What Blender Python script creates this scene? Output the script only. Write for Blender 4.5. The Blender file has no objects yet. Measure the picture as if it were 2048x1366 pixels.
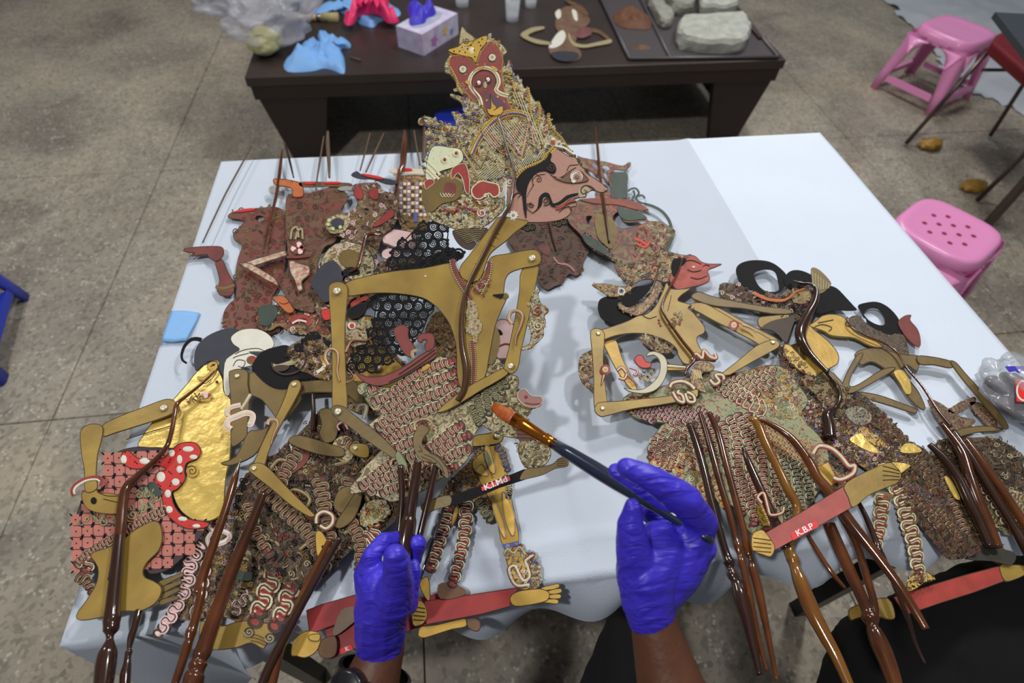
import bpy, bmesh, math, random
import numpy as np
from mathutils import Vector, Matrix, noise
from mathutils.geometry import tessellate_polygon
random.seed(7)
S = bpy.context.scene
C = bpy.context.collection
# ------------------------------------------------------------------ camera
FPX = 1107.98
RM = np.array([[0.99112158, 0.08339828, -0.10355065],
               [-0.12969856, 0.7778452, -0.61492693],
               [0.02926253, 0.62289772, 0.7817558]])
CAM = np.array([0, 0, 1.37])
cd = bpy.data.cameras.new('camera'); cam = bpy.data.objects.new('camera', cd); C.objects.link(cam)
cd.sensor_width = 36; cd.lens = FPX / 2048 * 36; cd.clip_start = .02
cam.matrix_world = Matrix([list(RM[0]) + [0], list(RM[1]) + [0], list(RM[2]) + [1.37], [0, 0, 0, 1]])
cd.dof.use_dof = True; cd.dof.focus_distance = 0.66; cd.dof.aperture_fstop = 4.5
S.camera = cam
# ------------------------------------------------------------------ light
S.view_settings.view_transform = 'Standard'; S.view_settings.look = 'None'
S.view_settings.gamma = 1; S.view_settings.use_curve_mapping = False
S.view_settings.exposure = -0.24
w = bpy.data.worlds.new('room_light'); S.world = w; w.use_nodes = True
w.node_tree.nodes['Background'].inputs[0].default_value = (.86, .92, 1, 1)
w.node_tree.nodes['Background'].inputs[1].default_value = .16
def area(name, loc, target, size, power, col=(1, 1, 1)):
    l = bpy.data.lights.new(name, 'AREA'); l.shape = 'DISK'; l.size = size; l.energy = power; l.color = col
    o = bpy.data.objects.new(name, l); C.objects.link(o); o.location = loc
    o.rotation_euler = (Vector(target) - Vector(loc)).to_track_quat('-Z', 'Y').to_euler()
    return o
area('overhead_light', (-.95, -.25, 3.0), (.1, .3, .7), .16, 30, (1, .98, .95))
area('overhead_light', (1.5, 1.3, 3.0), (.3, .5, .7), .2, 30, (1, .98, .95))
area('overhead_light', (1.1, 2.6, 3.1), (.2, 1.2, .4), .5, 42, (1, .98, .96))
area('overhead_light', (2.6, 3.4, 3.0), (2, 2.4, .0), .6, 20, (.95, .98, 1))
area('overhead_light', (-1.9, 2.6, 3.0), (-1.0, 2.2, 0), .8, 34, (1, .98, .95))  # unseen fill light, added to brighten the floor at the far left
# ------------------------------------------------------------------ materials
def lin(c):
    c /= 255.
    return c / 12.92 if c <= .04045 else ((c + .055) / 1.055) ** 2.4
def col(r, g, b, k=1.0): return (min(1, lin(r) * k), min(1, lin(g) * k), min(1, lin(b) * k), 1)
MATS = {}
def mat(name, c, rough=.6, metal=0., var=.0, vs=60., bump=0., bs=150., c2=None, coat=0., trans=0., alpha=1., spec=None, sharp=False, detail=4):
    """principled surface; noise mixes c with c2 (or a darker c), bump adds fine relief"""
    if name in MATS: return MATS[name]
    m = bpy.data.materials.new(name); m.use_nodes = True; nt = m.node_tree; N = nt.nodes; L = nt.links
    b = N['Principled BSDF']; b.inputs['Roughness'].default_value = rough; b.inputs['Metallic'].default_value = metal
    b.inputs['Coat Weight'].default_value = coat; b.inputs['Transmission Weight'].default_value = trans
    b.inputs['Alpha'].default_value = alpha
    if spec is not None: b.inputs['Specular IOR Level'].default_value = spec
    b.inputs['Base Color'].default_value = c
    tc = N.new('ShaderNodeTexCoord')
    if var > 0 or c2:
        n = N.new('ShaderNodeTexNoise'); n.inputs['Scale'].default_value = vs; n.inputs['Detail'].default_value = detail
        L.new(tc.outputs['Object'], n.inputs['Vector'])
        r = N.new('ShaderNodeValToRGB'); L.new(n.outputs['Fac'], r.inputs[0])
        e = r.color_ramp.elements
        e[0].position = .45 if sharp else .3; e[1].position = .55 if sharp else .7
        e[1].color = c
        e[0].color = c2 if c2 else (c[0] * (1 - var), c[1] * (1 - var), c[2] * (1 - var), 1)
        L.new(r.outputs[0], b.inputs['Base Color'])
    if bump:
        n2 = N.new('ShaderNodeTexNoise'); n2.inputs['Scale'].default_value = bs; n2.inputs['Detail'].default_value = 5
        L.new(tc.outputs['Object'], n2.inputs['Vector'])
        bp = N.new('ShaderNodeBump'); bp.inputs['Strength'].default_value = bump; bp.inputs['Distance'].default_value = .002
        L.new(n2.outputs['Fac'], bp.inputs['Height']); L.new(bp.outputs[0], b.inputs['Normal'])
    MATS[name] = m
    return m
def ornate(name, cols, scale=260, rough=.55):
    """painted leather: small irregular patches of several pigments parted by dark chiselled lines"""
    m = bpy.data.materials.new(name); m.use_nodes = True; nt = m.node_tree; N = nt.nodes; L = nt.links
    b = N['Principled BSDF']; b.inputs['Roughness'].default_value = rough
    tc = N.new('ShaderNodeTexCoord'); n = N.new('ShaderNodeTexNoise'); n.inputs['Scale'].default_value = scale * .5
    n.inputs['Detail'].default_value = 3; n.inputs['Distortion'].default_value = 1.5
    L.new(tc.outputs['Object'], n.inputs['Vector'])
    r = N.new('ShaderNodeValToRGB'); r.color_ramp.interpolation = 'CONSTANT'
    k = len(cols)
    while len(r.color_ramp.elements) < k: r.color_ramp.elements.new(.5)
    for i, c in enumerate(cols):
        r.color_ramp.elements[i].position = 0 if i == 0 else .36 + .28 * (i - 1) / max(1, k - 1)
        r.color_ramp.elements[i].color = c
    L.new(n.outputs['Fac'], r.inputs[0]); L.new(r.outputs[0], b.inputs['Base Color'])
    bp = N.new('ShaderNodeBump'); bp.inputs['Strength'].default_value = .35; bp.inputs['Distance'].default_value = .001
    L.new(n.outputs['Fac'], bp.inputs['Height']); L.new(bp.outputs[0], b.inputs['Normal'])
    MATS[name] = m
    return m
K = 1.15
gold = mat('matt_gold_leather', col(156, 129, 56, K), .46, .1, .4, 22, .25, 90, c2=col(126, 101, 42, K))
gold_d = mat('brown_gold_leather', col(112, 92, 46, K), .48, .1, .3, 30, .2, 120)
gold_y = mat('yellow_gold_leather', col(186, 150, 62, K), .45, .12, .25, 40, .3, 120)
foil = mat('crinkled_gold_foil', col(214, 184, 96, K), .32, .3, .25, 30, .9, 55)
pinkf = mat('pink_flesh_paint', col(158, 117, 101, K), .6, 0, .12, 200, .1, 200)
cream = mat('cream_paint', col(205, 198, 165, K), .6, 0, .2, 200)
creamd = mat('aged_cream_paint', col(160, 148, 112, K), .6, 0, .3, 200)
white = mat('white_paint', col(206, 204, 192, K), .55, 0, .1, 90)
red = mat('red_paint', col(144, 48, 44, K), .5, 0, .25, 90)
redb = mat('bright_red_paint', col(186, 38, 32, K), .5, 0, .15, 90)
redd = mat('maroon_paint', col(116, 50, 42, K), .6, 0, .4, 45)
pink = mat('salmon_paint', col(196, 120, 104, K), .6, 0, .2, 120)
pinkl = mat('pale_pink_paint', col(222, 188, 186, K), .6, 0, .12, 80)
black = mat('black_paint', col(26, 25, 28), .75, 0, .2, 60, spec=.2)
brownd = mat('dark_brown_paint', col(66, 48, 34), .6, 0, .4, 60)
brown = mat('brown_leather', col(110, 78, 52, K), .65, 0, .5, 40, .2, 120)
green = mat('grey_green_paint', col(128, 138, 102, K), .6, 0, .25, 80)
greend = mat('dark_green_paint', col(52, 66, 56, K), .6, 0, .3, 80)
blue = mat('blue_paint', col(84, 88, 150, K), .5, 0, .2, 100)
navy = mat('dark_slate_paint', col(44, 46, 58, K), .6, 0, .25, 60)
orange = mat('orange_paint', col(178, 96, 46, K), .6, 0, .25, 60)
silver = mat('silver_rivet', col(214, 206, 180), .35, .5)
horn = mat('polished_brown_horn', col(112, 62, 26), .14, 0, .5, 16, 0, 1, c2=col(56, 28, 18), coat=.6)
hornd = mat('dark_brown_horn', col(58, 34, 24), .16, 0, .4, 20, coat=.7)
horna = mat('amber_horn', col(140, 100, 36), .12, 0, .1, 9, c2=col(100, 48, 22), coat=.8)
twig = mat('dull_brown_stick', col(96, 72, 52), .5, 0, .3, 30)
label_red = mat('red_paper_label', col(214, 40, 48, K), .5)
ink_white = mat('white_lettering', col(240, 232, 232), .5)
o_cream = ornate('cream_painted_leather', [col(70, 56, 38), col(150, 138, 98), col(188, 178, 142), col(112, 94, 60)])
o_gold = ornate('gold_painted_leather', [col(50, 38, 24), col(120, 94, 50), col(170, 144, 90), col(110, 60, 44), col(80, 62, 40)])
o_brown = ornate('brown_painted_leather', [col(42, 30, 24), col(104, 78, 52), col(84, 54, 42), col(140, 116, 86), col(70, 52, 40)])
o_dark = ornate('dark_painted_leather', [col(30, 24, 20), col(72, 56, 40), col(90, 74, 54), col(50, 36, 28)])
o_red = ornate('maroon_painted_leather', [col(78, 48, 38), col(112, 56, 48), col(98, 66, 48), col(120, 62, 52)], 34)
o_rust = ornate('rust_painted_leather', [col(48, 50, 42), col(140, 76, 46), col(100, 52, 40), col(120, 100, 56)], 60)
o_red2 = ornate('brown_red_leather', [col(76, 54, 40), col(104, 74, 52), col(94, 62, 46), col(112, 58, 48)], 34)
# ------------------------------------------------------------------ planes and frames
class Plane:
    def __init__(s, o, n): s.o = np.array(o, float); n = np.array(n, float); s.n = n / np.linalg.norm(n)
    def pts(s, a, l=0.):
        a = np.asarray(a, float); x, y = a[:, 0], a[:, 1]
        d = np.stack([x - 1024, 683 - y, np.full(len(a), -FPX)], 1) @ RM.T
        t = ((s.o - CAM) @ s.n) / (d @ s.n)
        return CAM + d * t[:, None] + s.n * np.asarray(l, float).reshape(-1, 1)
    def p(s, x, y, l=0.): return Vector(s.pts([(x, y)], l)[0])
    def k(s, x, y):          # metres per pixel there
        a = s.pts([(x, y)])[0]; return float(((a - CAM) @ RM)[2] / -FPX)
def pd(x, y, d):
    v = RM @ np.array([x - 1024, 683 - y, -FPX]); return Vector(CAM + v * (d / FPX))
def level(z): return Plane((0, 0, z), (0, 0, 1))
def plane3(a, b, c):
    a, b, c = [np.array(pd(*q)) for q in (a, b, c)]
    n = np.cross(b - a, c - a)
    if n @ (CAM - a) < 0: n = -n
    return Plane(a, n)
FR = dict(P=(0, 0, 1), H=(820, 40, .3221), T=(620, 440, .3807), L=(620, 760, .3953), S=(120, 640, .3953), B=(120, 960, .2972),
          U=(360, 260, .3222), R=(1140, 480, .3075), Q=(1540, 500, .3075), W=(1240, 840, .3851), V=(1600, 840, .3852),
          K=(1000, 260, .2489), X=(400, 0, .2930), Y=(980, 0, .3027), Z=(1640, 0, .4392), G=(640, 1000, .2679),
          J=(960, 780, .4290), M=(440, 640, .23426), N=(1380, 560, .2489), O=(560, 420, .23426))
def g(fr, s):
    ox, oy, k = FR[fr]; out = []
    for t in s.split():
        v = [float(q) for q in t.split(',')]
        out.append((ox + v[0] * k, oy + v[1] * k) + tuple(q * k for q in v[2:]))
    return out
def smooth(p, closed=True, n=4):
    p = [tuple(q) for q in p]
    if len(p) < 3: return p
    out = []; m = len(p)
    rng = range(m) if closed else range(m - 1)
    for i in rng:
        a, b, c, d = (p[(i - 1) % m], p[i], p[(i + 1) % m], p[(i + 2) % m]) if closed else (p[max(i - 1, 0)], p[i], p[i + 1], p[min(i + 2, m - 1)])
        for j in range(n):
            t = j / n
            out.append(tuple(.5 * (2 * b[k] + (c[k] - a[k]) * t + (2 * a[k] - 5 * b[k] + 4 * c[k] - d[k]) * t * t + (3 * b[k] - a[k] - 3 * c[k] + d[k]) * t ** 3) for k in range(len(b))))
    if not closed: out.append(p[-1])
    return out
def inside(P, x, y):
    c = np.zeros(np.shape(x), bool); n = len(P)
    for i in range(n):
        x1, y1 = P[i][:2]; x2, y2 = P[i - 1][:2]
        if y1 == y2: continue
        c ^= ((y1 > y) != (y2 > y)) & (x < (x2 - x1) * (y - y1) / (y2 - y1) + x1)
    return c
# ------------------------------------------------------------------ objects
def tag(o, label=None, cat=None, group=None, kind=None):
    if label: o['label'] = label
    if cat: o['category'] = cat
    if group: o['group'] = group
    if kind: o['kind'] = kind
    return o
def empty(name, loc, label, cat, group=None):
    o = bpy.data.objects.new(name, None); C.objects.link(o); o.location = loc; o.empty_display_size = .05
    return tag(o, label, cat, group)
def mesh(name, v, f, mats, parent=None, mi=None, sm=False):
    me = bpy.data.meshes.new(name)
    org = np.array(parent.location) if parent is not None and parent.parent is None else np.zeros(3)
    if parent is not None and parent.parent is not None: org = np.array(parent.parent.location)
    v = np.asarray([tuple(q) for q in v], float) - org
    me.from_pydata(v.tolist(), [], f)
    for m in (mats if isinstance(mats, (list, tuple)) else [mats]): me.materials.append(m)
    if mi is not None: me.polygons.foreach_set('material_index', mi)
    if sm: me.polygons.foreach_set('use_smooth', [True] * len(me.polygons))
    me.update()
    o = bpy.data.objects.new(name, me); C.objects.link(o); o.parent = parent
    return o
def box(name, x0, y0, z0, x1, y1, z1, m, parent=None, bev=0, rot=0, taper=0):
    bm = bmesh.new(); bmesh.ops.create_cube(bm, size=1)
    cx, cy = (x0 + x1) / 2, (y0 + y1) / 2
    for q in bm.verts:
        s = 1 - taper * (q.co.z + .5)
        a, b = q.co.x * (x1 - x0) * s, q.co.y * (y1 - y0) * s
        q.co = (cx + a * math.cos(rot) - b * math.sin(rot), cy + a * math.sin(rot) + b * math.cos(rot), z0 + (q.co.z + .5) * (z1 - z0))
    if bev: bmesh.ops.bevel(bm, geom=bm.edges[:], offset=bev, segments=3, affect='EDGES', profile=.5)
    bm.verts.index_update()
    v = [q.co.copy() for q in bm.verts]; f = [[q.index for q in p.verts] for p in bm.faces]; bm.free()
    return mesh(name, v, f, m, parent)
def tube(name, pts, m, parent=None, seg=10, mi=None, flat=1.):
    """round rod through world points (x,y,z,r)"""
    P = [Vector(q[:3]) for q in pts]; R = [q[3] for q in pts]; v = []; f = []
    ref = None
    for i, q in enumerate(P):
        t = (P[min(i + 1, len(P) - 1)] - P[max(i - 1, 0)]).normalized()
        if ref is None: ref = t.orthogonal().normalized()
        ref = (ref - t * ref.dot(t)).normalized(); b = t.cross(ref)
        for k in range(seg):
            a = 2 * math.pi * k / seg; v.append(q + (ref * math.cos(a) + b * math.sin(a) * flat) * R[i])
    for i in range(len(P) - 1):
        for k in range(seg):
            k2 = (k + 1) % seg; f.append((i * seg + k, i * seg + k2, i * seg + seg + k2, i * seg + seg + k))
    f.append(tuple(range(seg))[::-1]); f.append(tuple((len(P) - 1) * seg + k for k in range(seg)))
    o = mesh(name, v, f, m, parent, sm=True)
    return o
class Orn:
    """raised painted ornament, gathered into one part"""
    def __init__(s, thing, name, lift=0., kind='stuff'):
        s.t = thing; s.pl = thing.pl; s.name = name; s.lift = lift; s.a = []; s.l = []; s.f = []; s.m = []; s.mats = []; s.kind = kind; s.n = 0
        thing.orns.append(s)
    def mi(s, m):
        if m not in s.mats: s.mats.append(m)
        return s.mats.index(m)
    def rib(s, path, w, m, l=0., h=.0006, w2=None, closed=False, sm=3):
        if sm > 1: path = smooth(path, closed, sm)
        p = np.array([q[:2] for q in path], float); n = len(p)
        if n < 2: return
        if closed: t = np.roll(p, -1, 0) - np.roll(p, 1, 0)
        else: t = np.gradient(p, axis=0)
        t /= np.maximum(np.linalg.norm(t, axis=1), 1e-6)[:, None]
        nn = np.stack([-t[:, 1], t[:, 0]], 1)
        ww = (np.array([q[2] for q in path]) if len(path[0]) > 2 else np.linspace(w, w if w2 is None else w2, n))[:, None] / 2
        b = len(s.a) and s.n; b = s.n
        s.a += [p - nn * ww, p - nn * ww * .45, p + nn * ww * .45, p + nn * ww]
        s.l += [np.full(n, l), np.full(n, l + h), np.full(n, l + h), np.full(n, l)]
        i = s.mi(m)
        for k in range(n if closed else n - 1):
            k2 = (k + 1) % n
            for r in range(3):
                s.f.append((b + r * n + k, b + r * n + k2, b + (r + 1) * n + k2, b + (r + 1) * n + k)); s.m.append(i)
        s.n += 4 * n
    def disc(s, x, y, rx, m, ry=None, rot=0, l=0., h=.0007, n=10):
        ry = ry or rx; b = s.n; c, q = math.cos(rot), math.sin(rot)
        a = []
        for k in range(n):
            t = 2 * math.pi * k / n; u, v = math.cos(t), math.sin(t)
            a.append((u * rx, v * ry))
        a = np.array(a); a2 = a * .6
        tr = lambda z: np.stack([x + z[:, 0] * c - z[:, 1] * q, y + z[:, 0] * q + z[:, 1] * c], 1)
        s.a += [tr(a), tr(a2)]; s.l += [np.full(n, l), np.full(n, l + h)]; i = s.mi(m)
        for k in range(n):
            k2 = (k + 1) % n; s.f.append((b + k, b + k2, b + n + k2, b + n + k)); s.m.append(i)
        s.f.append(tuple(b + n + k for k in range(n))); s.m.append(i); s.n += 2 * n
    def poly(s, pts, m, l=0., sm=3, edge=None, ew=1.6):
        p = smooth(pts, True, sm) if sm > 1 else pts
        b = s.n; n = len(p); s.a += [np.array([q[:2] for q in p], float)] * 2; s.l += [np.full(n, l), np.full(n, l + .0005)]
        i = s.mi(m)
        for t in tessellate_polygon([[Vector((q[0], q[1], 0)) for q in p]]): s.f.append(tuple(b + n + k for k in t)); s.m.append(i)
        for k in range(n): k2 = (k + 1) % n; s.f.append((b + k, b + k2, b + n + k2, b + n + k)); s.m.append(i)
        s.n += 2 * n
        if edge: s.rib(p, ew, edge, l + .0004, closed=True, sm=1)
    def spiral(s, x, y, r, m, turns=1.8, w=2.2, a0=0., d=1, l=0., r0=.12, tail=None):
        n = int(turns * 12) + 2; pts = []
        for k in range(n):
            t = k / (n - 1); a = a0 + d * 2 * math.pi * turns * t; rr = r * (r0 + (1 - r0) * t)
            pts.append((x + rr * math.cos(a), y + rr * math.sin(a)))
        if tail: pts += tail
        s.rib(pts, w, m, l, sm=1)
    def tilde(s, x, y, a, w, h, m, th, l=0.):
        c, q = math.cos(a), math.sin(a); pts = []
        for k in range(9):
            t = -1 + k / 4; u = t * w / 2; v = h * math.sin(math.pi * t)
            pts.append((x + u * c - v * q, y + u * q + v * c))
        s.rib(pts, th, m, l, h=.0007, sm=1)
    def tildes(s, poly, ang, cw, pitch, m1, m2, m3=None, j=0.):
        """columns of stacked wavy folds running along ang inside the outline"""
        P = np.array([q[:2] for q in poly]); cx, cy = P.mean(0); R = np.abs(P - [cx, cy]).max() * 1.5
        c, q = math.cos(ang), math.sin(ang); i = 0
        for ci in range(int(-R / cw), int(R / cw) + 1):
            u = np.arange(-R, R, 2.5); v = ci * cw + cw * .25 * np.sin(u * .04 + ci * .9)
            X = cx + u * c - v * q; Y = cy + u * q + v * c; ok = inside(P, X, Y); run = []
            for k in range(len(u)):
                if ok[k]: run.append((X[k], Y[k]))
                if (not ok[k] or k == len(u) - 1) and run:
                    if len(run) > 4: s.chain(run[ci % 3:], cw * .95, pitch * .98, m1, m2, m3 or brownd, sub=1)
                    run = []
    def chain(s, path, w, pitch, m1, m2, m0=None, w2=None, sub=8):
        """hanging sash: stacked scalloped folds along a path"""
        p = smooth(path, False, sub) if sub > 1 else path; P = np.array([q[:2] for q in p]); d = np.r_[0, np.cumsum(np.linalg.norm(np.diff(P, axis=0), axis=1))]
        n = max(2, int(d[-1] / pitch)); w2 = w if w2 is None else w2
        for k in range(n + 1):
            t = d[-1] * k / n; x = np.interp(t, d, P[:, 0]); y = np.interp(t, d, P[:, 1])
            x2 = np.interp(t + 3, d, P[:, 0]); y2 = np.interp(t + 3, d, P[:, 1]); x1 = np.interp(t - 3, d, P[:, 0]); y1 = np.interp(t - 3, d, P[:, 1])
            a = math.atan2(y2 - y1, x2 - x1); ww = w + (w2 - w) * k / n
            if m0: s.disc(x, y, pitch * .74, m0, ww * .55, a, 0, .0006, 12)
            s.disc(x, y, pitch * .4, m2, ww * .36, a, .0005, .0003, 10)
        def meander(ph, amp, wd, m, l):
            out = []
            for t in np.arange(0, n / 2, .07):
                q = 2 * math.pi * t; al = (t * 2 * pitch - .30 * pitch * math.sin(2 * q)) + ph * pitch
                x = np.interp(al, d, P[:, 0]); y = np.interp(al, d, P[:, 1])
                x2 = np.interp(al + 3, d, P[:, 0]); y2 = np.interp(al + 3, d, P[:, 1]); x1 = np.interp(al - 3, d, P[:, 0]); y1 = np.interp(al - 3, d, P[:, 1])
                L = math.hypot(x2 - x1, y2 - y1) or 1; f = w + (w2 - w) * t * 2 / n; o = math.sin(q) * f * amp
                out.append((x - (y2 - y1) / L * o, y + (x2 - x1) / L * o))
            if len(out) > 2: s.rib(out, wd, m, l, sm=1)
        meander(0, .42, pitch * .62, m1, .0008); meander(.0, .42, pitch * .18, m0 or brownd, .0015)
        meander(.42, .34, pitch * .26, m2, .0012)
    def fil(s, poly, sp, mats, seed=1, size=1.):
        """dense small scrolls, leaves and beads inside the outline"""
        rnd = random.Random(seed); P = np.array([q[:2] for q in poly]); x0, y0 = P.min(0); x1, y1 = P.max(0)
        A = []
        y = y0; r = 0
        while y < y1:
            x = x0 + (r % 2) * sp / 2
            while x < x1: A.append((x + rnd.uniform(-.3, .3) * sp, y + rnd.uniform(-.3, .3) * sp)); x += sp
            y += sp * .85; r += 1
        A = np.array(A); A = A[inside(P, A[:, 0], A[:, 1])]
        for x, y in A:
            m = rnd.choice(mats); m2 = rnd.choice(mats); t = rnd.random(); a = rnd.uniform(0, 6.28); z = sp * size
            if t < .38: s.spiral(x, y, z * .55, m, 1.35, z * .2, a, rnd.choice((-1, 1)), rnd.uniform(0, .0005))
            elif t < .62:
                s.disc(x, y, z * .55, m, z * .24, a, rnd.uniform(0, .0005), n=8); s.disc(x, y, z * .35, m2, z * .11, a, .0009, n=6)
            elif t < .85:
                for q in (0, .32):
                    s.rib([(x + z * (.6 - q) * math.cos(a + e), y + z * (.6 - q) * math.sin(a + e)) for e in (-.8, -.4, 0, .4, .8)], z * .17, m if q == 0 else m2, rnd.uniform(0, .0005), sm=1)
            else:
                for e in (-1, 0, 1): s.disc(x + e * z * .3 * math.cos(a), y + e * z * .3 * math.sin(a), z * .17, m, n=6)
    def beads(s, path, r, step, m, l=.0004, sm=6):
        p = smooth(path, False, sm); P = np.array([q[:2] for q in p]); d = np.r_[0, np.cumsum(np.linalg.norm(np.diff(P, axis=0), axis=1))]
        for t in np.arange(0, d[-1], step): s.disc(np.interp(t, d, P[:, 0]), np.interp(t, d, P[:, 1]), r, m, l=l, n=6)
    def hatch(s, poly, ang, sp, w, m, l=.0012):
        P = np.array([q[:2] for q in poly]); c0 = P.mean(0); R = np.abs(P - c0).max() * 1.5; c, q = math.cos(ang), math.sin(ang)
        for v in np.arange(-R, R, sp):
            u = np.arange(-R, R, 2.); X = c0[0] + u * c - v * q; Y = c0[1] + u * q + v * c; ok = inside(P, X, Y)
            run = []
            for k in range(len(u)):
                if ok[k]: run.append((X[k], Y[k]))
                if (not ok[k] or k == len(u) - 1) and run:
                    if len(run) > 1: s.rib([run[0], run[-1]], w, m, l, sm=1)
                    run = []
    def build(s):
        if not s.a: return
        a = np.concatenate(s.a); l = np.concatenate(s.l) + s.lift
        v = s.pl.pts(a, l) if not s.pl2 else None
        o = mesh(s.name, v, s.f, s.mats, s.par or s.t.root, s.m)
        if s.kind: o['kind'] = s.kind
    pl2 = None; par = None
class Thing:
    def __init__(s, name, label, cat, pl, x, y, group=None, fr='P'):
        (x, y), = g(fr, '%g,%g' % (x, y)); s.pl = pl; s.orns = []; s.root = empty(name, pl.p(x, y), label, cat, group)
    def plate(s, name, fr, pts, m, lift=0., th=.0012, sm=3, holes=(), edge=None, ew=1.6, label=None, pl=None):
        pl = pl or s.pl
        p = g(fr, pts) if isinstance(pts, str) else pts
        if sm > 1: p = smooth(p, True, sm)
        H = [smooth(g(fr, h), True, 3) for h in holes]
        loops = [p] + H; allp = [q for lp in loops for q in lp]; n = len(allp)
        tri = tessellate_polygon([[Vector((q[0], q[1], 0)) for q in lp] for lp in loops])
        top = pl.pts(np.array([q[:2] for q in allp]), lift + th); bot = pl.pts(np.array([q[:2] for q in allp]), lift)
        f = []
        for t in tri: f.append(tuple(t)); f.append(tuple(n + k for k in t[::-1]))
        b = 0
        for lp in loops:
            for k in range(len(lp)): k2 = (k + 1) % len(lp); f.append((b + k, b + k2, n + b + k2, n + b + k))
            b += len(lp)
        o = mesh(name, np.concatenate([top, bot]), f, m, s.root)
        if label: o['label'] = label
        s.last = o
        if edge:
            for lp in loops:
                e = Orn(s, 'rim', lift + th, None); e.par = o; e.rib(inset(lp, ew * .5), ew, edge, 0, .0003, closed=True, sm=1)
        return p
    def orn(s, name, lift=.0013, kind='stuff'): return Orn(s, name, lift, kind)
    def rod(s, name, fr, pts, m, lift=.006, n=6, label=None, parts=None, pl=None):
        pl = pl or s.pl
        p = g(fr, pts) if isinstance(pts, str) else pts
        p = smooth(p, False, n); out = []
        for q in p:
            k = pl.k(q[0], q[1]); out.append(tuple(pl.p(q[0], q[1], lift)) + (q[2] * .5 * k,))
        o = tube(name, out, m, s.root)
        if label: o['label'] = label
        return o
    def rivet(s, fr, x, y, r, lift=.004, m=None):
        (x, y, r), = g(fr, '%g,%g,%g' % (x, y, r)); k = s.pl.k(x, y); c = s.pl.p(x, y, lift); R = r * k
        n = Vector(s.pl.n); u = n.orthogonal().normalized(); w = n.cross(u); v = []; f = []
        prof = [(1, 0), (1, .3), (.8, .55), (.4, .65), (.33, .5), (.1, .75)]
        for rr, hh in prof:
            for q in range(12): a = q * math.pi / 6; v.append(c + (u * math.cos(a) + w * math.sin(a)) * R * rr + n * R * hh)
        for i in range(len(prof) - 1):
            for q in range(12): q2 = (q + 1) % 12; f.append((i * 12 + q, i * 12 + q2, i * 12 + 12 + q2, i * 12 + 12 + q))
        f.append(tuple((len(prof) - 1) * 12 + q for q in range(12)))
        mesh('rivet', v, f, m or silver, s.root, sm=True)
    def done(s):
        for o in s.orns: o.build()
        s.orns = []
def inset(lp, d):
    p = np.array([q[:2] for q in lp], float); t = np.roll(p, -1, 0) - np.roll(p, 1, 0); t /= np.maximum(np.linalg.norm(t, axis=1), 1e-6)[:, None]
    n = np.stack([-t[:, 1], t[:, 0]], 1); A = np.sum(p[:, 0] * np.roll(p[:, 1], -1) - np.roll(p[:, 0], -1) * p[:, 1])
    return [tuple(q) for q in (p + n * d * (1 if A > 0 else -1))]
def bar(a, b, wa, wb, r=True):
    """outline of a limb from a to b with rounded ends"""
    a = np.array(a[:2]); b = np.array(b[:2]); t = b - a; L = np.linalg.norm(t); t /= L; th = math.atan2(t[1], t[0]); P = []
    for k in range(7): q = th + math.pi / 2 + math.pi * k / 6; P.append((a[0] + wa / 2 * math.cos(q), a[1] + wa / 2 * math.sin(q)))
    for k in range(7): q = th - math.pi / 2 + math.pi * k / 6; P.append((b[0] + wb / 2 * math.cos(q), b[1] + wb / 2 * math.sin(q)))
    return P
def text_on(thing, s, fr, x, y, size, ang, m, lift, name='lettering', sx=1.):
    (x, y, size), = g(fr, '%g,%g,%g' % (x, y, size))
    cu = bpy.data.curves.new('t', 'FONT'); cu.body = s; cu.size = 1; cu.align_x = 'CENTER'; cu.align_y = 'CENTER'; cu.offset = .02
    o = bpy.data.objects.new('t', cu); me = o.to_mesh(); c, q = math.cos(ang), math.sin(ang)
    P = [(x + (v.co.x * sx * c + v.co.y * q) * size, y + (v.co.x * sx * q - v.co.y * c) * size) for v in me.vertices]
    F = [tuple(p.vertices) for p in me.polygons]
    mesh(name, thing.pl.pts(np.array(P), lift), F, m, thing.last if thing.last.name.startswith('paper') else thing.root); o.to_mesh_clear()
    bpy.data.objects.remove(o); bpy.data.curves.remove(cu)
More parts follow.
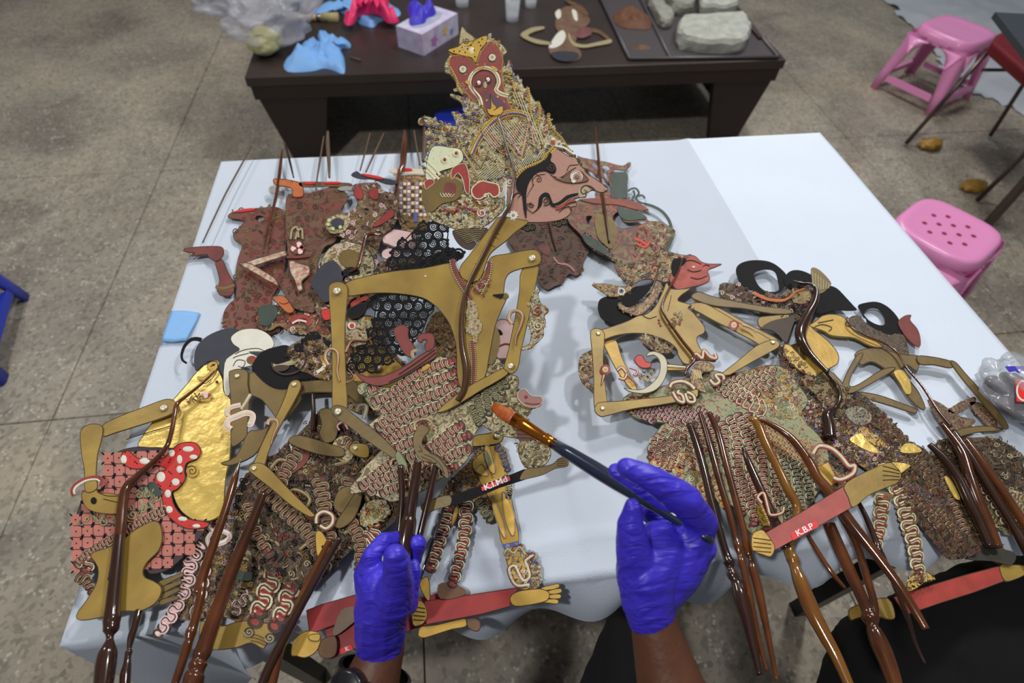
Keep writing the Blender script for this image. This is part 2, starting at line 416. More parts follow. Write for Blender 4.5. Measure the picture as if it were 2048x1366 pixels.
# ================================================================== the room: worn terrazzo slabs, pale wall base
def terrazzo():
    m = bpy.data.materials.new('worn_terrazzo'); m.use_nodes = True; nt = m.node_tree; N = nt.nodes; L = nt.links
    b = N['Principled BSDF']; b.inputs['Roughness'].default_value = .55
    ge = N.new('ShaderNodeNewGeometry')
    def noi(sc, d=4, dist=0.):
        n = N.new('ShaderNodeTexNoise'); n.inputs['Scale'].default_value = sc; n.inputs['Detail'].default_value = d; n.inputs['Distortion'].default_value = dist
        L.new(ge.outputs['Position'], n.inputs['Vector']); return n
    def ramp(src, stops):
        r = N.new('ShaderNodeValToRGB'); L.new(src, r.inputs[0]); e = r.color_ramp.elements
        while len(e) < len(stops): e.new(.5)
        for i, (p, c) in enumerate(stops): e[i].position = p; e[i].color = c
        return r.outputs[0]
    def mix(kind, f, a, c):
        x = N.new('ShaderNodeMixRGB'); x.blend_type = kind
        if isinstance(f, float): x.inputs[0].default_value = f
        else: L.new(f, x.inputs[0])
        L.new(a, x.inputs[1]); L.new(c, x.inputs[2]); return x.outputs[0]
    base = ramp(noi(2.2, 6, .6).outputs[0], [(.3, col(122, 116, 108, K)), (.5, col(154, 147, 134, K)), (.7, col(170, 160, 142, K))])
    v = N.new('ShaderNodeTexVoronoi'); v.inputs['Scale'].default_value = 95; L.new(ge.outputs['Position'], v.inputs['Vector'])
    chips = ramp(v.outputs['Color'], [(.0, (.36, .35, .34, 1)), (.5, (.95, .93, .9, 1)), (.8, (1.0, 1, 1, 1))])
    c = mix('MULTIPLY', .75, base, chips)
    v2 = N.new('ShaderNodeTexVoronoi'); v2.inputs['Scale'].default_value = 80; L.new(ge.outputs['Position'], v2.inputs['Vector'])
    lt = ramp(v2.outputs['Distance'], [(.26, (1, 1, 1, 1)), (.36, (0, 0, 0, 1))])
    w1 = ramp(noi(22, 3).outputs[0], [(.48, (0, 0, 0, 1)), (.6, (.6, .6, .6, 1))])
    f = mix('MULTIPLY', 1., lt, w1)
    rgb = N.new('ShaderNodeRGB'); rgb.outputs[0].default_value = col(205, 200, 188, K)
    c = mix('MIX', f, c, rgb.outputs[0])
    st = ramp(noi(1.3, 5, 1.2).outputs[0], [(.36, (.74, .71, .69, 1)), (.5, (1, 1, 1, 1))])
    c = mix('MULTIPLY', .7, c, st)
    L.new(c, b.inputs['Base Color'])
    bp = N.new('ShaderNodeBump'); bp.inputs['Strength'].default_value = .4; bp.inputs['Distance'].default_value = .004
    L.new(noi(40, 6).outputs[0], bp.inputs['Height']); L.new(bp.outputs[0], b.inputs['Normal'])
    return m
ter = terrazzo(); grout = mat('floor_grout', col(106, 100, 92), .8)
floor = box('floor', -4.5, -1.6, -.06, 7, 6, -.012, grout); floor['kind'] = 'structure'
me0 = None
for iy in range(-2, 5):
    for ix in range(-4, 7):
        x0 = -1.12 + 1.0 * ix + .0; y0 = .94 + 1.17 * iy
        if x0 < -4.4 or y0 > 5.2 or x0 > 6: continue
        if me0 is None:
            o = box('floor_slab', 0, 0, 0, .9975, 1.1675, .0125, ter, None, .0025); me0 = o.data
        else: o = bpy.data.objects.new('floor_slab', me0); C.objects.link(o)
        o.parent = floor; o.location = (x0, y0, -.0125 + random.uniform(-.0008, .0004))
ceil = box('ceiling', -4.5, -1.6, 3.3, 7, 6, 3.4, mat('ceiling_paint', col(200, 200, 200), .8)); ceil['kind'] = 'structure'
tag_wall = mat('wall_paint', col(206, 210, 214), .8)
# ------------------------------------------------------------------ white table
ply = mat('table_wood', col(120, 96, 70), .5)
TX0, TX1, TY0, TY1, TZ = -.403, .797, .161, .972, .75
t = empty('display_table', (.2, .56, 0), 'low wooden folding table hidden under the white cloth in front', 'table')
box('tabletop', TX0 + .003, TY0 + .003, TZ - .03, TX1 - .003, TY1 - .003, TZ - .004, ply, t, .003)
for sx in (TX0 + .06, TX1 - .06):
    for sy in (TY0 + .06, TY1 - .06): box('leg', sx - .015, sy - .015, 0, sx + .015, sy + .015, TZ - .03, mat('black_steel', col(30, 30, 32), .4, .6), t)
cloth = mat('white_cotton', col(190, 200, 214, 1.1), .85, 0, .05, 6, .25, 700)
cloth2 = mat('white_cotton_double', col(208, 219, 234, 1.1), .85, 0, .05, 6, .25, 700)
def cloth_mesh():
    nx, ny = 150, 110; v = []; f = []
    xs = np.linspace(TX0 - .003, TX1 + .003, nx)
    for j in range(ny + 1 + 22):
        for x in xs:
            if j <= ny:
                y = TY1 + .003 + (TY0 - TY1 - .006) * j / ny
                r = .0035 * math.exp(-((x - (.10 + .04 * (TY1 - y))) / .006) ** 2) * (y < .55)
                r += .0022 * math.exp(-((x - .505) / .012) ** 2) + (.0012 if x > .505 else 0)
                r += .003 * math.exp(-((y - .19 - .012 * math.sin(x * 9)) / .006) ** 2) * (x > 0)
                v.append((x, y, TZ + r + .0015 * noise.noise(Vector((x * 5, y * 5, 0)))))
            else:
                k = (j - ny) / 22
                u = (x - TX0) / (TX1 - TX0)
                drop = .035 + .36 * max(0, 1 - u / .13) ** .6 + .006 * math.sin(u * 13) + .03 * math.exp(-((u - .36) / .09) ** 2) + .012 * math.sin(u * 5)
                out = .012 * math.sin(u * 60) * k + .02 * k
                v.append((x, TY0 - .003 - out - .006 * math.sin(k * 3), TZ - .002 - drop * k))
    n2 = ny + 23
    for j in range(n2 - 1):
        for i in range(nx - 1): a = j * nx + i; f.append((a, a + nx, a + nx + 1, a + 1))
    # left, right and far hems
    def skirt(idx, dx, dy, dr):
        b = len(v)
        for k in range(1, 6):
            for i in idx:
                p = v[i]; w = .01 * math.sin((p[0] + p[1]) * 40) * k / 5
                v.append((p[0] + dx * (.006 + w * .3) * k / 5 - abs(dx) * 0, p[1] + dy * (.006 + w * .3) * k / 5, p[2] - dr * k / 5 - .001))
        n = len(idx)
        rows = [idx] + [list(range(b + (k - 1) * n, b + k * n)) for k in range(1, 6)]
        for r0, r1 in zip(rows, rows[1:]):
            for i in range(n - 1): f.append((r0[i], r0[i + 1], r1[i + 1], r1[i]))
    skirt([j * nx for j in range(ny + 1)], -1, 0, .2); skirt([j * nx + nx - 1 for j in range(ny + 1)], 1, 0, .2); skirt(list(range(nx)), 0, 1, .2)
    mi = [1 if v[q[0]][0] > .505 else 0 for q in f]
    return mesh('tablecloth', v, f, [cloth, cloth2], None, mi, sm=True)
tag(cloth_mesh(), 'white cotton cloth with pressed creases spread over the table in front', 'tablecloth')
# ------------------------------------------------------------------ dark low table behind
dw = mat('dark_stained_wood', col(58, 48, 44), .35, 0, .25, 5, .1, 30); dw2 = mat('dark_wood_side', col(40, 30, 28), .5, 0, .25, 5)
BZ = .38
lb = level(BZ)
c0 = lb.p(490, 150); c1 = lb.p(1578, 125)
t = empty('dark_low_table', (.35, 2.45, 0), 'long dark brown low wooden table standing behind the white table', 'table')
bx0, bx1, by0, by1 = c0.x, c1.x, (c0.y + c1.y) / 2, (c0.y + c1.y) / 2 + .98
box('tabletop', bx0, by0, BZ - .035, bx1, by1, BZ, dw, t, .004)
box('apron', bx0 + .01, by0 + .004, BZ - .085, bx1 - .01, by0 + .026, BZ - .035, dw2, t, .002)
box('apron', bx0 + .01, by1 - .026, BZ - .085, bx1 - .01, by1 - .004, BZ - .035, dw2, t, .002)
for sgn, xo in ((1, bx0 + .012), (-1, bx1 - .012)):
    for y0_, y1_ in ((by0 + .012, by0 + .05), (by1 - .05, by1 - .012)):
        q = [(xo, BZ - .036), (xo + sgn * .27, BZ - .036), (xo + sgn * .185, 0), (xo + sgn * .075, 0)]
        v = [(x, y0_, z) for x, z in q] + [(x, y1_, z) for x, z in q]
        mesh('leg_panel', v, [(0, 1, 2, 3), (7, 6, 5, 4), (0, 4, 5, 1), (1, 5, 6, 2), (2, 6, 7, 3), (3, 7, 4, 0)], dw2, t)
for x in (bx0 + .04, bx1 - .07): box('side_panel', x, by0 + .09, .04, x + .03, by1 - .09, BZ - .035, dw2, t, .002)
# ------------------------------------------------------------------ plastic stools
def stool(loc, rot, w, h, m, mi, label, hole=True, group=None, nm='plastic_stool'):
    t = empty(nm, loc, label, 'stool', group); c, s = math.cos(rot), math.sin(rot)
    tr = lambda x, y, z: (loc[0] + x * c - y * s, loc[1] + x * s + y * c, loc[2] + z)
    a = w / 2; b = w / 2 * 1.28
    def sq(r, k, n=40):
        out = []
        for i in range(n):
            q = 2 * math.pi * i / n; cc, ss = math.cos(q), math.sin(q); e = 2 / k
            out.append((r * math.copysign(abs(cc) ** e, cc), r * math.copysign(abs(ss) ** e, ss)))
        return out
    # seat dish
    rings = [(a * .4, h - .006), (a * .5, h - .006), (a * .8, h - .004), (a * .93, h), (a * 1.0, h - .006), (a * 1.03, h - .03), (a * 1.05, h - .05)]
    v = []; f = []
    for r, z in rings: v += [tr(x, y, z) for x, y in sq(max(r, .001), 4)]
    for i in range(len(rings) - 1):
        for k in range(40): k2 = (k + 1) % 40; f.append((i * 40 + k, i * 40 + k2, i * 40 + 40 + k2, i * 40 + 40 + k))
    f.append(tuple(range(40))[::-1])
    o = mesh('seat', v, f, m, t, sm=True)
    so = o.modifiers.new('s', 'SOLIDIFY'); so.thickness = .003
    if hole:
        v = []; f = []
        for iy in range(-3, 4):
            for ix in range(-3, 4):
                if (ix + iy) % 2 and abs(ix) + abs(iy) < 6:
                    n = len(v); x0, y0 = ix * a * .24, iy * a * .24
                    for q in range(8): v.append(tr(x0 + .008 * math.cos(q * .785), y0 + .008 * math.sin(q * .785), h - .0025))
                    f.append(tuple(range(n, n + 8)))
        o = mesh('seat_holes', v, f, mi, t); o['kind'] = 'stuff'
    # side panels with an arched opening, tapering legs
    for q in range(4):
        cq, sq_ = math.cos(q * math.pi / 2), math.sin(q * math.pi / 2)
        def P(u, z, off=0.):
            k = (h - z) / h; r = a * 1.03 + (b - a) * k + off; uu = u * r * .93; return tr(uu * cq - (r) * sq_, uu * sq_ + r * cq, z)
        v = []; f = []; n = 16
        outer = []; inner = []
        for i in range(n + 1):
            u = -1 + 2 * i / n
            outer.append((u, h - .045)); 
            z = .62 * h + .24 * h * math.sqrt(max(0, 1 - (u / .66) ** 2)) if abs(u) < .66 else None
            inner.append((max(-.66, min(.66, u)), z if z else .62 * h))
        for (u, z), (u2, z2) in zip(outer, inner): v.append(P(u, z)); v.append(P(u2, z2))
        for i in range(n): f.append((2 * i, 2 * i + 1, 2 * i + 3, 2 * i + 2))
        o = mesh('arched_side', v, f, m, t, sm=True); so = o.modifiers.new('s', 'SOLIDIFY'); so.thickness = .004
        v = [P(-.76, .17 * h), P(.76, .17 * h), P(.76, .25 * h), P(-.76, .25 * h), P(-.76, .17 * h, -.02), P(.76, .17 * h, -.02), P(.76, .25 * h, -.02), P(-.76, .25 * h, -.02)]
        mesh('rail', v, [(0, 1, 2, 3), (7, 6, 5, 4), (0, 4, 5, 1), (3, 2, 6, 7), (0, 3, 7, 4), (1, 5, 6, 2)], m, t)
    for q in range(4):
        v = []; f = []; cq, sq_ = math.cos(q * math.pi / 2), math.sin(q * math.pi / 2)
        secs = [(0, .15), (.3, .17), (.62, .23), (.8, .3), (h and .9, .34)]
        for zz, ww in secs:
            z = zz * h; r = (a * 1.03 + (b - a) * (1 - zz)); ww *= w
            pr = [(r - .012, r - ww), (r, r - ww), (r * 1.0, r - .018), (r - .005, r - .005), (r - .018, r), (r - ww, r), (r - ww, r - .012), (r - .016, r - .016)]
            for x, y in pr: v.append(tr(x * cq - y * sq_, x * sq_ + y * cq, z))
        for i in range(len(secs) - 1):
            for k in range(8): k2 = (k + 1) % 8; f.append((i * 8 + k, i * 8 + k2, i * 8 + 8 + k2, i * 8 + 8 + k))
        f.append(tuple(range(8))[::-1])
        mesh('leg', v, f, m, t, sm=True)
    return t
ppk = mat('pink_plastic', col(222, 142, 192, 1.1), .25, 0); pin = mat('deep_pink_plastic', col(150, 30, 70), .4)
bpl = mat('blue_plastic', col(46, 66, 190), .3)
q = level(.3).p(1893, 458)
stool((q.x + .01, q.y, 0), .55, .255, .3, ppk, pin, 'pink plastic stool beside the right edge of the white table, seat holes showing')
q = level(.3).p(1915, 62)
stool((q.x, q.y, 0), .45, .27, .31, ppk, pin, 'pink plastic stool farther back beside the dark chair', False)
q = level(.1).p(-165, 660)
stool((q.x, q.y, 0), .2, .30, .31, bpl, bpl, 'blue plastic stool cut by the left edge, one leg in view', False)
q = level(.2).p(922, 240)
stool((q.x, q.y, 0), .3, .19, .2, bpl, bpl, 'small blue plastic stool under the dark table behind the tall crown', False, nm='small_stool')
# ------------------------------------------------------------------ steel chair and what lies near it
steel = mat('dull_steel', col(96, 86, 80), .3, .8); maroon = mat('maroon_vinyl', col(110, 12, 26), .45)
ch = empty('steel_chair', (2.6, 2.1, 0), 'tubular steel chair with maroon padded seat at the right edge', 'chair')
def ptz(x, y, z): return level(z).p(x, y)
def stick(nm, a, b, r, m, par, seg=10): tube(nm, [tuple(a) + (r,), tuple((a + b) / 2) + (r,), tuple(b) + (r,)], m, par, seg)
A = ptz(1812, 287, .01); Bq = ptz(1985, 92, .42)
stick('leg', A, Bq, .009, steel, ch); stick('leg', ptz(1980, 272, .01), ptz(2110, 70, .42), .009, steel, ch)
stick('leg', ptz(1955, 400, .01), ptz(2130, 230, .42), .009, steel, ch); stick('stretcher', ptz(1965, 140, .33), ptz(2048, 140, .33), .007, steel, ch)
stick('seat_rail', Bq, ptz(2120, 190, .42), .01, steel, ch)
a = [ptz(x, y, .44) for x, y in ((1984, 84), (1996, 66), (2030, 50), (2110, 60), (2200, 120), (2150, 180), (2060, 150))]
v = [tuple(p) for p in a] + [(p.x, p.y, p.z - .045) for p in a]; n = len(a)
o = mesh('seat_pad', v, [tuple(range(n))[::-1], tuple(range(n, 2 * n))] + [(k, (k + 1) % n, n + (k + 1) % n, n + k) for k in range(n)], maroon, ch)
bv = o.modifiers.new('b', 'BEVEL'); bv.width = .012; bv.segments = 3
tb = empty('side_table', (3, 2.4, 0), 'slate grey table corner jutting in at the upper right edge', 'table')
a = [ptz(x, y, .62) for x, y in ((1990, 24), (2100, 30), (2240, 150), (2120, 190))]
v = [tuple(p) for p in a] + [(p.x, p.y, p.z - .02) for p in a]
mesh('tabletop', v, [(0, 1, 2, 3), (7, 6, 5, 4)] + [(k, k + 4, (k + 1) % 4 + 4, (k + 1) % 4) for k in range(4)], mat('slate_laminate', col(54, 62, 70), .35), tb)
p = a[2]; box('leg', p.x - .012, p.y - .012, 0, p.x + .012, p.y + .012, .6, steel, tb)
# crumpled white sheet and small litter on the floor
ws = mat('white_plastic_sheet', col(196, 202, 210), .5)
def sheet(name, px, z, m, amp, label, cat, n=26, th=0, sc=7):
    pl = level(z); P = [pl.p(*q) for q in px]; p2 = [(p.x, p.y) for p in P]; A = np.array(p2); x0, y0 = A.min(0); x1, y1 = A.max(0)
    v = []; f = []; idx = {}
    xs = np.linspace(x0, x1, n); ys = np.linspace(y0, y1, n); X, Y = np.meshgrid(xs, ys); ok = inside(p2, X, Y)
    for j in range(n):
        for i in range(n):
            if ok[j, i]:
                idx[(j, i)] = len(v); x, y = xs[i], ys[j]
                v.append((x, y, z + amp * abs(noise.noise(Vector((x * sc, y * sc, 3)))) * 2))
    for j in range(n - 1):
        for i in range(n - 1):
            q = [(j, i), (j, i + 1), (j + 1, i + 1), (j + 1, i)]
            if all(k in idx for k in q): f.append(tuple(idx[k] for k in q))
    o = mesh(name, v, f, m, None, sm=True); tag(o, label, cat); return o
sheet('plastic_sheet', g('P', '1752,-60 1760,0 1790,30 1822,60 1850,75 1870,140 1930,190 2000,210 2120,280 2300,100 2200,-80'), .002, ws, .02, 'crumpled white plastic sheet on the floor at the upper right', 'sheet', 60)
for (x, y, cc, lab) in ((1862, 288, col(170, 130, 50), 'yellow scrap in clear plastic by the front chair leg'), (1950, 372, col(150, 120, 50), 'small yellow scrap beside the rear chair leg')):
    bm = bmesh.new(); bmesh.ops.create_icosphere(bm, subdivisions=3, radius=1); c = level(.02).p(x, y)
    for q in bm.verts: q.co = Vector((q.co.x * .05, q.co.y * .035, q.co.z * .022)) * (1 + .5 * noise.noise(q.co * 2.2)) + c
    bm.verts.index_update(); v = [q.co.copy() for q in bm.verts]; f = [[q.index for q in p.verts] for p in bm.faces]; bm.free()
    tag(mesh('plastic_scrap', v, f, mat('scrap_yellow', cc, .4), None, sm=True), lab, 'scrap')
# ------------------------------------------------------------------ on the dark table
BT = level(BZ)
def blob(name, fr, x, y, rx, ry, hz, m, label, cat, seed=0, rough=.8, z=BZ, sub=4, rot=0., group=None, freq=1.6, parent=None, squash=1.):
    """crumpled lump: a sphere pushed about by folded noise"""
    (x, y), = g(fr, '%g,%g' % (x, y)); c = level(z).p(x, y); bm = bmesh.new(); bmesh.ops.create_icosphere(bm, subdivisions=sub, radius=1)
    cr, sr = math.cos(rot), math.sin(rot)
    for q in bm.verts:
        p = q.co.copy(); d = 1 + rough * (abs(noise.noise(p * freq + Vector((seed, 0, 0)))) * 1.6 - .35) + rough * .3 * (noise.noise(p * freq * 3.1 + Vector((0, seed, 0))))
        X, Y = p.x * rx * d, p.y * ry * d
        q.co = Vector((X * cr - Y * sr, X * sr + Y * cr, max(.001, (p.z * .5 + .5) * hz * (.7 + .5 * d) * squash))) + c
    bm.verts.index_update(); v = [q.co.copy() for q in bm.verts]; f = [[q.index for q in p.verts] for p in bm.faces]; bm.free()
    o = mesh(name, v, f, m, parent, sm=True)
    if label: tag(o, label, cat, group)
    return o
def rag(name, fr, pts, hz, m, label, cat, seed=0, z=BZ, n=46, fr2=26, parent=None):
    """crumpled cloth or glove: outlined heap with sharp folds, closed underneath"""
    P = smooth(g(fr, pts), True, 3); pl = level(z); W = [pl.p(q[0], q[1]) for q in P]; p2 = [(q.x, q.y) for q in W]; A = np.array(p2); cx, cy = A.mean(0)
    v = []; f = []; m_ = len(p2); R = 9
    for r in range(R + 1):
        k = 1 - r / R
        for x, y in p2:
            X = cx + (x - cx) * k; Y = cy + (y - cy) * k
            w = abs(noise.noise(Vector((X * fr2, Y * fr2, seed)))) * 1.5 + .35 * noise.noise(Vector((X * fr2 * 2.7, Y * fr2 * 2.7, seed)))
            v.append((X, Y, z + .001 + hz * (1 - k ** 3) ** .6 * (.45 + .9 * w)))
    for r in range(R):
        for k in range(m_): k2 = (k + 1) % m_; f.append((r * m_ + k, r * m_ + k2, r * m_ + m_ + k2, r * m_ + m_ + k))
    o = mesh(name, v, f, m, parent, sm=True)
    if label: tag(o, label, cat)
    return o
lb_ = mat('light_blue_nitrile', col(118, 168, 226, 1.1), .55); pkb = mat('hot_pink_rubber', col(226, 40, 104, 1.1), .45); vio = mat('violet_blue_nitrile', col(66, 54, 196, 1.15), .48, 0, .2, 30, .5, 60, detail=2)
rag('rubber_glove', 'X', '575,430 660,395 740,310 810,300 805,255 870,250 960,275 1020,290 1025,330 960,340 985,400 985,505 900,480 840,470 760,490 600,492', .05, lb_, 'crumpled light blue glove at the front edge of the dark table', 'glove', 3)
rag('rubber_glove', 'X', '740,110 830,45 960,40 980,0 1060,-10 1130,30 1200,60 1330,50 1370,100 1310,130 1230,150 1180,190 1090,165 1010,110 930,90 800,130', .035, lb_, 'light blue gloves heaped under the pink glove', 'glove', 8)
rag('rubber_glove', 'X', '985,130 1060,90 1120,0 1180,-30 1280,-10 1290,60 1310,110 1360,150 1280,160 1230,110 1150,100 1080,120 1050,165 1000,175', .075, pkb, 'bright pink rubber glove lying on the blue gloves', 'glove', 5, BZ + .022)
rag('blue_cloth', 'X', '620,-30 690,-30 700,0 650,10 615,0', .02, lb_, 'scrap of light blue cloth at the top edge of the photo', 'cloth', 2)
# glove box
gb = mat('printed_card_box', col(214, 216, 232), .5, 0, 0, 26, c2=col(196, 176, 214)); slot = mat('box_top_card', col(176, 184, 200), .5)
p0 = BT.p(848, 112); p1 = BT.p(797, 94); p2_ = BT.p(917, 68); dx = (p2_ - p0); dy = (p1 - p0)
bxr = empty('glove_box', p0, 'white printed card box with a violet glove pulled out of its top', 'box')
v = [p0, p0 + dx, p0 + dx + dy, p0 + dy]; h_ = .078; up = Vector((0, 0, h_))
mesh('carton', [q for q in v] + [q + up for q in v], [(0, 1, 2, 3)[::-1], (4, 5, 6, 7), (0, 1, 5, 4), (1, 2, 6, 5), (2, 3, 7, 6), (3, 0, 4, 7)], gb, bxr)
cm = p0 + dx * .5 + dy * .5 + up
vv = [cm + dx * .38 * math.cos(a) + dy * .28 * math.sin(a) + Vector((0, 0, .0015)) for a in [k * math.pi / 8 for k in range(16)]]
mesh('opening_panel', vv, [tuple(range(16))], slot, bxr)
for k, (u, w_, ss, cc) in enumerate(((.3, .4, .16, col(180, 120, 190)), (.62, .55, .14, col(226, 190, 120)), (.8, .35, .1, col(120, 150, 210)))):
    cpt = p0 + dx * u + up * w_; nn = dx.cross(up).normalized() * .0012
    if nn.y > 0: nn = -nn
    mesh('printed_flower', [cpt + nn + dx * ss * .5 * math.cos(a) * (1 + .3 * math.cos(5 * a)) + up * ss * 1.4 * math.sin(a) * (1 + .3 * math.cos(5 * a)) for a in [q * math.pi / 10 for q in range(20)]], [tuple(range(20))], mat('flower_print%d' % k, cc, .5), bxr)
rag('pulled_glove', 'X', '1415,50 1470,45 1500,70 1540,90 1610,80 1600,110 1550,130 1530,165 1440,178 1430,120', .05, vio, None, None, 4, BZ + h_, parent=None); bpy.data.objects['pulled_glove'].name = 'rubber_glove.005'
tag(bpy.data.objects['rubber_glove.005'], 'violet blue glove sticking out of the glove box', 'glove')
# brush with a wooden handle
def prof_rod(name, par, a, b, prof, m, seg=14):
    tube(name, [tuple(a.lerp(b, t)) + (r,) for t, r in prof], m, par, seg)
a = BT.p(592, 41, .012); b = BT.p(678, 42, .012)
br = empty('bristle_brush', a, 'pale wooden brush with cream bristles lying among the blue gloves', 'brush')
prof_rod('handle', br, a, a.lerp(b, .5), [(0, .006), (.3, .011), (.8, .012), (1, .014)], mat('pale_wood', col(212, 176, 108), .5), )
prof_rod('ferrule', br, a.lerp(b, .5), a.lerp(b, .62), [(0, .015), (1, .015)], mat('steel_ferrule', col(150, 150, 150), .3, .9))
prof_rod('bristles', br, a.lerp(b, .6), b, [(0, .016), (.5, .019), (1, .02)], mat('cream_bristles', col(170, 160, 112), .8))
a = BT.p(700, 117, .006); b = BT.p(722, 124, .006)
stk = empty('small_stick', a, 'thin brown stick beside the light blue glove', 'stick'); stick('shaft', a, b, .0035, twig, stk)
# knotted clear plastic bag
clear = mat('milky_plastic_film', col(200, 202, 212), .3, 0, 0, alpha=.36, bump=.9, bs=16)
clear2 = mat('clear_plastic_film', col(190, 196, 204), .15, 0, 0, alpha=.38, bump=.9, bs=22)
bg = empty('plastic_bag', BT.p(520, 110), 'milky plastic bag with pale yellow contents at the left end of the dark table', 'bag')
blob('bag_film', 'X', 540, 290, .16, .13, .15, clear, None, None, 2, .6, rot=.9, parent=bg)
blob('bag_film', 'X', 330, 110, .2, .13, .12, clear, None, None, 6, .7, rot=-.6, parent=bg)
blob('bag_film', 'X', 120, 80, .07, .09, .07, clear, None, None, 9, .7, rot=.2, parent=bg)
blob('bag_contents', 'X', 460, 360, .062, .075, .07, mat('pale_yellow_wadding', col(208, 204, 150), .8), None, None, 4, .15, parent=bg)
# glasses
glass = mat('clear_glass', (.85, .9, .95, 1), .04, 0, alpha=.3, spec=1.); water = mat('water', (.75, .8, .85, 1), .02, 0, alpha=.35)
def tumbler(fr, x, y, r, h, label):
    (x, y), = g(fr, '%g,%g' % (x, y)); c = BT.p(x, y); t = empty('drinking_glass', c, label, 'glass', 'glasses on the dark table')
    pr = [(.0, 0), (r * .8, 0), (r * .82, .004), (r, h), (r - .002, h), (r * .8 - .001, .008), (0, .008)]; v = []; f = []
    for rr, z in pr: v += [(c.x + max(rr, .0002) * math.cos(k * math.pi / 12), c.y + max(rr, .0002) * math.sin(k * math.pi / 12), c.z + z + .0005) for k in range(24)]
    for i in range(len(pr) - 1):
        for k in range(24): k2 = (k + 1) % 24; f.append((i * 24 + k, i * 24 + k2, i * 24 + 24 + k2, i * 24 + 24 + k))
    mesh('tumbler', v, f, glass, t, sm=True)
    tube('water', [(c.x, c.y, c.z + .01, r * .78), (c.x, c.y, c.z + .03, r * .82)], water, t, 24)
tumbler('Y', 146, 135, .032, .085, 'clear glass of water nearest the crown tip on the dark table')
tumbler('Y', 268, 45, .03, .08, 'clear glass set behind the nearest water glass')
tumbler('X', 1790, 40, .034, .085, 'clear glass by the glove box at the top edge')
# shallow tray with lumps of pale stone
tm = mat('grey_metal_tray', col(92, 88, 92), .4, .3); tm2 = mat('tray_bed', col(70, 64, 66), .6)
tr_ = empty('flat_tray', BT.p(1400, 60), 'grey rimmed tray at the right end of the dark table', 'tray')
def edge(a, b, r=.007):
    (x1, y1), = g('Y', a); (x2, y2), = g('Y', b); stick('tray_rim', BT.p(x1, y1, .008), BT.p(x2, y2, .008), r, tm, tr_, 6)
pts = [BT.p(*q) for q in g('Y', '720,-20 920,400 1900,390 1560,-20')]
mesh('tray_bed', [p + Vector((0, 0, z)) for z in (.001, .004) for p in pts], [(4, 5, 6, 7), (0, 3, 2, 1), (0, 1, 5, 4), (1, 2, 6, 5), (2, 3, 7, 6), (3, 0, 4, 7)], tm2, tr_)
edge('720,-20', '920,400'); edge('920,400', '1900,390'); edge('1900,390', '1560,-20'); edge('980,-20', '1190,400')
stone = mat('pale_grey_stone', col(158, 158, 148), .9, 0, .35, 30, .8, 60); stone2 = mat('white_stone', col(186, 188, 178), .9, 0, .3, 30, .8, 60)
def rock(pts, h, m, label, seed):
    P = smooth(g('Y', pts), True, 3); W = [BT.p(q[0], q[1], .005) for q in P]; c = sum(W, Vector()) / len(W); v = []; f = []; n = len(W)
    for (k, z) in ((.97, 0), (1.0, .25), (.99, .7), (.93, .95), (.8, 1.), (.5, 1.02), (.2, 1.0)):
        for w_ in W:
            q = c + (w_ - c) * k; e = noise.noise(Vector((q.x * 30, q.y * 30, z * 2 + seed))) * .012
            v.append((q.x + e, q.y + e * .6, q.z + h * z + (e * .8 if z > .5 else 0)))
    for r in range(6):
        for k in range(n): k2 = (k + 1) % n; f.append((r * n + k, r * n + k2, r * n + n + k2, r * n + n + k))
    f.append(tuple(6 * n + k for k in range(n))); f.append(tuple(range(n))[::-1])
    tag(mesh('stone_block', v, f, m, None), label, 'stone', 'stone blocks on the tray')
rock('1240,330 1330,350 1450,365 1640,365 1690,300 1700,230 1640,180 1400,190 1260,190 1220,260', .06, stone2, 'largest white stone block at the front of the tray', 1)
rock('1380,110 1500,125 1610,110 1600,40 1550,-30 1380,-30 1370,50', .055, stone2, 'white stone block behind the largest one', 2)
rock('1160,60 1210,110 1325,105 1335,40 1300,-30 1150,-30', .05, stone, 'grey stone block left of the white one at the top', 3)
rock('1060,90 1120,190 1180,200 1200,150 1130,70 1080,30 1040,10', .04, stone, 'brown grey narrow stone at the left of the blocks', 4)
# dark plinth stick on tray, leather scraps
rag('leather_scrap', 'Y', '820,100 900,50 1000,80 1060,130 1060,190 960,195 880,185 810,140', .03, mat('dull_orange_leather', col(112, 72, 46), .7, 0, .4, 40), 'orange brown leather scrap lying in the tray', 'scrap', 7, BZ + .005)
rag('leather_scrap', 'Y', '940,310 1000,300 1060,315 1050,335 960,335', .012, brown, 'small brown leather scrap at the tray corner', 'scrap', 9)
a = BT.p(*g('Y', '1560,20')[0], .01); b = BT.p(*g('Y', '1780,270')[0], .01)
st2 = empty('wooden_slat', a, 'dark red wooden slat lying beside the stone blocks', 'slat'); stick('slat', a, b, .009, mat('dark_red_wood', col(70, 40, 36), .5), st2, 4)
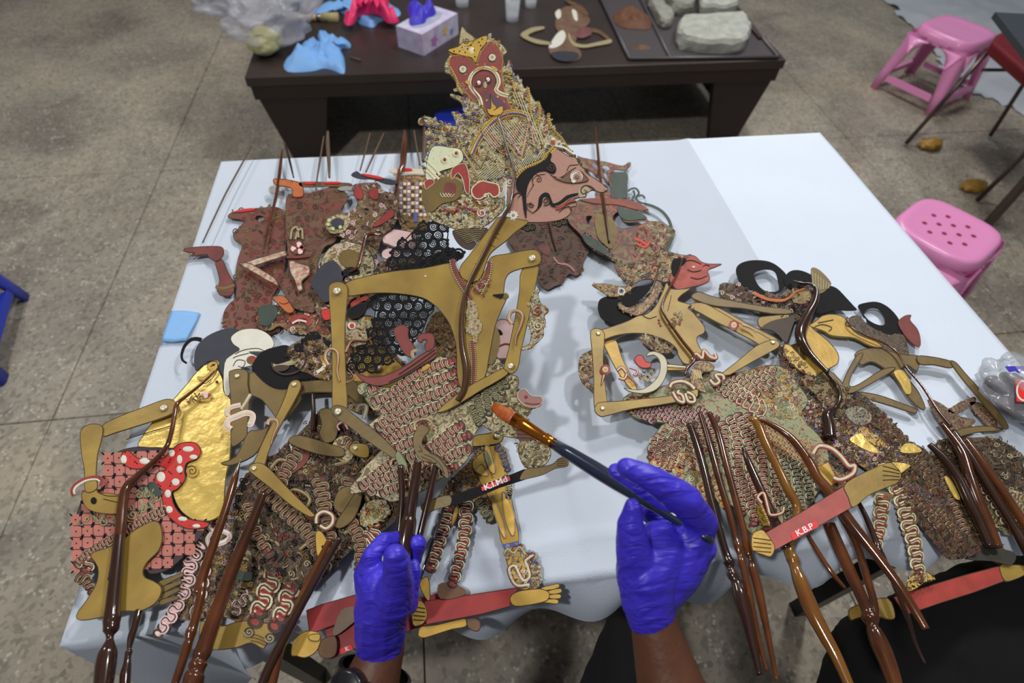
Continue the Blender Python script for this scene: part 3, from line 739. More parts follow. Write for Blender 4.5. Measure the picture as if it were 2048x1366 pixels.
# ------------------------------------------------------------------ light blue square of cloth
pl = level(TZ + .003); P = g('P', '343,623 400,627 374,683 326,685')
vv = []; 
for j in range(9):
    for i in range(9):
        u, q = i / 8, j / 8; x = (P[0][0] * (1 - u) + P[1][0] * u) * (1 - q) + (P[3][0] * (1 - u) + P[2][0] * u) * q; y = (P[0][1] * (1 - u) + P[1][1] * u) * (1 - q) + (P[3][1] * (1 - u) + P[2][1] * u) * q
        vv.append(pl.p(x, y, .003 * abs(math.sin(u * 3 + q * 2)) + .001))
o = mesh('folded_cloth', vv, [(j * 9 + i, j * 9 + i + 1, j * 9 + i + 10, j * 9 + i + 9) for j in range(8) for i in range(8)], mat('light_blue_cloth', col(128, 176, 226, 1.1), .8), None, sm=True)
so = o.modifiers.new('s', 'SOLIDIFY'); so.thickness = .003; so.offset = 1
tag(o, 'small light blue folded cloth on the left edge of the tablecloth', 'cloth')
# ------------------------------------------------------------------ plastic bag with dark contents, right edge
bg = empty('snack_bag', level(TZ).p(2030, 800), 'clear plastic bag of dark snacks with red and blue print at the right edge', 'bag')
(x_, y_), = g('P', '2040,800')
blob('bag_film', 'P', 2030, 808, .05, .06, .045, clear2, None, None, 3, .35, z=TZ + .002, rot=.5, parent=bg)
for i, (x, y) in enumerate(((1985, 790), (2010, 820), (2035, 800), (2045, 835), (2010, 780))):
    blob('dark_snack', 'P', x, y, .017, .02, .022, mat('dark_snack', col(56, 26, 32), .4), None, None, i, .3, z=TZ + .003, sub=3, parent=bg)
class _T: pass
sb = _T(); sb.pl = level(TZ + .05); sb.root = bg; sb.orns = []
o = Orn(sb, 'printed_label', 0, None); o.poly(g('P', '2030,758 2060,760 2060,806 2033,803'), mat('red_print', col(226, 36, 30), .4), sm=1)
o.rib([(2048 + 15 * math.cos(a), 782 + 20 * math.sin(a)) for a in np.linspace(0, 6.2, 24)], 4, white, .0008, sm=1)
o.poly(g('P', '2010,733 2060,732 2060,746 2045,744 2038,748 2030,742 2018,745'), mat('blue_print', col(58, 44, 180), .4), sm=1); o.build()
# ================================================================== the puppet held over the table
HP = plane3((1000, 200, .80), (700, 700, .665), (1100, 1000, .578))
PAL_CREAM = [cream, cream, creamd, red, gold_y, green, blue, brownd, cream]
PAL_GOLD = [gold_y, gold_d, cream, creamd, red, green, brownd, gold_y]
PAL_BROWN = [brown, creamd, gold_d, brownd, redd, greend]
PAL_DARK = [brownd, gold_d, brown, creamd, black]
PAL_RED = [redd, redd, brown, gold_d, creamd, brownd]
T = Thing('shadow_puppet', 'ornate gold shadow puppet held up in gloved hand, tall crown and pink long-nosed face', 'puppet', HP, 820, 1080)
R = T.root
crown = '325,45 345,75 380,100 410,120 440,112 485,98 520,120 560,145 597,180 603,210 580,225 588,270 597,290 608,252 622,255 632,300 650,345 660,350 670,338 682,362 700,400 715,428 730,412 744,440 762,480 785,512 800,502 814,530 832,575 845,606 860,578 872,606 886,652 912,690 940,720 966,768 992,805 1022,838 1000,850 965,825 935,815 900,802 872,832 842,872 790,895 745,918 702,948 672,985 640,992 600,1000 588,1060 590,1160 560,1205 500,1260 430,1295 300,1302 200,1275 130,1240 95,1180 76,1120 76,1060 98,1000 84,940 72,905 110,922 98,880 118,840 108,790 118,740 104,700 108,660 60,655 48,632 70,608 112,600 160,620 200,640 245,652 285,655 268,600 256,578 285,573 322,592 345,622 330,560 310,510 252,478 256,458 290,470 345,478 350,468 290,442 278,430 300,410 270,370 246,338 218,330 214,280 234,240 250,215 238,193 265,190 302,175 312,150 306,110 316,80'
P = T.plate('crown', 'H', crown, o_cream, 0, edge=brownd, ew=1.3)
O = T.orn('crown_filigree'); O.fil(P, 7.5, PAL_CREAM, 3, .95)
O.fil(smooth(g('H', '110,660 250,655 330,760 350,900 250,920 120,880 100,760')), 8, [cream, red, green, gold_y, greend, blue], 14)
O2 = T.orn('crown_ornament', .0022)
heart = g('H', '248,250 290,228 350,238 395,268 412,290 428,240 452,192 492,148 525,152 560,200 577,262 570,330 580,420 610,520 640,600 560,640 500,620 440,520 395,510 330,430 272,352 246,292')
O2.poly(heart, redd_ := mat('crown_red_paint', col(124, 52, 48, K), .55, 0, .15, 120), 0, edge=gold_y, ew=2.2)
e = heart[:]; O2.beads(e[:], .9, 3.4, black, .0006)
O2.poly(g('H', '240,195 300,176 330,150 390,142 430,122 478,108 476,150 440,196 424,240 410,278 385,246 340,236 290,222 262,215'), gold_y, .0004, edge=brownd, ew=1)
for x, y in ((275, 205), (310, 205), (345, 212), (360, 190), (400, 200), (430, 150), (450, 130), (405, 240), (380, 168), (440, 170), (325, 182)): O2.disc(*g('H', '%g,%g' % (x, y))[0], 1.7, black, l=.001, n=6)
O2.disc(*g('H', '385,200')[0], 5, cream, 7, l=.001)
O2.poly(g('H', '325,50 352,82 400,120 385,160 350,175 310,160 312,110'), creamd, .0003, edge=brownd, ew=1)
x, y = g('H', '352,140')[0]; O2.spiral(x, y, 7, brownd, 1.6, 1.3, l=.001); x, y = g('H', '340,180')[0]; O2.spiral(x, y, 6, cream, 1.6, 1.5, l=.001)
for c in ((330, 318), (512, 245)):
    x, y = g('H', '%g,%g' % c)[0]; O2.disc(x, y, 9.5, brownd, l=.0005, n=16); O2.disc(x, y, 5, creamd, l=.001)
    for k in range(8): O2.disc(x + 5 * math.cos(k * .785), y + 5 * math.sin(k * .785), 2.3, cream, 3, k * .785, .0012, n=8)
O2.rib(g('H', '445,540 430,490 388,440 372,390 395,340 440,312 490,312 535,345 552,395 536,440 560,465 612,482'), 8, cream, .0006, sm=5)
O2.rib(g('H', '445,540 430,490 388,440 372,390 395,340 440,312 490,312 535,345 552,395 536,440 560,465 612,482'), 2, creamd, .0014, sm=5)
O2.rib(g('H', '432,505 396,446 386,392 404,350 444,325 488,326 524,352 538,395 524,432'), 1.2, black, .0015, sm=5)
O2.poly(g('H', '398,375 420,350 450,352 480,345 515,352 536,392 520,430 540,480 600,540 620,600 540,640 480,600 452,500 410,430'), redd, .0002)
O2.poly(g('H', '470,480 500,470 560,500 600,560 560,600 500,590'), mat('plum_paint', col(84, 52, 72), .6), .0004)
for c in ((428, 400), (485, 380)):
    x, y = g('H', '%g,%g' % c)[0]; O2.spiral(x, y, 9, brownd, 1.4, 2.5, l=.0012); O2.disc(x, y, 4.5, pinkl, l=.0012)
x, y = g('H', '468,415')[0]; O2.disc(x, y, 4, creamd, 7, l=.0014)
for s in ('395,330 410,318 450,300 470,310', '345,400 360,385 372,400 365,415', '505,300 530,305 548,325 530,330'): O2.poly(g('H', s), gold_y, .0012)
O2.poly(g('H', '500,470 512,520 540,555 520,575 575,545 570,600 500,602 480,560 505,560'), gold_y, .001, edge=brownd, ew=.8)
for s in ((478, 510), (545, 488)): O2.disc(*g('H', '%d,%d' % s)[0], 2.5, gold_y, l=.001)
# gold bands down the side of the crest
for s in ('600,330 640,400 655,470 650,540', '735,430 742,500 748,570 760,620', '800,520 805,590 790,660', '858,600 868,650 900,700 940,740 985,810 1015,830', '248,300 290,380 300,430 330,470'):
    O2.rib(g('H', s), 4.2, gold_y, .0006, sm=5); O2.beads(g('H', s), 1, 5, black, .0014)
for sx, sy, n in ((600, 330, 6), (640, 430, 6), (680, 480, 6), (350, 590, 6), (400, 570, 7), (150, 650, 5), (240, 700, 5), (140, 720, 5)):
    x, y = g('H', '%d,%d' % (sx, sy))[0]
    for k in range(n):
        O2.rib([(x - 8 + k * 1.0, y + k * 4.2 + 3), (x - 1, y + k * 4.2), (x + 6, y + k * 4.2 + 4), (x + 12, y + k * 4.2 + 3)], 1.4, [gold_y, blue, brownd][k % 3] if sx < 500 else [gold_y, brownd][k % 2], .001, sm=3)
arc = '375,840 410,760 455,690 510,630 570,592 630,575 690,580 740,602'
O2.rib(g('H', arc), 6.5, gold_y, .0008, sm=6)
O2.rib(g('H', '388,846 424,768 468,700 522,642 578,606 632,590 688,594 734,614'), 2.6, blue, .001, sm=6)
O2.rib(g('H', '398,852 434,776 478,708 530,652 584,618 634,603 686,606 730,625'), 2.4, gold_y, .001, sm=6); O2.beads(g('H', arc), .9, 3.6, brownd, .0016)
# zigzag fans below the arc
for s, c1, c2 in (('330,820 380,900 430,970 470,890 500,940 530,870 560,950', gold_y, cream), ('345,800 400,880 440,930 480,850 520,900', gold_d, creamd),
                  ('440,700 500,760 560,810 600,720 640,780 700,650', gold_y, blue), ('455,740 520,790 590,850 610,780', red, cream), ('590,760 640,820 690,880 720,760 770,790 800,700 830,790', gold_y, cream),
                  ('600,720 650,790 690,850 740,640 775,790', pinkl, red), ('545,620 560,700 610,600 640,700 690,610 720,690', creamd, gold_y)):
    O2.rib(g('H', s), 3.4, c1, .0008, sm=1); O2.beads(g('H', s), 1.2, 4, c2, .0015, sm=2)
O2.hatch(g('H', '620,830 690,890 740,800 790,850 820,800 840,860 740,910 690,945 660,960 620,900'), -1.0, 3.4, 1.5, cream)
O2.hatch(g('H', '450,700 520,650 600,630 700,640 720,700 700,800 600,780 520,820 470,780'), .9, 4.2, 1.6, cream)
O2.hatch(g('H', '640,430 700,480 730,560 780,640 820,720 850,790 780,780 740,640 680,560 640,520'), 1.2, 4.5, 1.6, cream)
O2.hatch(g('H', '330,850 420,1000 500,1000 560,990 600,980 560,900 480,880 430,970'), -.7, 3.6, 1.6, cream)
O2.poly(g('H', '700,900 745,850 760,895'), greend, .0006)
for a in range(7): O2.poly(g('H', '%d,%d %d,%d %d,%d' % (470 + a * 12, 700 + a * 9, 482 + a * 12, 700 + a * 9, 490 + a * 12, 735 + a * 9)), red, .0009, sm=1)
for a in range(7): O2.poly(g('H', '%d,%d %d,%d %d,%d' % (640 + a * 9, 740 - a * 18, 652 + a * 9, 738 - a * 18, 645 + a * 9, 775 - a * 18)), red, .0009, sm=1)
O2.rib(g('H', '655,985 700,945 760,915 820,890 850,850 900,800'), 9, gold_y, .0008, sm=5); O2.beads(g('H', '655,985 700,945 760,915 820,890 850,850 900,800'), 1.3, 5, brownd, .0016)
O2.rib(g('H', '900,792 950,800 990,825 1020,845'), 4, white, .001, sm=5)
x, y = g('H', '888,765')[0]; O2.disc(x, y, 8, creamd, 10, l=.0006); O2.disc(x, y + 1, 5, red, 6, l=.0012); O2.disc(x, y - 4, 4, cream, l=.0013)
for q in ((855, 790), (925, 780), (950, 790)):
    x, y = g('H', '%d,%d' % q)[0]
    for k in range(3): O2.rib([(x - 6 + k, y + 5), (x - 5 + k * 2, y - 3), (x + 4, y - 5 + k * 2)], 1.3, white, .001, sm=3)
# guardian head behind the crown
O2.poly(g('H', '110,880 140,800 190,790 250,800 300,805 328,830 330,880 280,920 220,940 170,960 140,1000 100,990'), mat('sage_white_paint', col(186, 190, 160, K), .6), .0002, edge=brownd, ew=.9)
for c in ((290, 840), (218, 880)):
    x, y = g('H', '%d,%d' % c)[0]; O2.disc(x, y, 10, brownd, l=.0004, n=16); O2.disc(x, y, 9, cream, l=.0008, n=16); O2.spiral(x, y, 7, creamd, 1.5, 1, l=.0012); O2.disc(x, y, 3.6, redd, l=.0014)
O2.poly(g('H', '262,1000 262,940 300,910 345,905 365,960 372,1020 368,1090 345,1070 330,1000 300,960'), red, .0006, edge=cream, ew=1.6)
O2.poly(g('H', '95,1010 140,1000 155,1020 120,1050 100,1060'), red, .0006, edge=cream, ew=1.3)
O2.poly(g('H', '120,1010 200,985 280,990 330,1030 320,1090 280,1130 200,1150 140,1200 95,1170 78,1110 85,1050'), gold_d, .0004)
O2.poly(g('H', '225,1020 285,1030 280,1090 240,1110 215,1070'), redd, .0008)
for k in range(4): O2.rib(g('H', '%d,1085 %d,1110 %d,1090' % (190 + k * 18, 205 + k * 18, 225 + k * 18)), 1.6, cream, .0012)
O2.poly(g('H', '385,1060 440,1012 500,1020 548,1035 555,1090 520,1110 490,1085 440,1120 400,1110'), red, .0006, edge=cream, ew=3)
x, y = g('H', '472,1102')[0]; O2.spiral(x, y, 7, cream, 1.3, 2.4, l=.001)
x, y = g('H', '448,1206')[0]; O2.spiral(x, y, 9, pinkl, 1.6, 2.8, l=.001); O2.disc(x, y, 3, red, l=.0012)
for k in range(9): O2.disc(*g('H', '%d,%d' % (220 + k * 25, 1185 + 12 * math.sin(k)))[0], 4.5, red, 2.6, .3, .0008)
for k in range(8): O2.tilde(*g('H', '%d,%d' % (300 + k * 26, 1140 + 10 * math.sin(k * 1.3)))[0], .4, 10, 2, [red, cream][k % 2], 2.6, .0008)
for s in ('72,900 110,925 150,965 185,1000', '95,870 120,900 160,935 190,975', '85,940 120,960 160,1000'): O2.rib(g('H', s), 1, cream, .0012, w2=6)
for k in range(6): O2.rib([(g('H', '565,1020')[0][0] + 5 * math.cos(a) * (1 + k * .3), g('H', '575,1060')[0][1] + 7 * math.sin(a) * (1 + k * .3)) for a in np.linspace(-1, 2, 8)], 1.3, white, .001, sm=1)
# face
face = '872,836 902,806 938,822 985,852 1030,862 1050,900 1082,932 1122,972 1172,1008 1222,1042 1224,1070 1182,1080 1132,1066 1100,1085 1090,1108 1050,1112 1015,1126 1034,1140 1032,1164 1000,1172 1004,1192 982,1226 930,1252 850,1264 760,1266 690,1262 650,1240 612,1200 600,1150 604,1100 598,1000 640,990 700,1000 722,950 782,930 842,890'
F = T.plate('face', 'H', face, pinkf, .0016, edge=brownd, ew=1.4)
h = T.plate('hair', 'H', '668,992 722,938 780,914 838,880 868,836 880,850 872,885 896,905 908,935 898,962 870,962 840,948 790,958 752,998 732,1040 722,1100 724,1240 706,1185 696,1100 664,1060', black, .0028, label='black painted hair and sideburn')
O3 = T.orn('face_line_work', .003)
def scr(o, fr, x, y, r, m, t=1.6, w=2, a0=0, d=1, l=0., tail=None):
    (x, y, r), = g(fr, '%g,%g,%g' % (x, y, r)); o.spiral(x, y, r, m, t, w, a0, d, l, tail=g(fr, tail) if tail else None)
scr(O3, 'H', 878, 928, 26, brown, 1.5, 1.5, 0, 1, .0012)
scr(O3, 'H', 800, 1000, 20, brownd, 1.4, 1.6, 1, -1, tail='775,960 760,990 765,1040')
O3.rib(g('H', '770,1030 740,1080 728,1110'), 2, brownd, w2=.5); O3.rib(g('H', '840,968 790,975 755,1010'), 1.2, brownd)
O3.rib(g('H', '872,970 900,985 940,985 980,955 1030,925'), 1.6, brownd); O3.rib(g('H', '975,945 990,915 1020,910 1045,908'), 2, brownd, w2=1)
O3.poly(g('H', '888,982 940,992 985,965 1020,948 1060,950 1085,975 1108,1006 1050,1022 980,1022 925,1006'), brown, .0002, edge=brownd, ew=1)
x, y = g('H', '1034,985')[0]; O3.disc(x, y, 13, white, 12, l=.0006, n=18); O3.disc(x + 1, y + 1, 10, pinkf, l=.001, n=16); O3.disc(x + 1, y + 2, 5.6, brownd, l=.0014); O3.disc(x + 1, y + 2, 3.4, creamd, l=.0018); O3.disc(x + 1, y + 2, 1.6, black, l=.0022)
O3.rib([(x + 12 * math.cos(a), y + 11 * math.sin(a)) for a in np.linspace(2.2, 5.6, 12)], 2, white, .0014, sm=1)
O3.poly(g('H', '1000,1012 1015,1005 1030,1016 1015,1026'), white, .0012); O3.disc(*g('H', '925,995')[0], 6, pinkf, 2, .2, .0008)
O3.rib(g('H', '1085,945 1100,960 1120,975'), 1.2, brownd); O3.rib(g('H', '1200,1030 1222,1050'), 1.2, brownd); O3.disc(*g('H', '1216,1062')[0], 3, creamd, l=.0006)
O3.poly(g('H', '1050,1060 1085,1040 1120,1065 1100,1085 1088,1106 1048,1108'), creamd, .0001)
O3.rib(g('H', '1150,1070 1120,1045 1085,1040 1062,1060 1066,1085 1085,1090 1092,1072 1080,1065'), 4, brownd, .0005, w2=1.5, sm=5)
O3.rib(g('H', '1095,1105 1092,1085 1105,1075'), 1.6, brownd, .0006)
O3.poly(g('H', '798,1150 803,1112 830,1085 862,1088 880,1130 892,1150 930,1136 975,1100 1038,1086 1040,1096 985,1118 940,1152 900,1172 872,1160 850,1112 828,1112 818,1160 790,1188 766,1206 790,1180'), black, .0004)
scr(O3, 'H', 846, 1136, 26, brownd, 1.6, 2, -1.6, 1, .0006); scr(O3, 'H', 752, 1156, 20, brownd, 1.2, 1.8, 1.5, -1, .0006, tail='728,1150 730,1185 765,1208 800,1180')
O3.poly(g('H', '905,1180 945,1150 985,1132 1020,1128 1030,1140 990,1150 955,1172 920,1190'), red, .0006); O3.rib(g('H', '900,1172 945,1158 985,1125 1035,1108'), 1.6, creamd, .001); O3.rib(g('H', '960,1160 1000,1145 1032,1140'), 1, brownd, .001)
O3.rib(g('H', '1002,1190 988,1168 955,1178 925,1205'), 3, brownd, .0006, w2=1)
scr(O3, 'H', 622, 1020, 28, white, 1.6, 2.4, 0, 1, .0006, tail='600,1060 598,1110'); O3.rib(g('H', '640,1110 665,1085 690,1090 670,1115'), 4, brownd, .0004, w2=1)
x, y = g('H', '643,1224')[0]
for k in range(9): O3.disc(x + 6 * math.cos(k * .7), y + 6 * math.sin(k * .7), 4.2, white, 2.6, k * .7, .0006, n=8)
O3.disc(x, y, 3, creamd, l=.0014)
O4 = T.orn('beard_curls', .0002)
for x, y, r in ((700, 1288, 17), (730, 1296, 22), (762, 1290, 22), (896, 1262, 18), (925, 1268, 22), (958, 1258, 20), (1042, 872, 16), (1056, 896, 14), (1020, 846, 12)):
    (x, y, r), = g('H', '%g,%g,%g' % (x, y, r)); O4.disc(x, y, r, black, l=0, n=14); O4.spiral(x, y, r * .8, creamd, 1.6, .8, l=.001)
# neck, torso
P = T.plate('neck', 'T', '790,255 796,305 848,335 900,312 935,215 965,170 1030,120 1085,70 1150,18 1090,2 1000,-10 960,30 900,110 840,190', gold, .0024, edge=brownd, ew=1.3)
P = T.plate('torso', 'T', '195,330 300,298 450,270 600,255 740,228 770,250 800,300 850,330 920,270 950,200 1040,180 1170,158 1208,178 1216,212 1196,242 1120,258 1056,280 1030,312 1022,360 1022,395 1034,418 1006,480 975,560 955,660 940,740 930,800 900,870 850,905 790,880 772,800 770,700 762,640 738,560 700,500 650,448 590,413 500,395 400,388 300,392 206,404 196,370', gold, .0008, edge=brownd, ew=1.3, label='matt gold shoulders and narrow waist')
T.plate('hip', 'T', '940,640 975,560 1000,640 960,760 900,720', gold_d, .0002)
O5 = T.orn('jewels', .003)
O5.rib(g('T', '748,212 760,262 785,318 820,375 845,425'), 11, redd, 0, sm=6); O5.beads(g('T', '738,225 752,280 780,335 815,390 838,430'), 1.4, 4.4, white, .0008); O5.beads(g('T', '768,222 782,262 800,305 838,352'), 1.2, 4.6, gold_y, .0008)
O5.rib(g('T', '945,225 942,270 925,315 895,355 870,385'), 9, redd, 0, w2=14, sm=6); O5.beads(g('T', '955,232 950,290 930,345 900,400'), 1.6, 4.4, cream, .0008)
O5.fil(smooth(g('T', '865,330 915,310 948,290 945,345 915,405 885,390 862,360')), 5.5, [cream, white, creamd, gold_y, red], 5)
O5.poly(g('T', '832,420 868,445 885,495 880,525 905,545 900,590 880,605 883,640 866,645 850,600 822,590 828,545 822,500 830,460'), creamd, 0); O5.fil(smooth(g('T', '832,420 868,445 885,495 880,525 905,545 900,590 880,605 883,640 866,645 850,600 822,590 828,545 822,500 830,460')), 5, [white, cream, red, gold_y], 6)
O5.rib(g('T', '850,640 862,720 862,800 860,870'), 8, redd, 0, sm=5); O5.beads(g('T', '862,640 872,720 872,800 868,870'), 1.2, 4, cream, .0008); O5.beads(g('T', '842,640 852,720 852,800 850,860'), 1.2, 4, cream, .0008)
O5.poly(g('T', '960,400 990,395 1020,394 1012,412 1000,418'), black, -.0004); O5.disc(*g('T', '1030,405')[0], 6.5, gold_d, l=-.0004, n=14); O5.disc(*g('T', '608,300')[0], 2.2, white, l=-.0008)
for x, y, x2, y2 in ((960, 95, 990, 108), (940, 135, 975, 150), (960, 70, 1000, 85), (890, 215, 905, 235), (870, 235, 880, 250)): O5.rib(g('T', '%d,%d %d,%d' % (x, y, x2, y2)), 1.4, brownd, .0003, sm=1)
# hair net hanging from the neck: pierced curls, see-through between the spirals
O6 = T.orn('hair_net', .0)
def curlnet(o, fr, pts, pitch, seed):
    poly = smooth(g(fr, pts)); Pp = np.array([q[:2] for q in poly]); x0, y0 = Pp.min(0); x1, y1 = Pp.max(0); rnd = random.Random(seed); y = y0 + pitch * .4; r_ = 0
    o.rib(inset(poly, 1.2), 2.4, black, 0, closed=True, sm=1)
    while y < y1:
        x = x0 + pitch * (.4 + .5 * (r_ % 2))
        while x < x1:
            xx, yy = x + rnd.uniform(-1.5, 1.5), y + rnd.uniform(-1.5, 1.5)
            if inside(poly, np.array([xx]), np.array([yy]))[0]:
                R_ = pitch * .48; a = rnd.uniform(0, 6.28); d = rnd.choice((-1, 1))
                o.spiral(xx, yy, R_ * .74, black, 2.0, R_ * .22, a, d, .0002, .1)
                o.rib([(xx + R_ * 1.0 * math.cos(t), yy + R_ * 1.0 * math.sin(t)) for t in np.linspace(0, 2 * math.pi, 15)[:-1]], R_ * .46, black, 0, closed=True, sm=1)
                for e in range(3):
                    t = a + e * 2.1; o.disc(xx + R_ * 1.22 * math.cos(t), yy + R_ * 1.22 * math.sin(t), R_ * .36, black, l=0, n=7)
            x += pitch
        y += pitch * .86; r_ += 1
curlnet(O6, 'T', '600,26 660,15 705,28 728,70 722,130 770,170 800,180 745,225 600,252 430,282 412,240 430,190 450,140 500,100 540,60', 20.5, 1)
curlnet(O6, 'T', '362,392 440,388 520,395 600,415 648,450 650,480 620,515 590,590 545,640 470,700 400,745 330,775 240,792 200,775 205,740 250,690 300,640 330,575 340,480', 20.5, 2)
T.plate('curl_mass', 'T', '600,205 700,160 800,175 745,230 600,256 430,284 425,262 520,240', black, -.0012, label='black hair between the pierced curls')
T.plate('hair_fan', 'T', '748,60 800,45 930,42 915,80 880,120 850,155 810,150 770,115', brownd, -.0004)
for k in range(9): O6.rib(g('T', '%d,%d %d,%d %d,%d' % (752 + k * 9, 60 + k * 8, 800 + k * 8, 48 + k * 8, 925 - k * 6, 45 + k * 11)), 1.4, creamd, .0012, sm=4)
# arms
def limb(Th, nm, fr, a, b, wa, wb, m, lift, label=None):
    (ax, ay, wa), = g(fr, '%g,%g,%g' % (a[0], a[1], wa)); (bx, by, wb), = g(fr, '%g,%g,%g' % (b[0], b[1], wb))
    return Th.plate(nm, 'P', bar((ax, ay), (bx, by), wa, wb), m, lift, sm=1, edge=brownd, ew=1.3, label=label)
T.plate('upper_arm', 'T', '103,385 112,345 150,330 190,342 206,375 200,460 192,560 192,700 198,850 202,990 165,1030 125,1005 122,850 120,700 112,520', gold, .0028, edge=brownd, ew=1.3)
T.plate('forearm', 'T', '118,1000 140,980 185,985 250,1035 340,1105 410,1165 470,1235 450,1258 380,1215 300,1160 210,1090 140,1045', gold_d, .0042, edge=brownd, ew=1.2)  # browner gold carries the shade lying on this forearm
T.plate('upper_arm', 'T', '1112,262 1198,240 1192,320 1150,520 1112,680 1096,770 1070,806 1036,804 1018,775 1040,690 1075,520 1098,380', gold, -.0004, edge=brownd, ew=1.3)
T.plate('forearm', 'T', '1008,790 1028,795 1042,818 980,860 900,905 820,955 740,1000 690,1018 676,1008 740,950 830,885 920,835', gold, .0045, edge=brownd, ew=1.2)
for x, y, r, l in ((150, 385, 22, .0045), (158, 1016, 20, .006), (1168, 208, 20, .0022), (1056, 778, 17, .006)): T.rivet('T', x, y, r, l)
O7 = T.orn('arm_bands', .0045)
def band(o, fr, pts, w=1., c=(red, cream, gold_y)):
    p = g(fr, pts); o.rib(p, 9 * w, c[0], 0, sm=6, w2=4 * w); o.rib(p, 5.6 * w, c[1], .0007, sm=6, w2=2 * w); o.rib(p, 1.4 * w, c[2], .0014, sm=6, w2=.7)
band(O7, 'T', '105,770 88,735 95,700 125,685 152,705 155,750 150,800 165,855', .95)
band(O7, 'T', '1062,555 1045,525 1060,492 1095,488 1118,515 1105,570 1085,620 1080,665', .95)
band(O7, 'T', '195,700 230,640 300,640 330,625', .6); band(O7, 'T', '200,860 225,850 240,830 210,790', .5)
P = T.plate('arm_guard', 'T', '1165,400 1185,372 1212,368 1200,392 1215,440 1250,465 1252,485 1232,505 1240,540 1226,580 1228,610 1190,650 1150,680 1115,685 1110,672 1150,652 1160,610 1150,560 1140,545 1165,480 1152,440', o_cream, -.0004, edge=brownd, ew=1)
O7b = T.orn('guard_ornament', .0012); O7b.fil(P, 7, [cream, white, red, green, gold_y], 9); scr(O7b, 'T', 1195, 480, 26, red, 1.4, 2.5, 0, 1, .001); scr(O7b, 'T', 1200, 560, 26, cream, 1.5, 2.6, 1, 1, .001)
# kris and scabbard
T.plate('dagger_handle', 'T', '440,590 460,562 495,553 522,575 522,620 560,680 545,725 505,715 470,660', redd_, .0016, edge=brownd)
T.plate('dagger_sheath', 'T', '228,790 300,825 400,818 500,770 580,715 640,680 668,668 668,720 600,765 520,815 430,862 350,876 280,850', redd_, .0016, edge=brownd)
T.plate('sheath_hook', 'T', '568,640 572,610 610,597 652,606 658,660 640,690 612,695 604,660 618,640 600,635 588,650', redd_, .0018, edge=brownd)
O8 = T.orn('sheath_lines', .003); O8.rib(g('T', '420,855 500,815 600,750 665,700'), 3, brownd); O8.rib(g('T', '470,815 560,755 660,685'), 3, brownd); O8.rib(g('T', '545,728 540,700 565,690'), 7, creamd); O8.disc(*g('T', '610,780')[0], 11, gold_y, 5, -.6, l=-.001)
# skirt
skirt = '250,868 300,850 420,880 520,830 620,760 660,715 740,720 800,710 880,715 950,700 1000,735 1030,800 1085,818 1098,850 1092,885 1130,892 1165,928 1212,928 1222,955 1205,980 1170,990 1142,1040 1160,1085 1200,1130 1180,1120 1190,1160 1230,1172 1262,1200 1262,1250 1215,1300 1130,1300 1092,1215 1105,1150 1090,1148 1040,1140 1000,1130 945,1105 900,1080 860,1140 850,1210 800,1290 700,1350 600,1420 500,1460 420,1480 300,1430 220,1440 210,1400 270,1330 250,1330 330,1250 380,1200 420,1170 340,1110 300,1080 380,1010 330,1000 280,930 248,900'
P = T.plate('skirt', 'T', skirt, o_cream, -.0018, edge=brownd, ew=1.3)
O9 = T.orn('skirt_folds', -.0004)
O9.tildes(g('T', '300,880 430,880 660,720 760,720 780,900 700,1000 620,1060 560,1120 640,1180 780,1060 840,1100 840,1210 780,1290 640,1360 420,1450 240,1420 420,1240 340,1100 400,1010 320,980'), -.5, 22, 9.5, cream, red, brownd)
O9.tildes(g('T', '900,880 1000,800 1060,830 1000,940 930,1040 870,1090 840,1040 850,940'), 1.3, 15, 9, creamd, green, brownd)
O9.fil(smooth(g('T', '960,720 1030,800 1090,830 1092,885 1165,930 1215,955 1142,1040 1180,1120 1262,1200 1215,1300 1130,1300 1092,1215 1060,1130 960,1110 1000,960 1060,860 960,820')), 7.5, [cream, creamd, gold_d, greend, brownd], 11)
O9.fil(smooth(g('T', '250,868 420,900 520,860 600,800 600,900 480,960 380,1010 280,930')), 9, [cream, green, creamd, red, greend], 12, 1.1)
O9.poly(g('T', '1130,890 1165,925 1212,930 1222,955 1200,980 1160,985 1120,970 1090,930 1100,900'), mat('dusky_rose', col(150, 110, 104), .6), .0006, edge=cream, ew=1.6)
O9.disc(*g('T', '1135,930')[0], 3.5, red, l=.0014); O9.rib(g('T', '1130,960 1170,968 1210,965'), 2.2, red, .0012)
O9.poly(g('T', '1050,1040 1120,1060 1150,1060 1165,1110 1180,1150 1100,1160 1080,1100'), mat('dark_rose_check', col(98, 60, 52), .6), .0006)
for k in range(5): O9.rib(g('T', '%d,%d %d,%d' % (1060 + k * 4, 1062 + k * 20, 1160 + k * 4, 1075 + k * 18)), 1, redd, .0014, sm=1)
for s in ('500,850 520,820 560,790', '380,1060 440,1010 520,1000 600,960', '500,1000 560,940 640,920 660,860'): band(O9, 'T', s, .7, (cream, white, green))
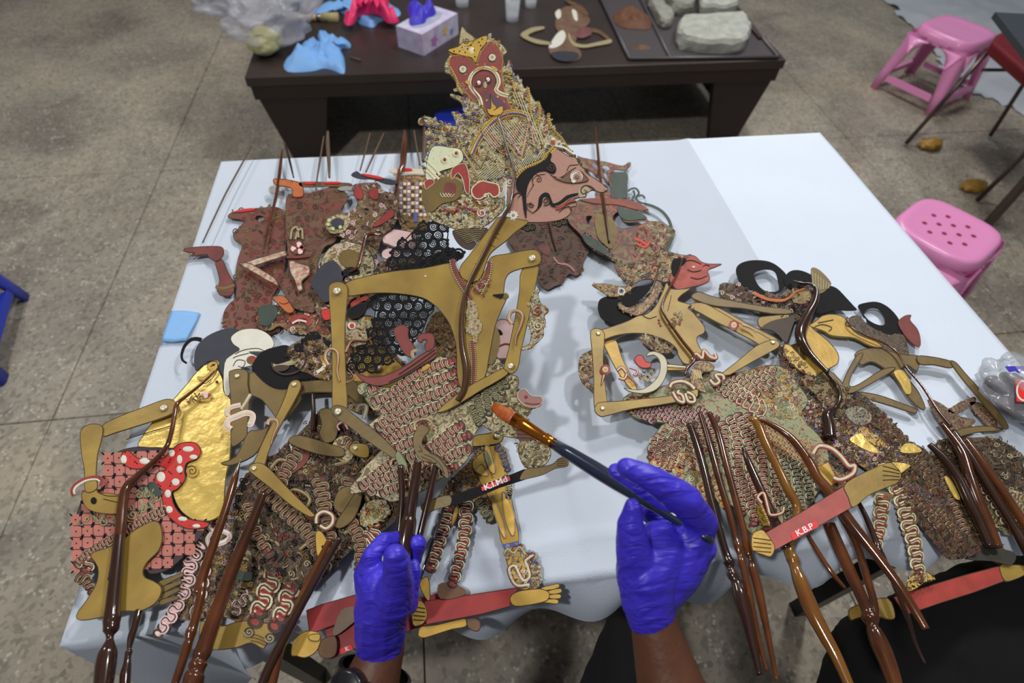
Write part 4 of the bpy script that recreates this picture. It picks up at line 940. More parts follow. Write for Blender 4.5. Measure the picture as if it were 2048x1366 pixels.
# hands
T.plate('hand', 'T', '590,1088 632,1100 640,1120 612,1160 605,1190 630,1222 675,1245 715,1275 738,1330 742,1366 722,1362 705,1330 672,1300 640,1285 600,1275 570,1240 556,1190 560,1140', gold_d, .012, edge=brownd, ew=1.2)
O10 = T.orn('hand_lines', .0134)
for s in ('612,1242 660,1262 700,1300 720,1345', '600,1255 650,1278 690,1315', '640,1235 690,1258 728,1310', '590,1200 605,1230 585,1225'): O10.rib(g('T', s), 1.3, brownd)
band(O10, 'T', '568,1120 566,1088 590,1068 630,1065 655,1088 652,1125', .8)
T.plate('hand', 'T', '455,1240 475,1220 505,1260 520,1300 500,1345 480,1330 470,1290', green, .0055, edge=brownd, ew=1); band(O7, 'T', '430,1290 440,1265 475,1262 510,1290 520,1330', .7)
# legs, feet and base bar
T.plate('base_bar', 'L', '700,590 830,545 960,500 1085,450 1110,470 1085,505 960,545 830,600 712,640', black, -.0012, sm=1, label='black base bar with a red paper label')
T.plate('foot', 'L', '1060,505 1088,452 1160,440 1225,425 1262,395 1300,388 1308,408 1302,438 1240,450 1180,480 1110,498', gold_d, -.0006, edge=brownd, ew=1.1)
T.plate('foot', 'L', '560,640 600,610 705,582 712,632 640,655 585,675', gold_d, -.0006, edge=brownd, ew=1.1)
T.plate('paper_label', 'L', '866,542 1008,486 1014,508 872,562', label_red, .0004, .0003, sm=1)
text_on(T, 'K.I.Md', 'L', 940, 524, 42, -.385, ink_white, .0012, sx=1.15)
O11 = T.orn('toe_lines', .0008)
for k in range(4): O11.rib(g('L', '%d,%d %d,%d' % (1250, 402 + k * 11, 1302, 396 + k * 11)), 1.1, brownd, sm=1)
# control rods
T.rod('central_rod', 'T', '990,-520,10 1012,-455,13 1040,-350,14 1072,-240,16 1070,-170,17 1052,-60,20 1020,0,22 960,110,22 905,220,22 845,340,24 815,430,25 800,560,28 805,680,32 825,800,38 815,900,34 780,960,30', brown_rod := mat('dark_brown_crown_rod', col(84, 56, 38), .22, 0, .3, 20, coat=.3), .0075, label='bent brown horn rod running from crown to waist')
for s in (((470, 440, 32), (478, 620, 34), (455, 860, 34)), ((650, 430, 34), (612, 600, 36), (560, 820, 34))):
    T.rod('arm_rod', 'L', ' '.join('%g,%g,%g' % q for q in s), hornd, .010)
T.rod('central_rod', 'L', '570,430,40 560,520,50 540,640,56 532,700,60 528,725,76 515,800,86 505,870,80 495,960,50', hornd, .022, label='thick dark horn grip')
T.rod('arm_rod', 'L', '720,500,10 660,680,14 600,860,15 550,1010,15 515,1120,10', mat('black_lacquer_rod', col(24, 22, 22), .12, 0, coat=1.), -.006, label='thin glossy black rod beside the gloved wrist')
T.done()
# ================================================================== puppets lying on the white cloth, right side
def lvl(z): return level(TZ + .004 + z)
def chain(o, fr, pts, w, pitch, m1=cream, m2=red, m0=brownd, w2=None):
    k = FR[fr][2]; o.chain(g(fr, pts), w * k, pitch * k, m1, m2, m0, None if w2 is None else w2 * k)
def blade(o, pts, m): o.poly(pts, m)
# ---- green-skirted gold puppet with a salmon face
T = Thing('shadow_puppet', 'gold shadow puppet with salmon red face and green scalloped skirt, left of the right heap', 'puppet', lvl(.022), 1400, 760, 'puppets lying on the white cloth')
P = T.plate('crown', 'R', '288,160 330,150 420,160 560,130 560,90 620,72 700,95 800,112 760,140 690,240 620,280 560,262 470,262 420,290 390,300 350,270 310,220', o_gold, 0, edge=brownd, ew=1.2)
O = T.orn('crown_filigree'); O.fil(P, 8, [gold_y, cream, creamd, red, green, brownd, greend], 21)
T.plate('face', 'R', '640,262 662,215 700,180 740,112 790,104 822,118 850,145 900,160 985,162 940,185 895,205 905,240 900,275 850,300 760,320 700,330 670,310', pink_r := mat('salmon_red_face', col(168, 82, 72, K), .7, 0, .35, 70), .001, edge=brownd)
T.plate('hair', 'R', '655,175 670,135 700,128 750,130 745,160 715,180 700,205 690,240 668,240', black, .0024)
O2 = T.orn('face_lines', .003)
for s in ('760,200 800,215 850,205', '780,250 830,262 890,240', '730,150 790,140 850,165', '860,180 880,170 905,176'): O2.rib(g('R', s), 1.6, brownd)
O2.disc(*g('R', '800,185')[0], 3.5, cream, 2.5)
P = T.plate('bird_ornament', 'R', '142,296 190,286 250,290 330,305 400,300 425,320 400,345 340,365 300,375 250,372 215,345', o_gold, 0, edge=brownd, ew=1)
O.fil(P, 7, [gold_y, creamd, cream, brown], 22); O.disc(*g('R', '332,342')[0], 8, cream, l=.0012); O.disc(*g('R', '332,342')[0], 5, blue, l=.0018); O.disc(*g('R', '332,342')[0], 2.4, black, l=.0022)
P = T.plate('black_beard', 'R', '182,420 195,385 240,365 300,372 330,395 322,420 360,450 410,470 440,490 400,520 300,552 250,530 205,505 185,460', black, -.002)
T.plate('beard_top', 'R', '330,380 400,320 440,305 520,306 505,345 470,390 430,430 380,435 335,420', black, .0003)
P = T.plate('jewelled_collar', 'R', '310,415 330,420 380,445 440,430 490,390 530,340 560,270 600,300 580,360 540,420 480,480 430,498 370,480 325,455', o_gold, .001, edge=brownd, ew=1)
O.fil(P, 6, [gold_y, creamd, red, cream], 23)
P = T.plate('torso', 'R', '150,640 145,612 170,592 210,588 300,560 380,530 440,500 490,490 550,440 600,340 625,285 660,325 760,322 790,310 770,335 720,370 700,400 740,415 790,430 765,450 800,480 850,540 875,580 868,615 825,640 832,690 870,740 940,780 935,800 840,790 780,815 735,810 700,760 690,720 650,680 590,650 500,622 400,616 300,630 225,655 180,665', gold, .0016, edge=brownd, ew=1.4)
O3 = T.orn('jewels', .0032)
O3.fil(smooth(g('R', '600,560 640,540 690,480 725,475 728,510 710,560 660,585 640,570')), 7, [creamd, red, cream, gold_d], 24)
O3.beads(g('R', '575,530 580,560 600,575'), 2.4, 6, red); O3.rib(g('R', '655,370 645,420 632,470'), 1.3, brownd); O3.rib(g('R', '800,450 815,500 850,520'), 1.3, brownd); O3.disc(*g('R', '828,500')[0], 4.5, gold_d)
O3.rib(g('R', '470,500 510,520 560,505'), 1.3, brownd)
T.plate('upper_arm', 'R', '128,620 150,592 185,590 215,610 222,650 214,800 225,950 240,1070 225,1110 200,1120 160,1110 150,1060 148,900 140,760', gold, .004, edge=brownd, ew=1.3)
T.plate('forearm', 'R', '155,1130 160,1095 190,1072 300,1066 460,1050 640,1030 740,1010 815,985 825,1010 810,1045 700,1070 560,1095 400,1118 240,1160 190,1165', gold, .0055, edge=brownd, ew=1.3)
T.plate('far_arm', 'R', '222,660 300,642 335,740 385,850 440,960 420,975 370,930 300,830 250,730', gold_y, -.004, edge=brownd, ew=1.1)
T.plate('upper_arm', 'R', '760,430 800,410 880,415 1000,480 1120,550 1240,610 1350,680 1350,712 1310,730 1200,665 1060,590 940,530 850,480', gold, -.0006, edge=brownd, ew=1.3)
T.plate('forearm', 'R', '1200,702 1300,660 1350,672 1352,706 1300,740 1180,805 1060,875 1020,892 975,884 1080,800', gold, .003, edge=brownd, ew=1.3)
for x, y, l in ((180, 626, .0055), (206, 1116, .007), (1310, 680, .0045)): T.rivet('R', x, y, 15, l)
O4 = T.orn('arm_bands', .007)
for x, y, r, tl in ((224, 864, 34, '215,900 200,960'), (1055, 575, 34, '1110,570 1160,590 1200,620')):
    (x, y, r), = g('R', '%g,%g,%g' % (x, y, r)); O4.disc(x, y, r, red, l=0, n=16); O4.disc(x, y, r * .62, cream, l=.0005, n=14); O4.disc(x, y, r * .35, gold_y, l=.001); O4.rib(g('R', tl), 7, red, 0, w2=2); O4.rib(g('R', tl), 3.5, cream, .0005, w2=1)
def curl2(o, fr, s, w, c=(redd, cream)): o.rib(g(fr, s), w, c[0], 0, sm=6); o.rib(g(fr, s), w * .5, c[1], .0007, sm=6)
curl2(O4, 'R', '660,1010 690,1060 730,1075 720,1030 690,1015 700,1000', 9); curl2(O4, 'R', '740,1020 760,1070 800,1070 790,1030 750,1010', 9); curl2(O4, 'R', '900,930 930,960 960,940 935,900 980,900 990,930', 9)
curl2(O4, 'R', '785,800 810,760 850,790 860,740 900,780 940,790 930,760', 8, (red, cream)); curl2(O4, 'R', '640,980 660,950 720,940 770,960 800,990', 10); curl2(O4, 'R', '300,870 330,850 360,890 345,925 310,915', 7, (red, cream)); curl2(O4, 'R', '350,880 400,930 430,965', 5, (red, creamd)); curl2(O4, 'R', '380,850 430,870 420,900 405,890', 5, (red, pinkl))
P = T.plate('arm_guard', 'R', '150,740 110,740 65,770 52,830 60,900 85,950 130,985 155,975 150,950 120,940 125,910 152,890', o_gold, .003, edge=brownd, ew=1)
O4b = T.orn('guard_ornament', .0045); O4b.fil(P, 6.5, [creamd, cream, pinkl, brown], 25)
P = T.plate('hand', 'R', '780,870 800,830 850,810 900,820 930,850 900,880 860,880 840,920 860,960 880,1010 850,1010 800,980 770,930', o_gold, .006, edge=brownd, ew=1)
for k in range(7): O4.rib(g('R', '%d,%d %d,%d %d,%d' % (780 + k * 9, 860 + k * 2, 800 + k * 8, 900 + k * 4, 790 + k * 10, 935 - k * 3)), 2, [cream, gold_y][k % 2], .0006)
# curved dagger
T.plate('dagger_sheath', 'R', '490,770 505,745 545,738 600,762 625,800 628,860 605,930 560,985 500,1010 440,1012 380,1000 345,975 400,985 460,985 520,950 565,900 580,840 570,790 540,765 515,768', mat('ivory_sheath', col(182, 176, 150, K), .5, 0, .1), .004, edge=brownd, ew=1.2, label='ivory crescent dagger sheath')
T.plate('dagger_handle', 'R', '412,790 440,758 470,765 490,800 520,808 522,838 480,848 440,832', redb, .003, edge=brownd); T.plate('dagger_blade', 'R', '620,815 745,828 748,860 620,860', gold_y, .003, edge=brownd, sm=1); O4.rib(g('R', '625,836 745,844'), 3, white, -.001, sm=1)
O4b.fil(smooth(g('R', '440,880 520,850 560,880 520,940 460,930')), 7, [gold_y, gold_y, black, greend], 26)
P = T.plate('belly_ornament', 'R', '450,630 520,630 600,660 660,710 640,735 580,730 520,700 480,670', o_gold, -.002); O4b.fil(P, 6.5, [creamd, brown, cream], 27)
# skirt
sk = g('P', '1245,800 1262,785 1300,778 1345,765 1385,748 1420,738 1460,745 1500,738 1540,728 1570,735 1600,770 1618,800 1605,830 1640,870 1660,910 1650,960 1620,1010 1580,1060 1520,1075 1490,1050 1480,1020 1440,1000 1400,990 1340,985 1310,960 1296,905 1300,885 1322,850 1330,845 1290,840 1255,825')
P = T.plate('skirt', 'P', sk, ornate('sage_skirt_leather', [col(84, 84, 58), col(124, 132, 96), col(140, 146, 108), col(150, 138, 98), col(110, 62, 50)], 200), -.003, edge=brownd, ew=1.3)
O5 = T.orn('skirt_folds', -.0016)
O5.tildes(g('P', '1250,800 1400,815 1440,830 1430,850 1340,850 1270,832'), .4, 14, 7, pinkl, redd, brownd)
O5.tildes(g('P', '1460,830 1520,820 1530,860 1560,900 1560,1000 1540,1060 1490,1040 1440,940 1410,860'), 1.35, 21, 9, cream, red, brownd)
O5.tildes(g('P', '1330,860 1350,855 1380,880 1330,920 1300,905 1310,880'), 2.4, 17, 7.5, creamd, redd, brownd)
O5.tildes(g('P', '1300,925 1370,905 1390,925 1330,945 1300,945'), .1, 18, 11, cream, red, gold_y)
O5.tildes(g('P', '1290,905 1320,860 1370,840 1410,850 1420,900 1380,930 1330,940'), 1.9, 17, 8, cream, red, brownd)
O5.tildes(g('P', '1560,900 1620,930 1650,960 1620,1010 1580,1055 1555,1000'), 1.3, 18, 8, cream, greend, brownd)
O5.tildes(g('P', '1430,760 1540,735 1560,760 1500,800 1440,800'), .5, 15, 8, cream, red, brownd)
O5.tildes(g('P', '1350,975 1430,960 1470,1010 1400,1000'), .9, 20, 11, cream, red, gold_y)
O5.fil(smooth(g('P', '1330,860 1400,850 1450,850 1480,900 1490,960 1440,990 1370,975 1310,930')), 12, [green, red, gold_y, green, cream], 31)
O5.fil(smooth(g('P', '1480,745 1560,735 1600,775 1600,830 1550,830 1500,800')), 9, [creamd, cream, green, orange, brown, gold_y], 32, 1.1)
for k in range(6): curl2(O5, 'P', '%d,%d %d,%d %d,%d %d,%d %d,%d' % (1450 + k * 13, 770 + k * 8, 1460 + k * 13, 758 + k * 8, 1468 + k * 13, 778 + k * 8, 1460 + k * 13, 795 + k * 8, 1470 + k * 13, 800 + k * 8), 5, (red, cream))
dia = g('P', '1500,850 1560,840 1610,870 1650,920 1640,960 1610,930 1560,910 1520,880')
for i in range(12):
    for j in range(6):
        x, y = 1505 + i * 12 + j * 3, 838 + i * 6 + j * 11 - 6
        if inside(dia, np.array([x]), np.array([y]))[0]: O5.poly([(x - 6, y), (x, y - 7), (x + 6, y), (x, y + 7)], creamd, .0004, sm=1, edge=gold_y, ew=1.2); O5.poly([(x - 3.5, y - 1), (x + 3.5, y - 1), (x, y + 4.5)], red, .001, sm=1)
# feet and bar
T.plate('base_bar', 'W', '690,638 880,528 1108,388 1145,500 960,605 742,725', pink_b := mat('worn_salmon_red_wood', col(170, 84, 78, K), .6, 0, .3, 60), .024, sm=1, edge=brownd, ew=1.2, label='worn salmon red base bar with paper label')
T.plate('foot', 'W', '1105,388 1180,335 1325,272 1365,290 1395,330 1380,372 1320,400 1230,440 1150,502 1125,450', gold, .0246, edge=brownd, ew=1.3)
T.plate('foot', 'W', '640,640 668,618 700,618 740,670 755,705 735,750 690,740 640,715', gold_y, .0246, edge=brownd, ew=1.3)
O6 = T.orn('toe_lines', .026)
for k in range(4): O6.rib(g('W', '%d,%d %d,%d' % (645, 655 + k * 22, 735, 668 + k * 20)), 1.4, brownd, sm=1)
for k in range(4): O6.rib(g('W', '%d,%d %d,%d %d,%d' % (1300, 290 + k * 24, 1340, 300 + k * 20, 1385, 315 + k * 15)), 1.3, brownd)
T.plate('paper_label', 'W', '832,632 962,566 974,598 846,668', label_red, .0254, .0003, sm=1); text_on(T, 'K.B.P', 'W', 903, 616, 44, -.47, ink_white, .0262)
T.plate('gold_cuff', 'W', '1005,255 1075,225 1130,330 1080,352', gold_y, .003, sm=1, edge=brownd); curl2(O6, 'W', '950,230 980,190 1040,200 1090,240 1130,290 1160,290 1150,330 1090,360 1050,350', 11, (red, cream))
T.plate('gold_cuff', 'W', '700,460 735,410 800,520 790,545 745,550', gold_y, -.001, sm=1); curl2(O6, 'W', '690,480 670,450 700,430 720,500 735,540 790,530 800,500', 7, (red, cream))
P = T.plate('sash_knot', 'W', '960,180 1020,180 1080,220 1130,280 1170,290 1160,340 1090,370 1040,350 1000,300 940,250', o_gold, .0005); O5.fil(P, 8, [cream, gold_y, red], 34)
# rods
T.rod('central_rod', 'R', '620,165,7 580,170,8 560,240,9 520,340,8 430,430,0', horn, .005)
T.rod('central_rod', 'R', '720,150,9 690,240,11 630,350,12 595,430,14 595,490,17 650,580,19 720,680,21 790,770,22 795,810,20 750,860,22 735,900,18', horn, .008, label='thin curved brown horn rod over the gold torso')
for q, mm in (('345,50,34 385,170,36 420,300,38 450,430,40 500,620,44 530,720,46 545,760,60 550,790,40 560,820,56 580,860,50 600,930,72 630,1030,66 665,1180,50 700,1340,36', hornd),
          ('400,-10,26 430,90,30 465,220,34 500,350,34 545,500,36 575,630,36 590,680,44 600,720,30 610,760,40 635,860,34 665,1010,32 700,1180,26 735,1315,16', horn),
          ('445,-10,26 490,90,34 530,250,36 570,400,36 610,560,40 640,700,44 655,740,30 665,790,44 690,880,46 715,1000,40 750,1180,30 785,1366,24', horn),
          ('620,170,18 640,230,34 690,350,44 745,470,48 800,600,52 840,690,54', hornd)):
    T.rod('arm_rod', 'W', q, mm, .013)
T.rod('amber_rod', 'W', '650,22,24 690,40,44 740,160,46 800,280,44 850,390,50 895,480,46 870,620,50 850,690,48 870,740,64 880,780,50 910,860,72 960,990,78 1020,1110,70 1090,1240,60 1160,1400,50', horna, .0125, label='thick amber horn rod with turned collars')
T.rod('arm_rod', 'W', '690,30,20 760,60,30 860,130,40 950,250,46 990,330,50 1040,390,54 1100,480,56 1180,590,54 1290,730,50 1400,880,46 1480,1010,44 1535,1105,36', horn, .0165)
T.rod('arm_rod', 'W', '950,620,22 1010,720,26 1070,810,26 1140,890,14', horn, .012)
T.done()
# ---- second: dark skinned one in the middle of the right heap
T = Thing('shadow_puppet', 'shadow puppet with looped black hairdo at the middle of the right heap, dark long rod', 'puppet', lvl(.012), 1640, 720, 'puppets lying on the white cloth')
T.plate('hair_loop', 'R', '1078,200 1100,160 1160,138 1240,135 1310,150 1370,190 1410,240 1400,300 1360,345 1290,365 1200,340 1140,310 1100,270', black, 0, holes=('1195,220 1240,198 1300,195 1335,215 1350,260 1358,320 1330,340 1270,335 1225,300 1200,250',), label='curved black hair loop')
T.plate('hair_crest', 'R', '1400,235 1440,205 1500,205 1570,235 1590,270 1540,300 1480,320 1430,330 1390,290', black, .001)
T.plate('hair_crest', 'Q', '240,330 290,270 370,240 430,255 490,315 540,370 560,395 500,400 420,395 330,420 270,400', black, .001)
P = T.plate('fan_ornament', 'Q', '262,130 300,130 345,165 390,220 380,250 330,290 290,280 270,220', gold_d, .002); O = T.orn('fan_lines', .0035)
for k in range(7): O.rib(g('Q', '%d,%d %d,%d' % (275 + k * 16, 280 - k * 3, 270 + k * 18, 150 + k * 13)), 3, creamd, sm=1)
P = T.plate('headdress', 'Q', '-60,330 -20,280 60,300 130,240 200,220 260,250 280,310 250,380 200,450 120,470 20,420 -60,380', o_dark, .0005); O.fil(P, 9, [brown, gold_d, creamd, black, redd, brownd], 41)
P = T.plate('headdress', 'N', '240,40 330,30 450,80 540,140 620,190 740,215 820,240 800,300 640,240 480,200 340,190 240,150', o_dark, .0002); O.fil(P, 9, [brown, gold_d, creamd, redd, brownd, pinkl], 42)
T.plate('black_wig', 'N', '520,150 560,140 640,190 740,200 830,200 900,170 960,200 970,250 900,280 820,310 720,260 600,220', black, .002)
O.rib(g('N', '500,120 600,170 720,185 790,160 830,120 880,100 910,90'), 7, orange, .002, w2=3)
T.plate('face', 'N', '800,150 860,100 930,95 970,120 960,180 900,210 840,200', gold_d, .003, edge=brownd); O.fil(g('N', '830,100 940,90 960,160 900,200'), 7, [cream, orange, gold_y], 43)
T.plate('torso', 'N', '740,540 790,530 860,600 920,650 900,440 930,360 1000,420 1100,500 1180,600 1180,680 1120,720 1040,760 1000,790 900,760 820,700 760,630', gold_y, .0025, edge=brownd)
T.plate('upper_arm', 'N', '0,150 60,110 180,150 420,200 600,230 780,250 800,290 640,290 420,250 200,230 60,190', gold_d, .004, edge=brownd)
T.plate('forearm', 'N', '30,190 130,190 280,260 440,350 600,430 700,490 680,540 560,500 400,420 240,320', gold, .002, edge=brownd)
T.plate('upper_arm', 'N', '540,320 640,300 800,290 820,330 700,370 560,400', gold, .003, edge=brownd)
T.plate('dark_brown_patch', 'N', '560,405 640,350 760,320 830,310 800,420 760,520 700,460 640,420', brownd, .004)  # flat dark brown plate over the arms
P = T.plate('skirt', 'P', '1560,690 1620,740 1680,770 1740,800 1790,850 1830,900 1860,960 1800,960 1740,930 1700,930 1690,980 1640,940 1600,840 1570,770', o_dark, -.002); O.fil(P, 9, [brown, gold_d, creamd, brownd, redd, brownd, greend], 44)
P = T.plate('sash_ornament', 'P', '1580,800 1640,810 1680,850 1740,860 1770,890 1800,900 1790,960 1730,940 1680,900 1600,850', o_gold, .001); O.fil(P, 8, [cream, gold_y, pinkl, blue, redd, brown], 45)
T.plate('bright_foil', 'V', '250,105 300,80 340,120 390,165 380,182 320,160 260,125', foil, .004); T.plate('bright_foil', 'V', '510,175 530,135 575,135 620,170 570,182', foil, .004)
T.plate('foot', 'V', '390,240 480,225 560,240 540,270 440,332 410,300', foil, .004, edge=brownd, label='bright crinkled gold foot')
O2 = T.orn('hanging_sashes', .002)
chain(O2, 'W', '1360,400 1350,480 1345,560 1330,630 1320,700', 90, 34, cream, red, gold_d, 50); chain(O2, 'W', '1430,340 1470,440 1490,540 1520,640 1535,740 1545,830', 100, 34, cream, redd, gold_d, 66); chain(O2, 'V', '560,330 610,380 660,410 720,450', 44, 22, creamd, blue, brownd)
P = T.plate('sash_knot', 'V', '470,320 540,290 580,310 560,370 520,400 470,380', o_gold, .001); O2.fil(P, 7, [creamd, redd, gold_y], 46); O2.disc(*g('V', '535,315')[0], 9, blue, 6)
P = T.plate('ankle_fan', 'V', '550,890 555,830 600,795 650,790 700,830 640,850 590,885', gold_y, .001, edge=brownd); O2.fil(P, 7, [black, cream, black], 47)
O7 = T.orn('dark_scallops', .0022)
for s, w_ in (('1640,790 1680,830 1720,860 1770,880', 22), ('1660,860 1700,890 1745,930', 20), ('1760,840 1800,880 1840,930 1870,990', 24), ('1800,960 1840,1010 1880,1060', 24), ('1850,1000 1890,1040 1920,1090', 20), ('1690,900 1700,940 1690,970', 20)): O7.chain(g('P', s), w_, 8, creamd, redd, brownd, w_ * .8)
for s in ('1700,880 1720,860 1745,870 1730,890', '1650,905 1675,890 1690,905', '1780,930 1800,915 1815,935', '1590,820 1610,805 1630,815'): curl2(O7, 'P', s, 7, (pinkl, cream))
T.plate('gold_patch', 'P', '1600,760 1650,740 1690,780 1680,820 1640,800', gold_d, .0018, edge=brownd); T.plate('gold_patch', 'V', '290,60 330,40 400,90 450,150 400,150 330,110', gold_y, .003, edge=brownd)
T.plate('disc_ornament', 'N', '1225,1070 1290,1025 1370,1030 1440,1080 1450,1140 1400,1180 1320,1180 1260,1130', mat('grey_white_disc', col(150, 148, 130, K), .6, 0, .6, 90), .003, edge=brownd)
P = T.plate('dark_skirt', 'P', '1690,810 1760,830 1800,880 1850,900 1880,960 1920,1060 1960,1100 1900,1120 1860,1080 1800,1000 1760,900', o_dark, .0005); O.fil(P, 9, [brown, brownd, brown, brownd, gold_d, redd], 48)
T.rod('central_rod', 'N', '800,40,8 880,60,14 950,70,22 990,120,40 975,220,60 920,320,76 870,430,86 870,520,80 930,620,56 1000,700,46 1080,780,40', hornd, .010, label='thick curved dark horn rod')
T.rod('central_rod', 'N', '1080,780,30 1160,880,34 1180,980,34 1140,1060,40 1080,1110,80 1090,1200,96 1100,1300,96', hornd, .008)
T.rod('arm_rod', 'W', '1060,560,60 1110,680,64 1170,810,60 1220,920,58 1255,1000,60 1270,1040,84 1280,1080,56 1290,1110,74 1320,1180,90 1360,1280,84 1400,1400,70', horn, .011)
T.rod('arm_rod', 'W', '1120,520,44 1190,660,40 1240,820,38 1280,960,36 1290,1040,30', horn, .014)
T.rod('arm_rod', 'W', '1200,430,20 1250,530,28 1300,660,34 1310,700,44 1330,730,34 1370,820,26 1410,920,24 1450,1020,26 1470,1080,20 1500,1180,16 1545,1275,12', hornd, .012)
T.done()
# ---- third: far right gold figure
T = Thing('shadow_puppet', 'gold shadow puppet nearest the right table edge with small hair loop and red bar', 'puppet', lvl(.006), 1840, 760, 'puppets lying on the white cloth')
T.plate('hair_loop', 'Q', '570,370 610,348 690,340 760,370 820,430 850,490 860,560 820,580 740,560 640,500 620,440', black, 0, holes=('600,425 640,385 700,385 740,430 745,485 700,490 640,460',), label='small black hair loop')
P = T.plate('headdress', 'Q', '560,430 640,500 760,560 860,560 900,700 840,700 700,640 560,560 480,480', o_dark, .0015); O = T.orn('headdress_filigree'); O.fil(P, 8, [brown, gold_d, black, creamd, brownd], 51)
P = T.plate('red_tip', 'Q', '828,470 870,435 912,432 905,465 950,520 970,580 965,640 900,600 840,520', redd, .002)
T.plate('face', 'Q', '230,505 280,480 330,440 400,430 470,450 500,500 560,560 680,610 720,650 640,640 540,590 440,580 380,570 340,545 270,520', gold_y, .004, edge=brownd, label='gold face with fine black features')
O1 = T.orn('face_lines', .0055)
for s in ('280,515 330,500 390,520 370,545', '300,490 350,480 400,470', '520,520 480,500 500,460'): O1.rib(g('Q', s), 2.2, brownd)
T.plate('torso', 'Q', '540,690 600,655 700,650 780,670 860,690 960,700 960,760 940,800 880,760 840,800 900,860 960,940 1000,1040 960,1040 880,960 800,840 700,760 640,740 580,760', gold_d, .003, edge=brownd)
T.plate('torso_foil', 'Q', '790,810 850,800 890,860 900,940 870,950 830,880', foil, .005)
T.plate('upper_arm', 'Q', '940,705 1050,712 1160,738 1190,765 1150,785 1050,765 960,762', gold_d, .005, edge=brownd)
T.plate('forearm', 'Q', '1150,745 1190,750 1250,820 1350,930 1450,1050 1525,1160 1500,1180 1420,1090 1320,970 1220,850', gold_d, .006, edge=brownd)
T.plate('far_arm', 'Q', '1180,1195 1240,1165 1380,1150 1500,1165 1480,1185 1340,1195 1210,1225', gold_d, .002, edge=brownd)
T.plate('upper_arm', 'Q', '550,700 590,700 520,820 500,900 560,890 700,800 780,780 790,800 640,890 520,950 460,940 450,900 490,800', gold_d, .006, edge=brownd)
T.plate('forearm', 'Q', '560,930 700,950 840,1000 940,1040 930,1070 800,1030 640,980', gold_d, .002, edge=brownd)
T.plate('chest_plate', 'Q', '100,640 200,600 300,580 380,620 420,700 400,760 340,790 260,740 160,720', gold_d, -.001, edge=brownd)
for s in ('1020,980 1100,1000 1170,1050 1240,1090 1330,1110 1290,1160 1180,1190 1100,1130', '1150,1050 1220,1000 1320,960 1330,1000 1260,1040 1200,1070', '1290,1000 1380,1010 1470,1130 1440,1170 1370,1110'):
    P = T.plate('lace_panel', 'Q', s, o_brown, .001); O.fil(P, 9, [green, redd, creamd, brown, greend], len(s))
P = T.plate('skirt', 'P', '1880,880 1950,875 2000,880 2060,930 2070,1040 2000,1020 1960,1000 1900,960 1860,920', o_dark, -.001); O.fil(P, 11, [brownd, greend, brown, brownd, creamd], 53)
P = T.plate('skirt', 'P', '1960,1000 2000,980 2070,1000 2070,1080 2000,1060 1970,1040', o_cream, .0002); O.tildes(P, .2, 16, 8, creamd, redd, green)
P = T.plate('dark_sash', 'P', '1860,900 1900,930 1950,1000 1990,1060 2010,1130 1960,1110 1920,1060 1880,980', o_dark, .001); O.fil(P, 9, [brown, brownd, redd, creamd, gold_y], 54)
O2 = T.orn('side_scallops', .003); chain(O2, 'P', '1862,920 1885,970 1905,1020 1925,1070', 22, 9, creamd, redd); chain(O2, 'P', '1920,920 1950,960 1980,1000 2010,1050', 18, 9, cream, redd)
T.plate('base_bar', 'V', '485,920 660,862 840,808 1030,758 1055,840 900,898 720,955 545,1015', mat('brick_red_wood', col(160, 54, 44, K), .6, 0, .3, 60), .0, sm=1, edge=brownd, label='brick red base bar')
T.plate('foot', 'V', '1030,758 1100,752 1165,760 1170,800 1110,832 1055,838', gold, .0005, edge=brownd); T.plate('foot', 'V', '250,985 330,950 450,925 490,1010 470,1040 380,1020 300,1030 262,1040', gold, .0005, edge=brownd)
T.plate('black_bar', 'V', '800,680 870,665 1000,672 1100,700 1080,760 980,740 850,730', mat('charcoal_bar', col(50, 46, 40), .5), .004)
for q, mm in (('640,150,30 720,230,46 790,330,50 850,460,52 900,560,50 950,680,46', hornd), ('700,40,30 800,180,50 840,300,54 880,420,56 940,560,50 990,680,40', horn), ('760,80,30 860,230,46 950,380,46 1060,560,44 1130,680,56 1180,760,50', hornd), ('820,120,34 920,260,50 1040,430,46 1140,580,44 1200,680,44', horn)): T.rod('arm_rod', 'V', q, mm, .012)
T.plate('foil_strip', 'V', '930,340 960,345 1020,440 1085,560 1060,560 980,440', foil, .007); T.plate('foil_strip', 'V', '730,310 760,320 800,390 810,425 780,410', foil, .006)
T.rod('central_rod', 'Q', '480,470,9 500,530,10 600,590,12 720,640,12 800,700,14 860,800,14 960,920,16 1060,1080,20 1140,1180,30', horn, .011)
T.done()
# ---- rust and green figure beyond the raised face, and a brown one beside it
T = Thing('shadow_puppet', 'rust and green shadow puppet with curling tail, upside down behind the raised pink face', 'puppet', lvl(.006), 1230, 420, 'puppets lying on the white cloth')
P = T.plate('body', 'K', '620,215 660,225 760,245 860,262 930,282 990,290 1035,262 1052,275 1040,300 1000,328 920,322 895,345 885,365 960,350 1025,365 1020,400 1025,480 1020,550 1060,570 1150,610 1192,645 1180,665 1120,640 1110,680 1180,720 1200,735 1290,740 1340,765 1395,800 1405,840 1390,885 1340,960 1310,1040 1240,1100 1150,1130 1060,1150 980,1110 900,1050 780,990 700,930 640,840 560,760 540,690 580,620 640,560 760,560 770,500 880,500 870,420 800,380 720,330 640,290', o_rust, 0, holes=('905,700 940,660 960,660 970,710 1020,745 1100,740 1180,735 1150,760 1060,790 970,800 920,760', '690,700 740,695 720,740 705,765', '740,270 770,270 790,330 745,310', '820,300 860,290 885,320 860,350 880,430 840,400'), edge=brownd, ew=1)
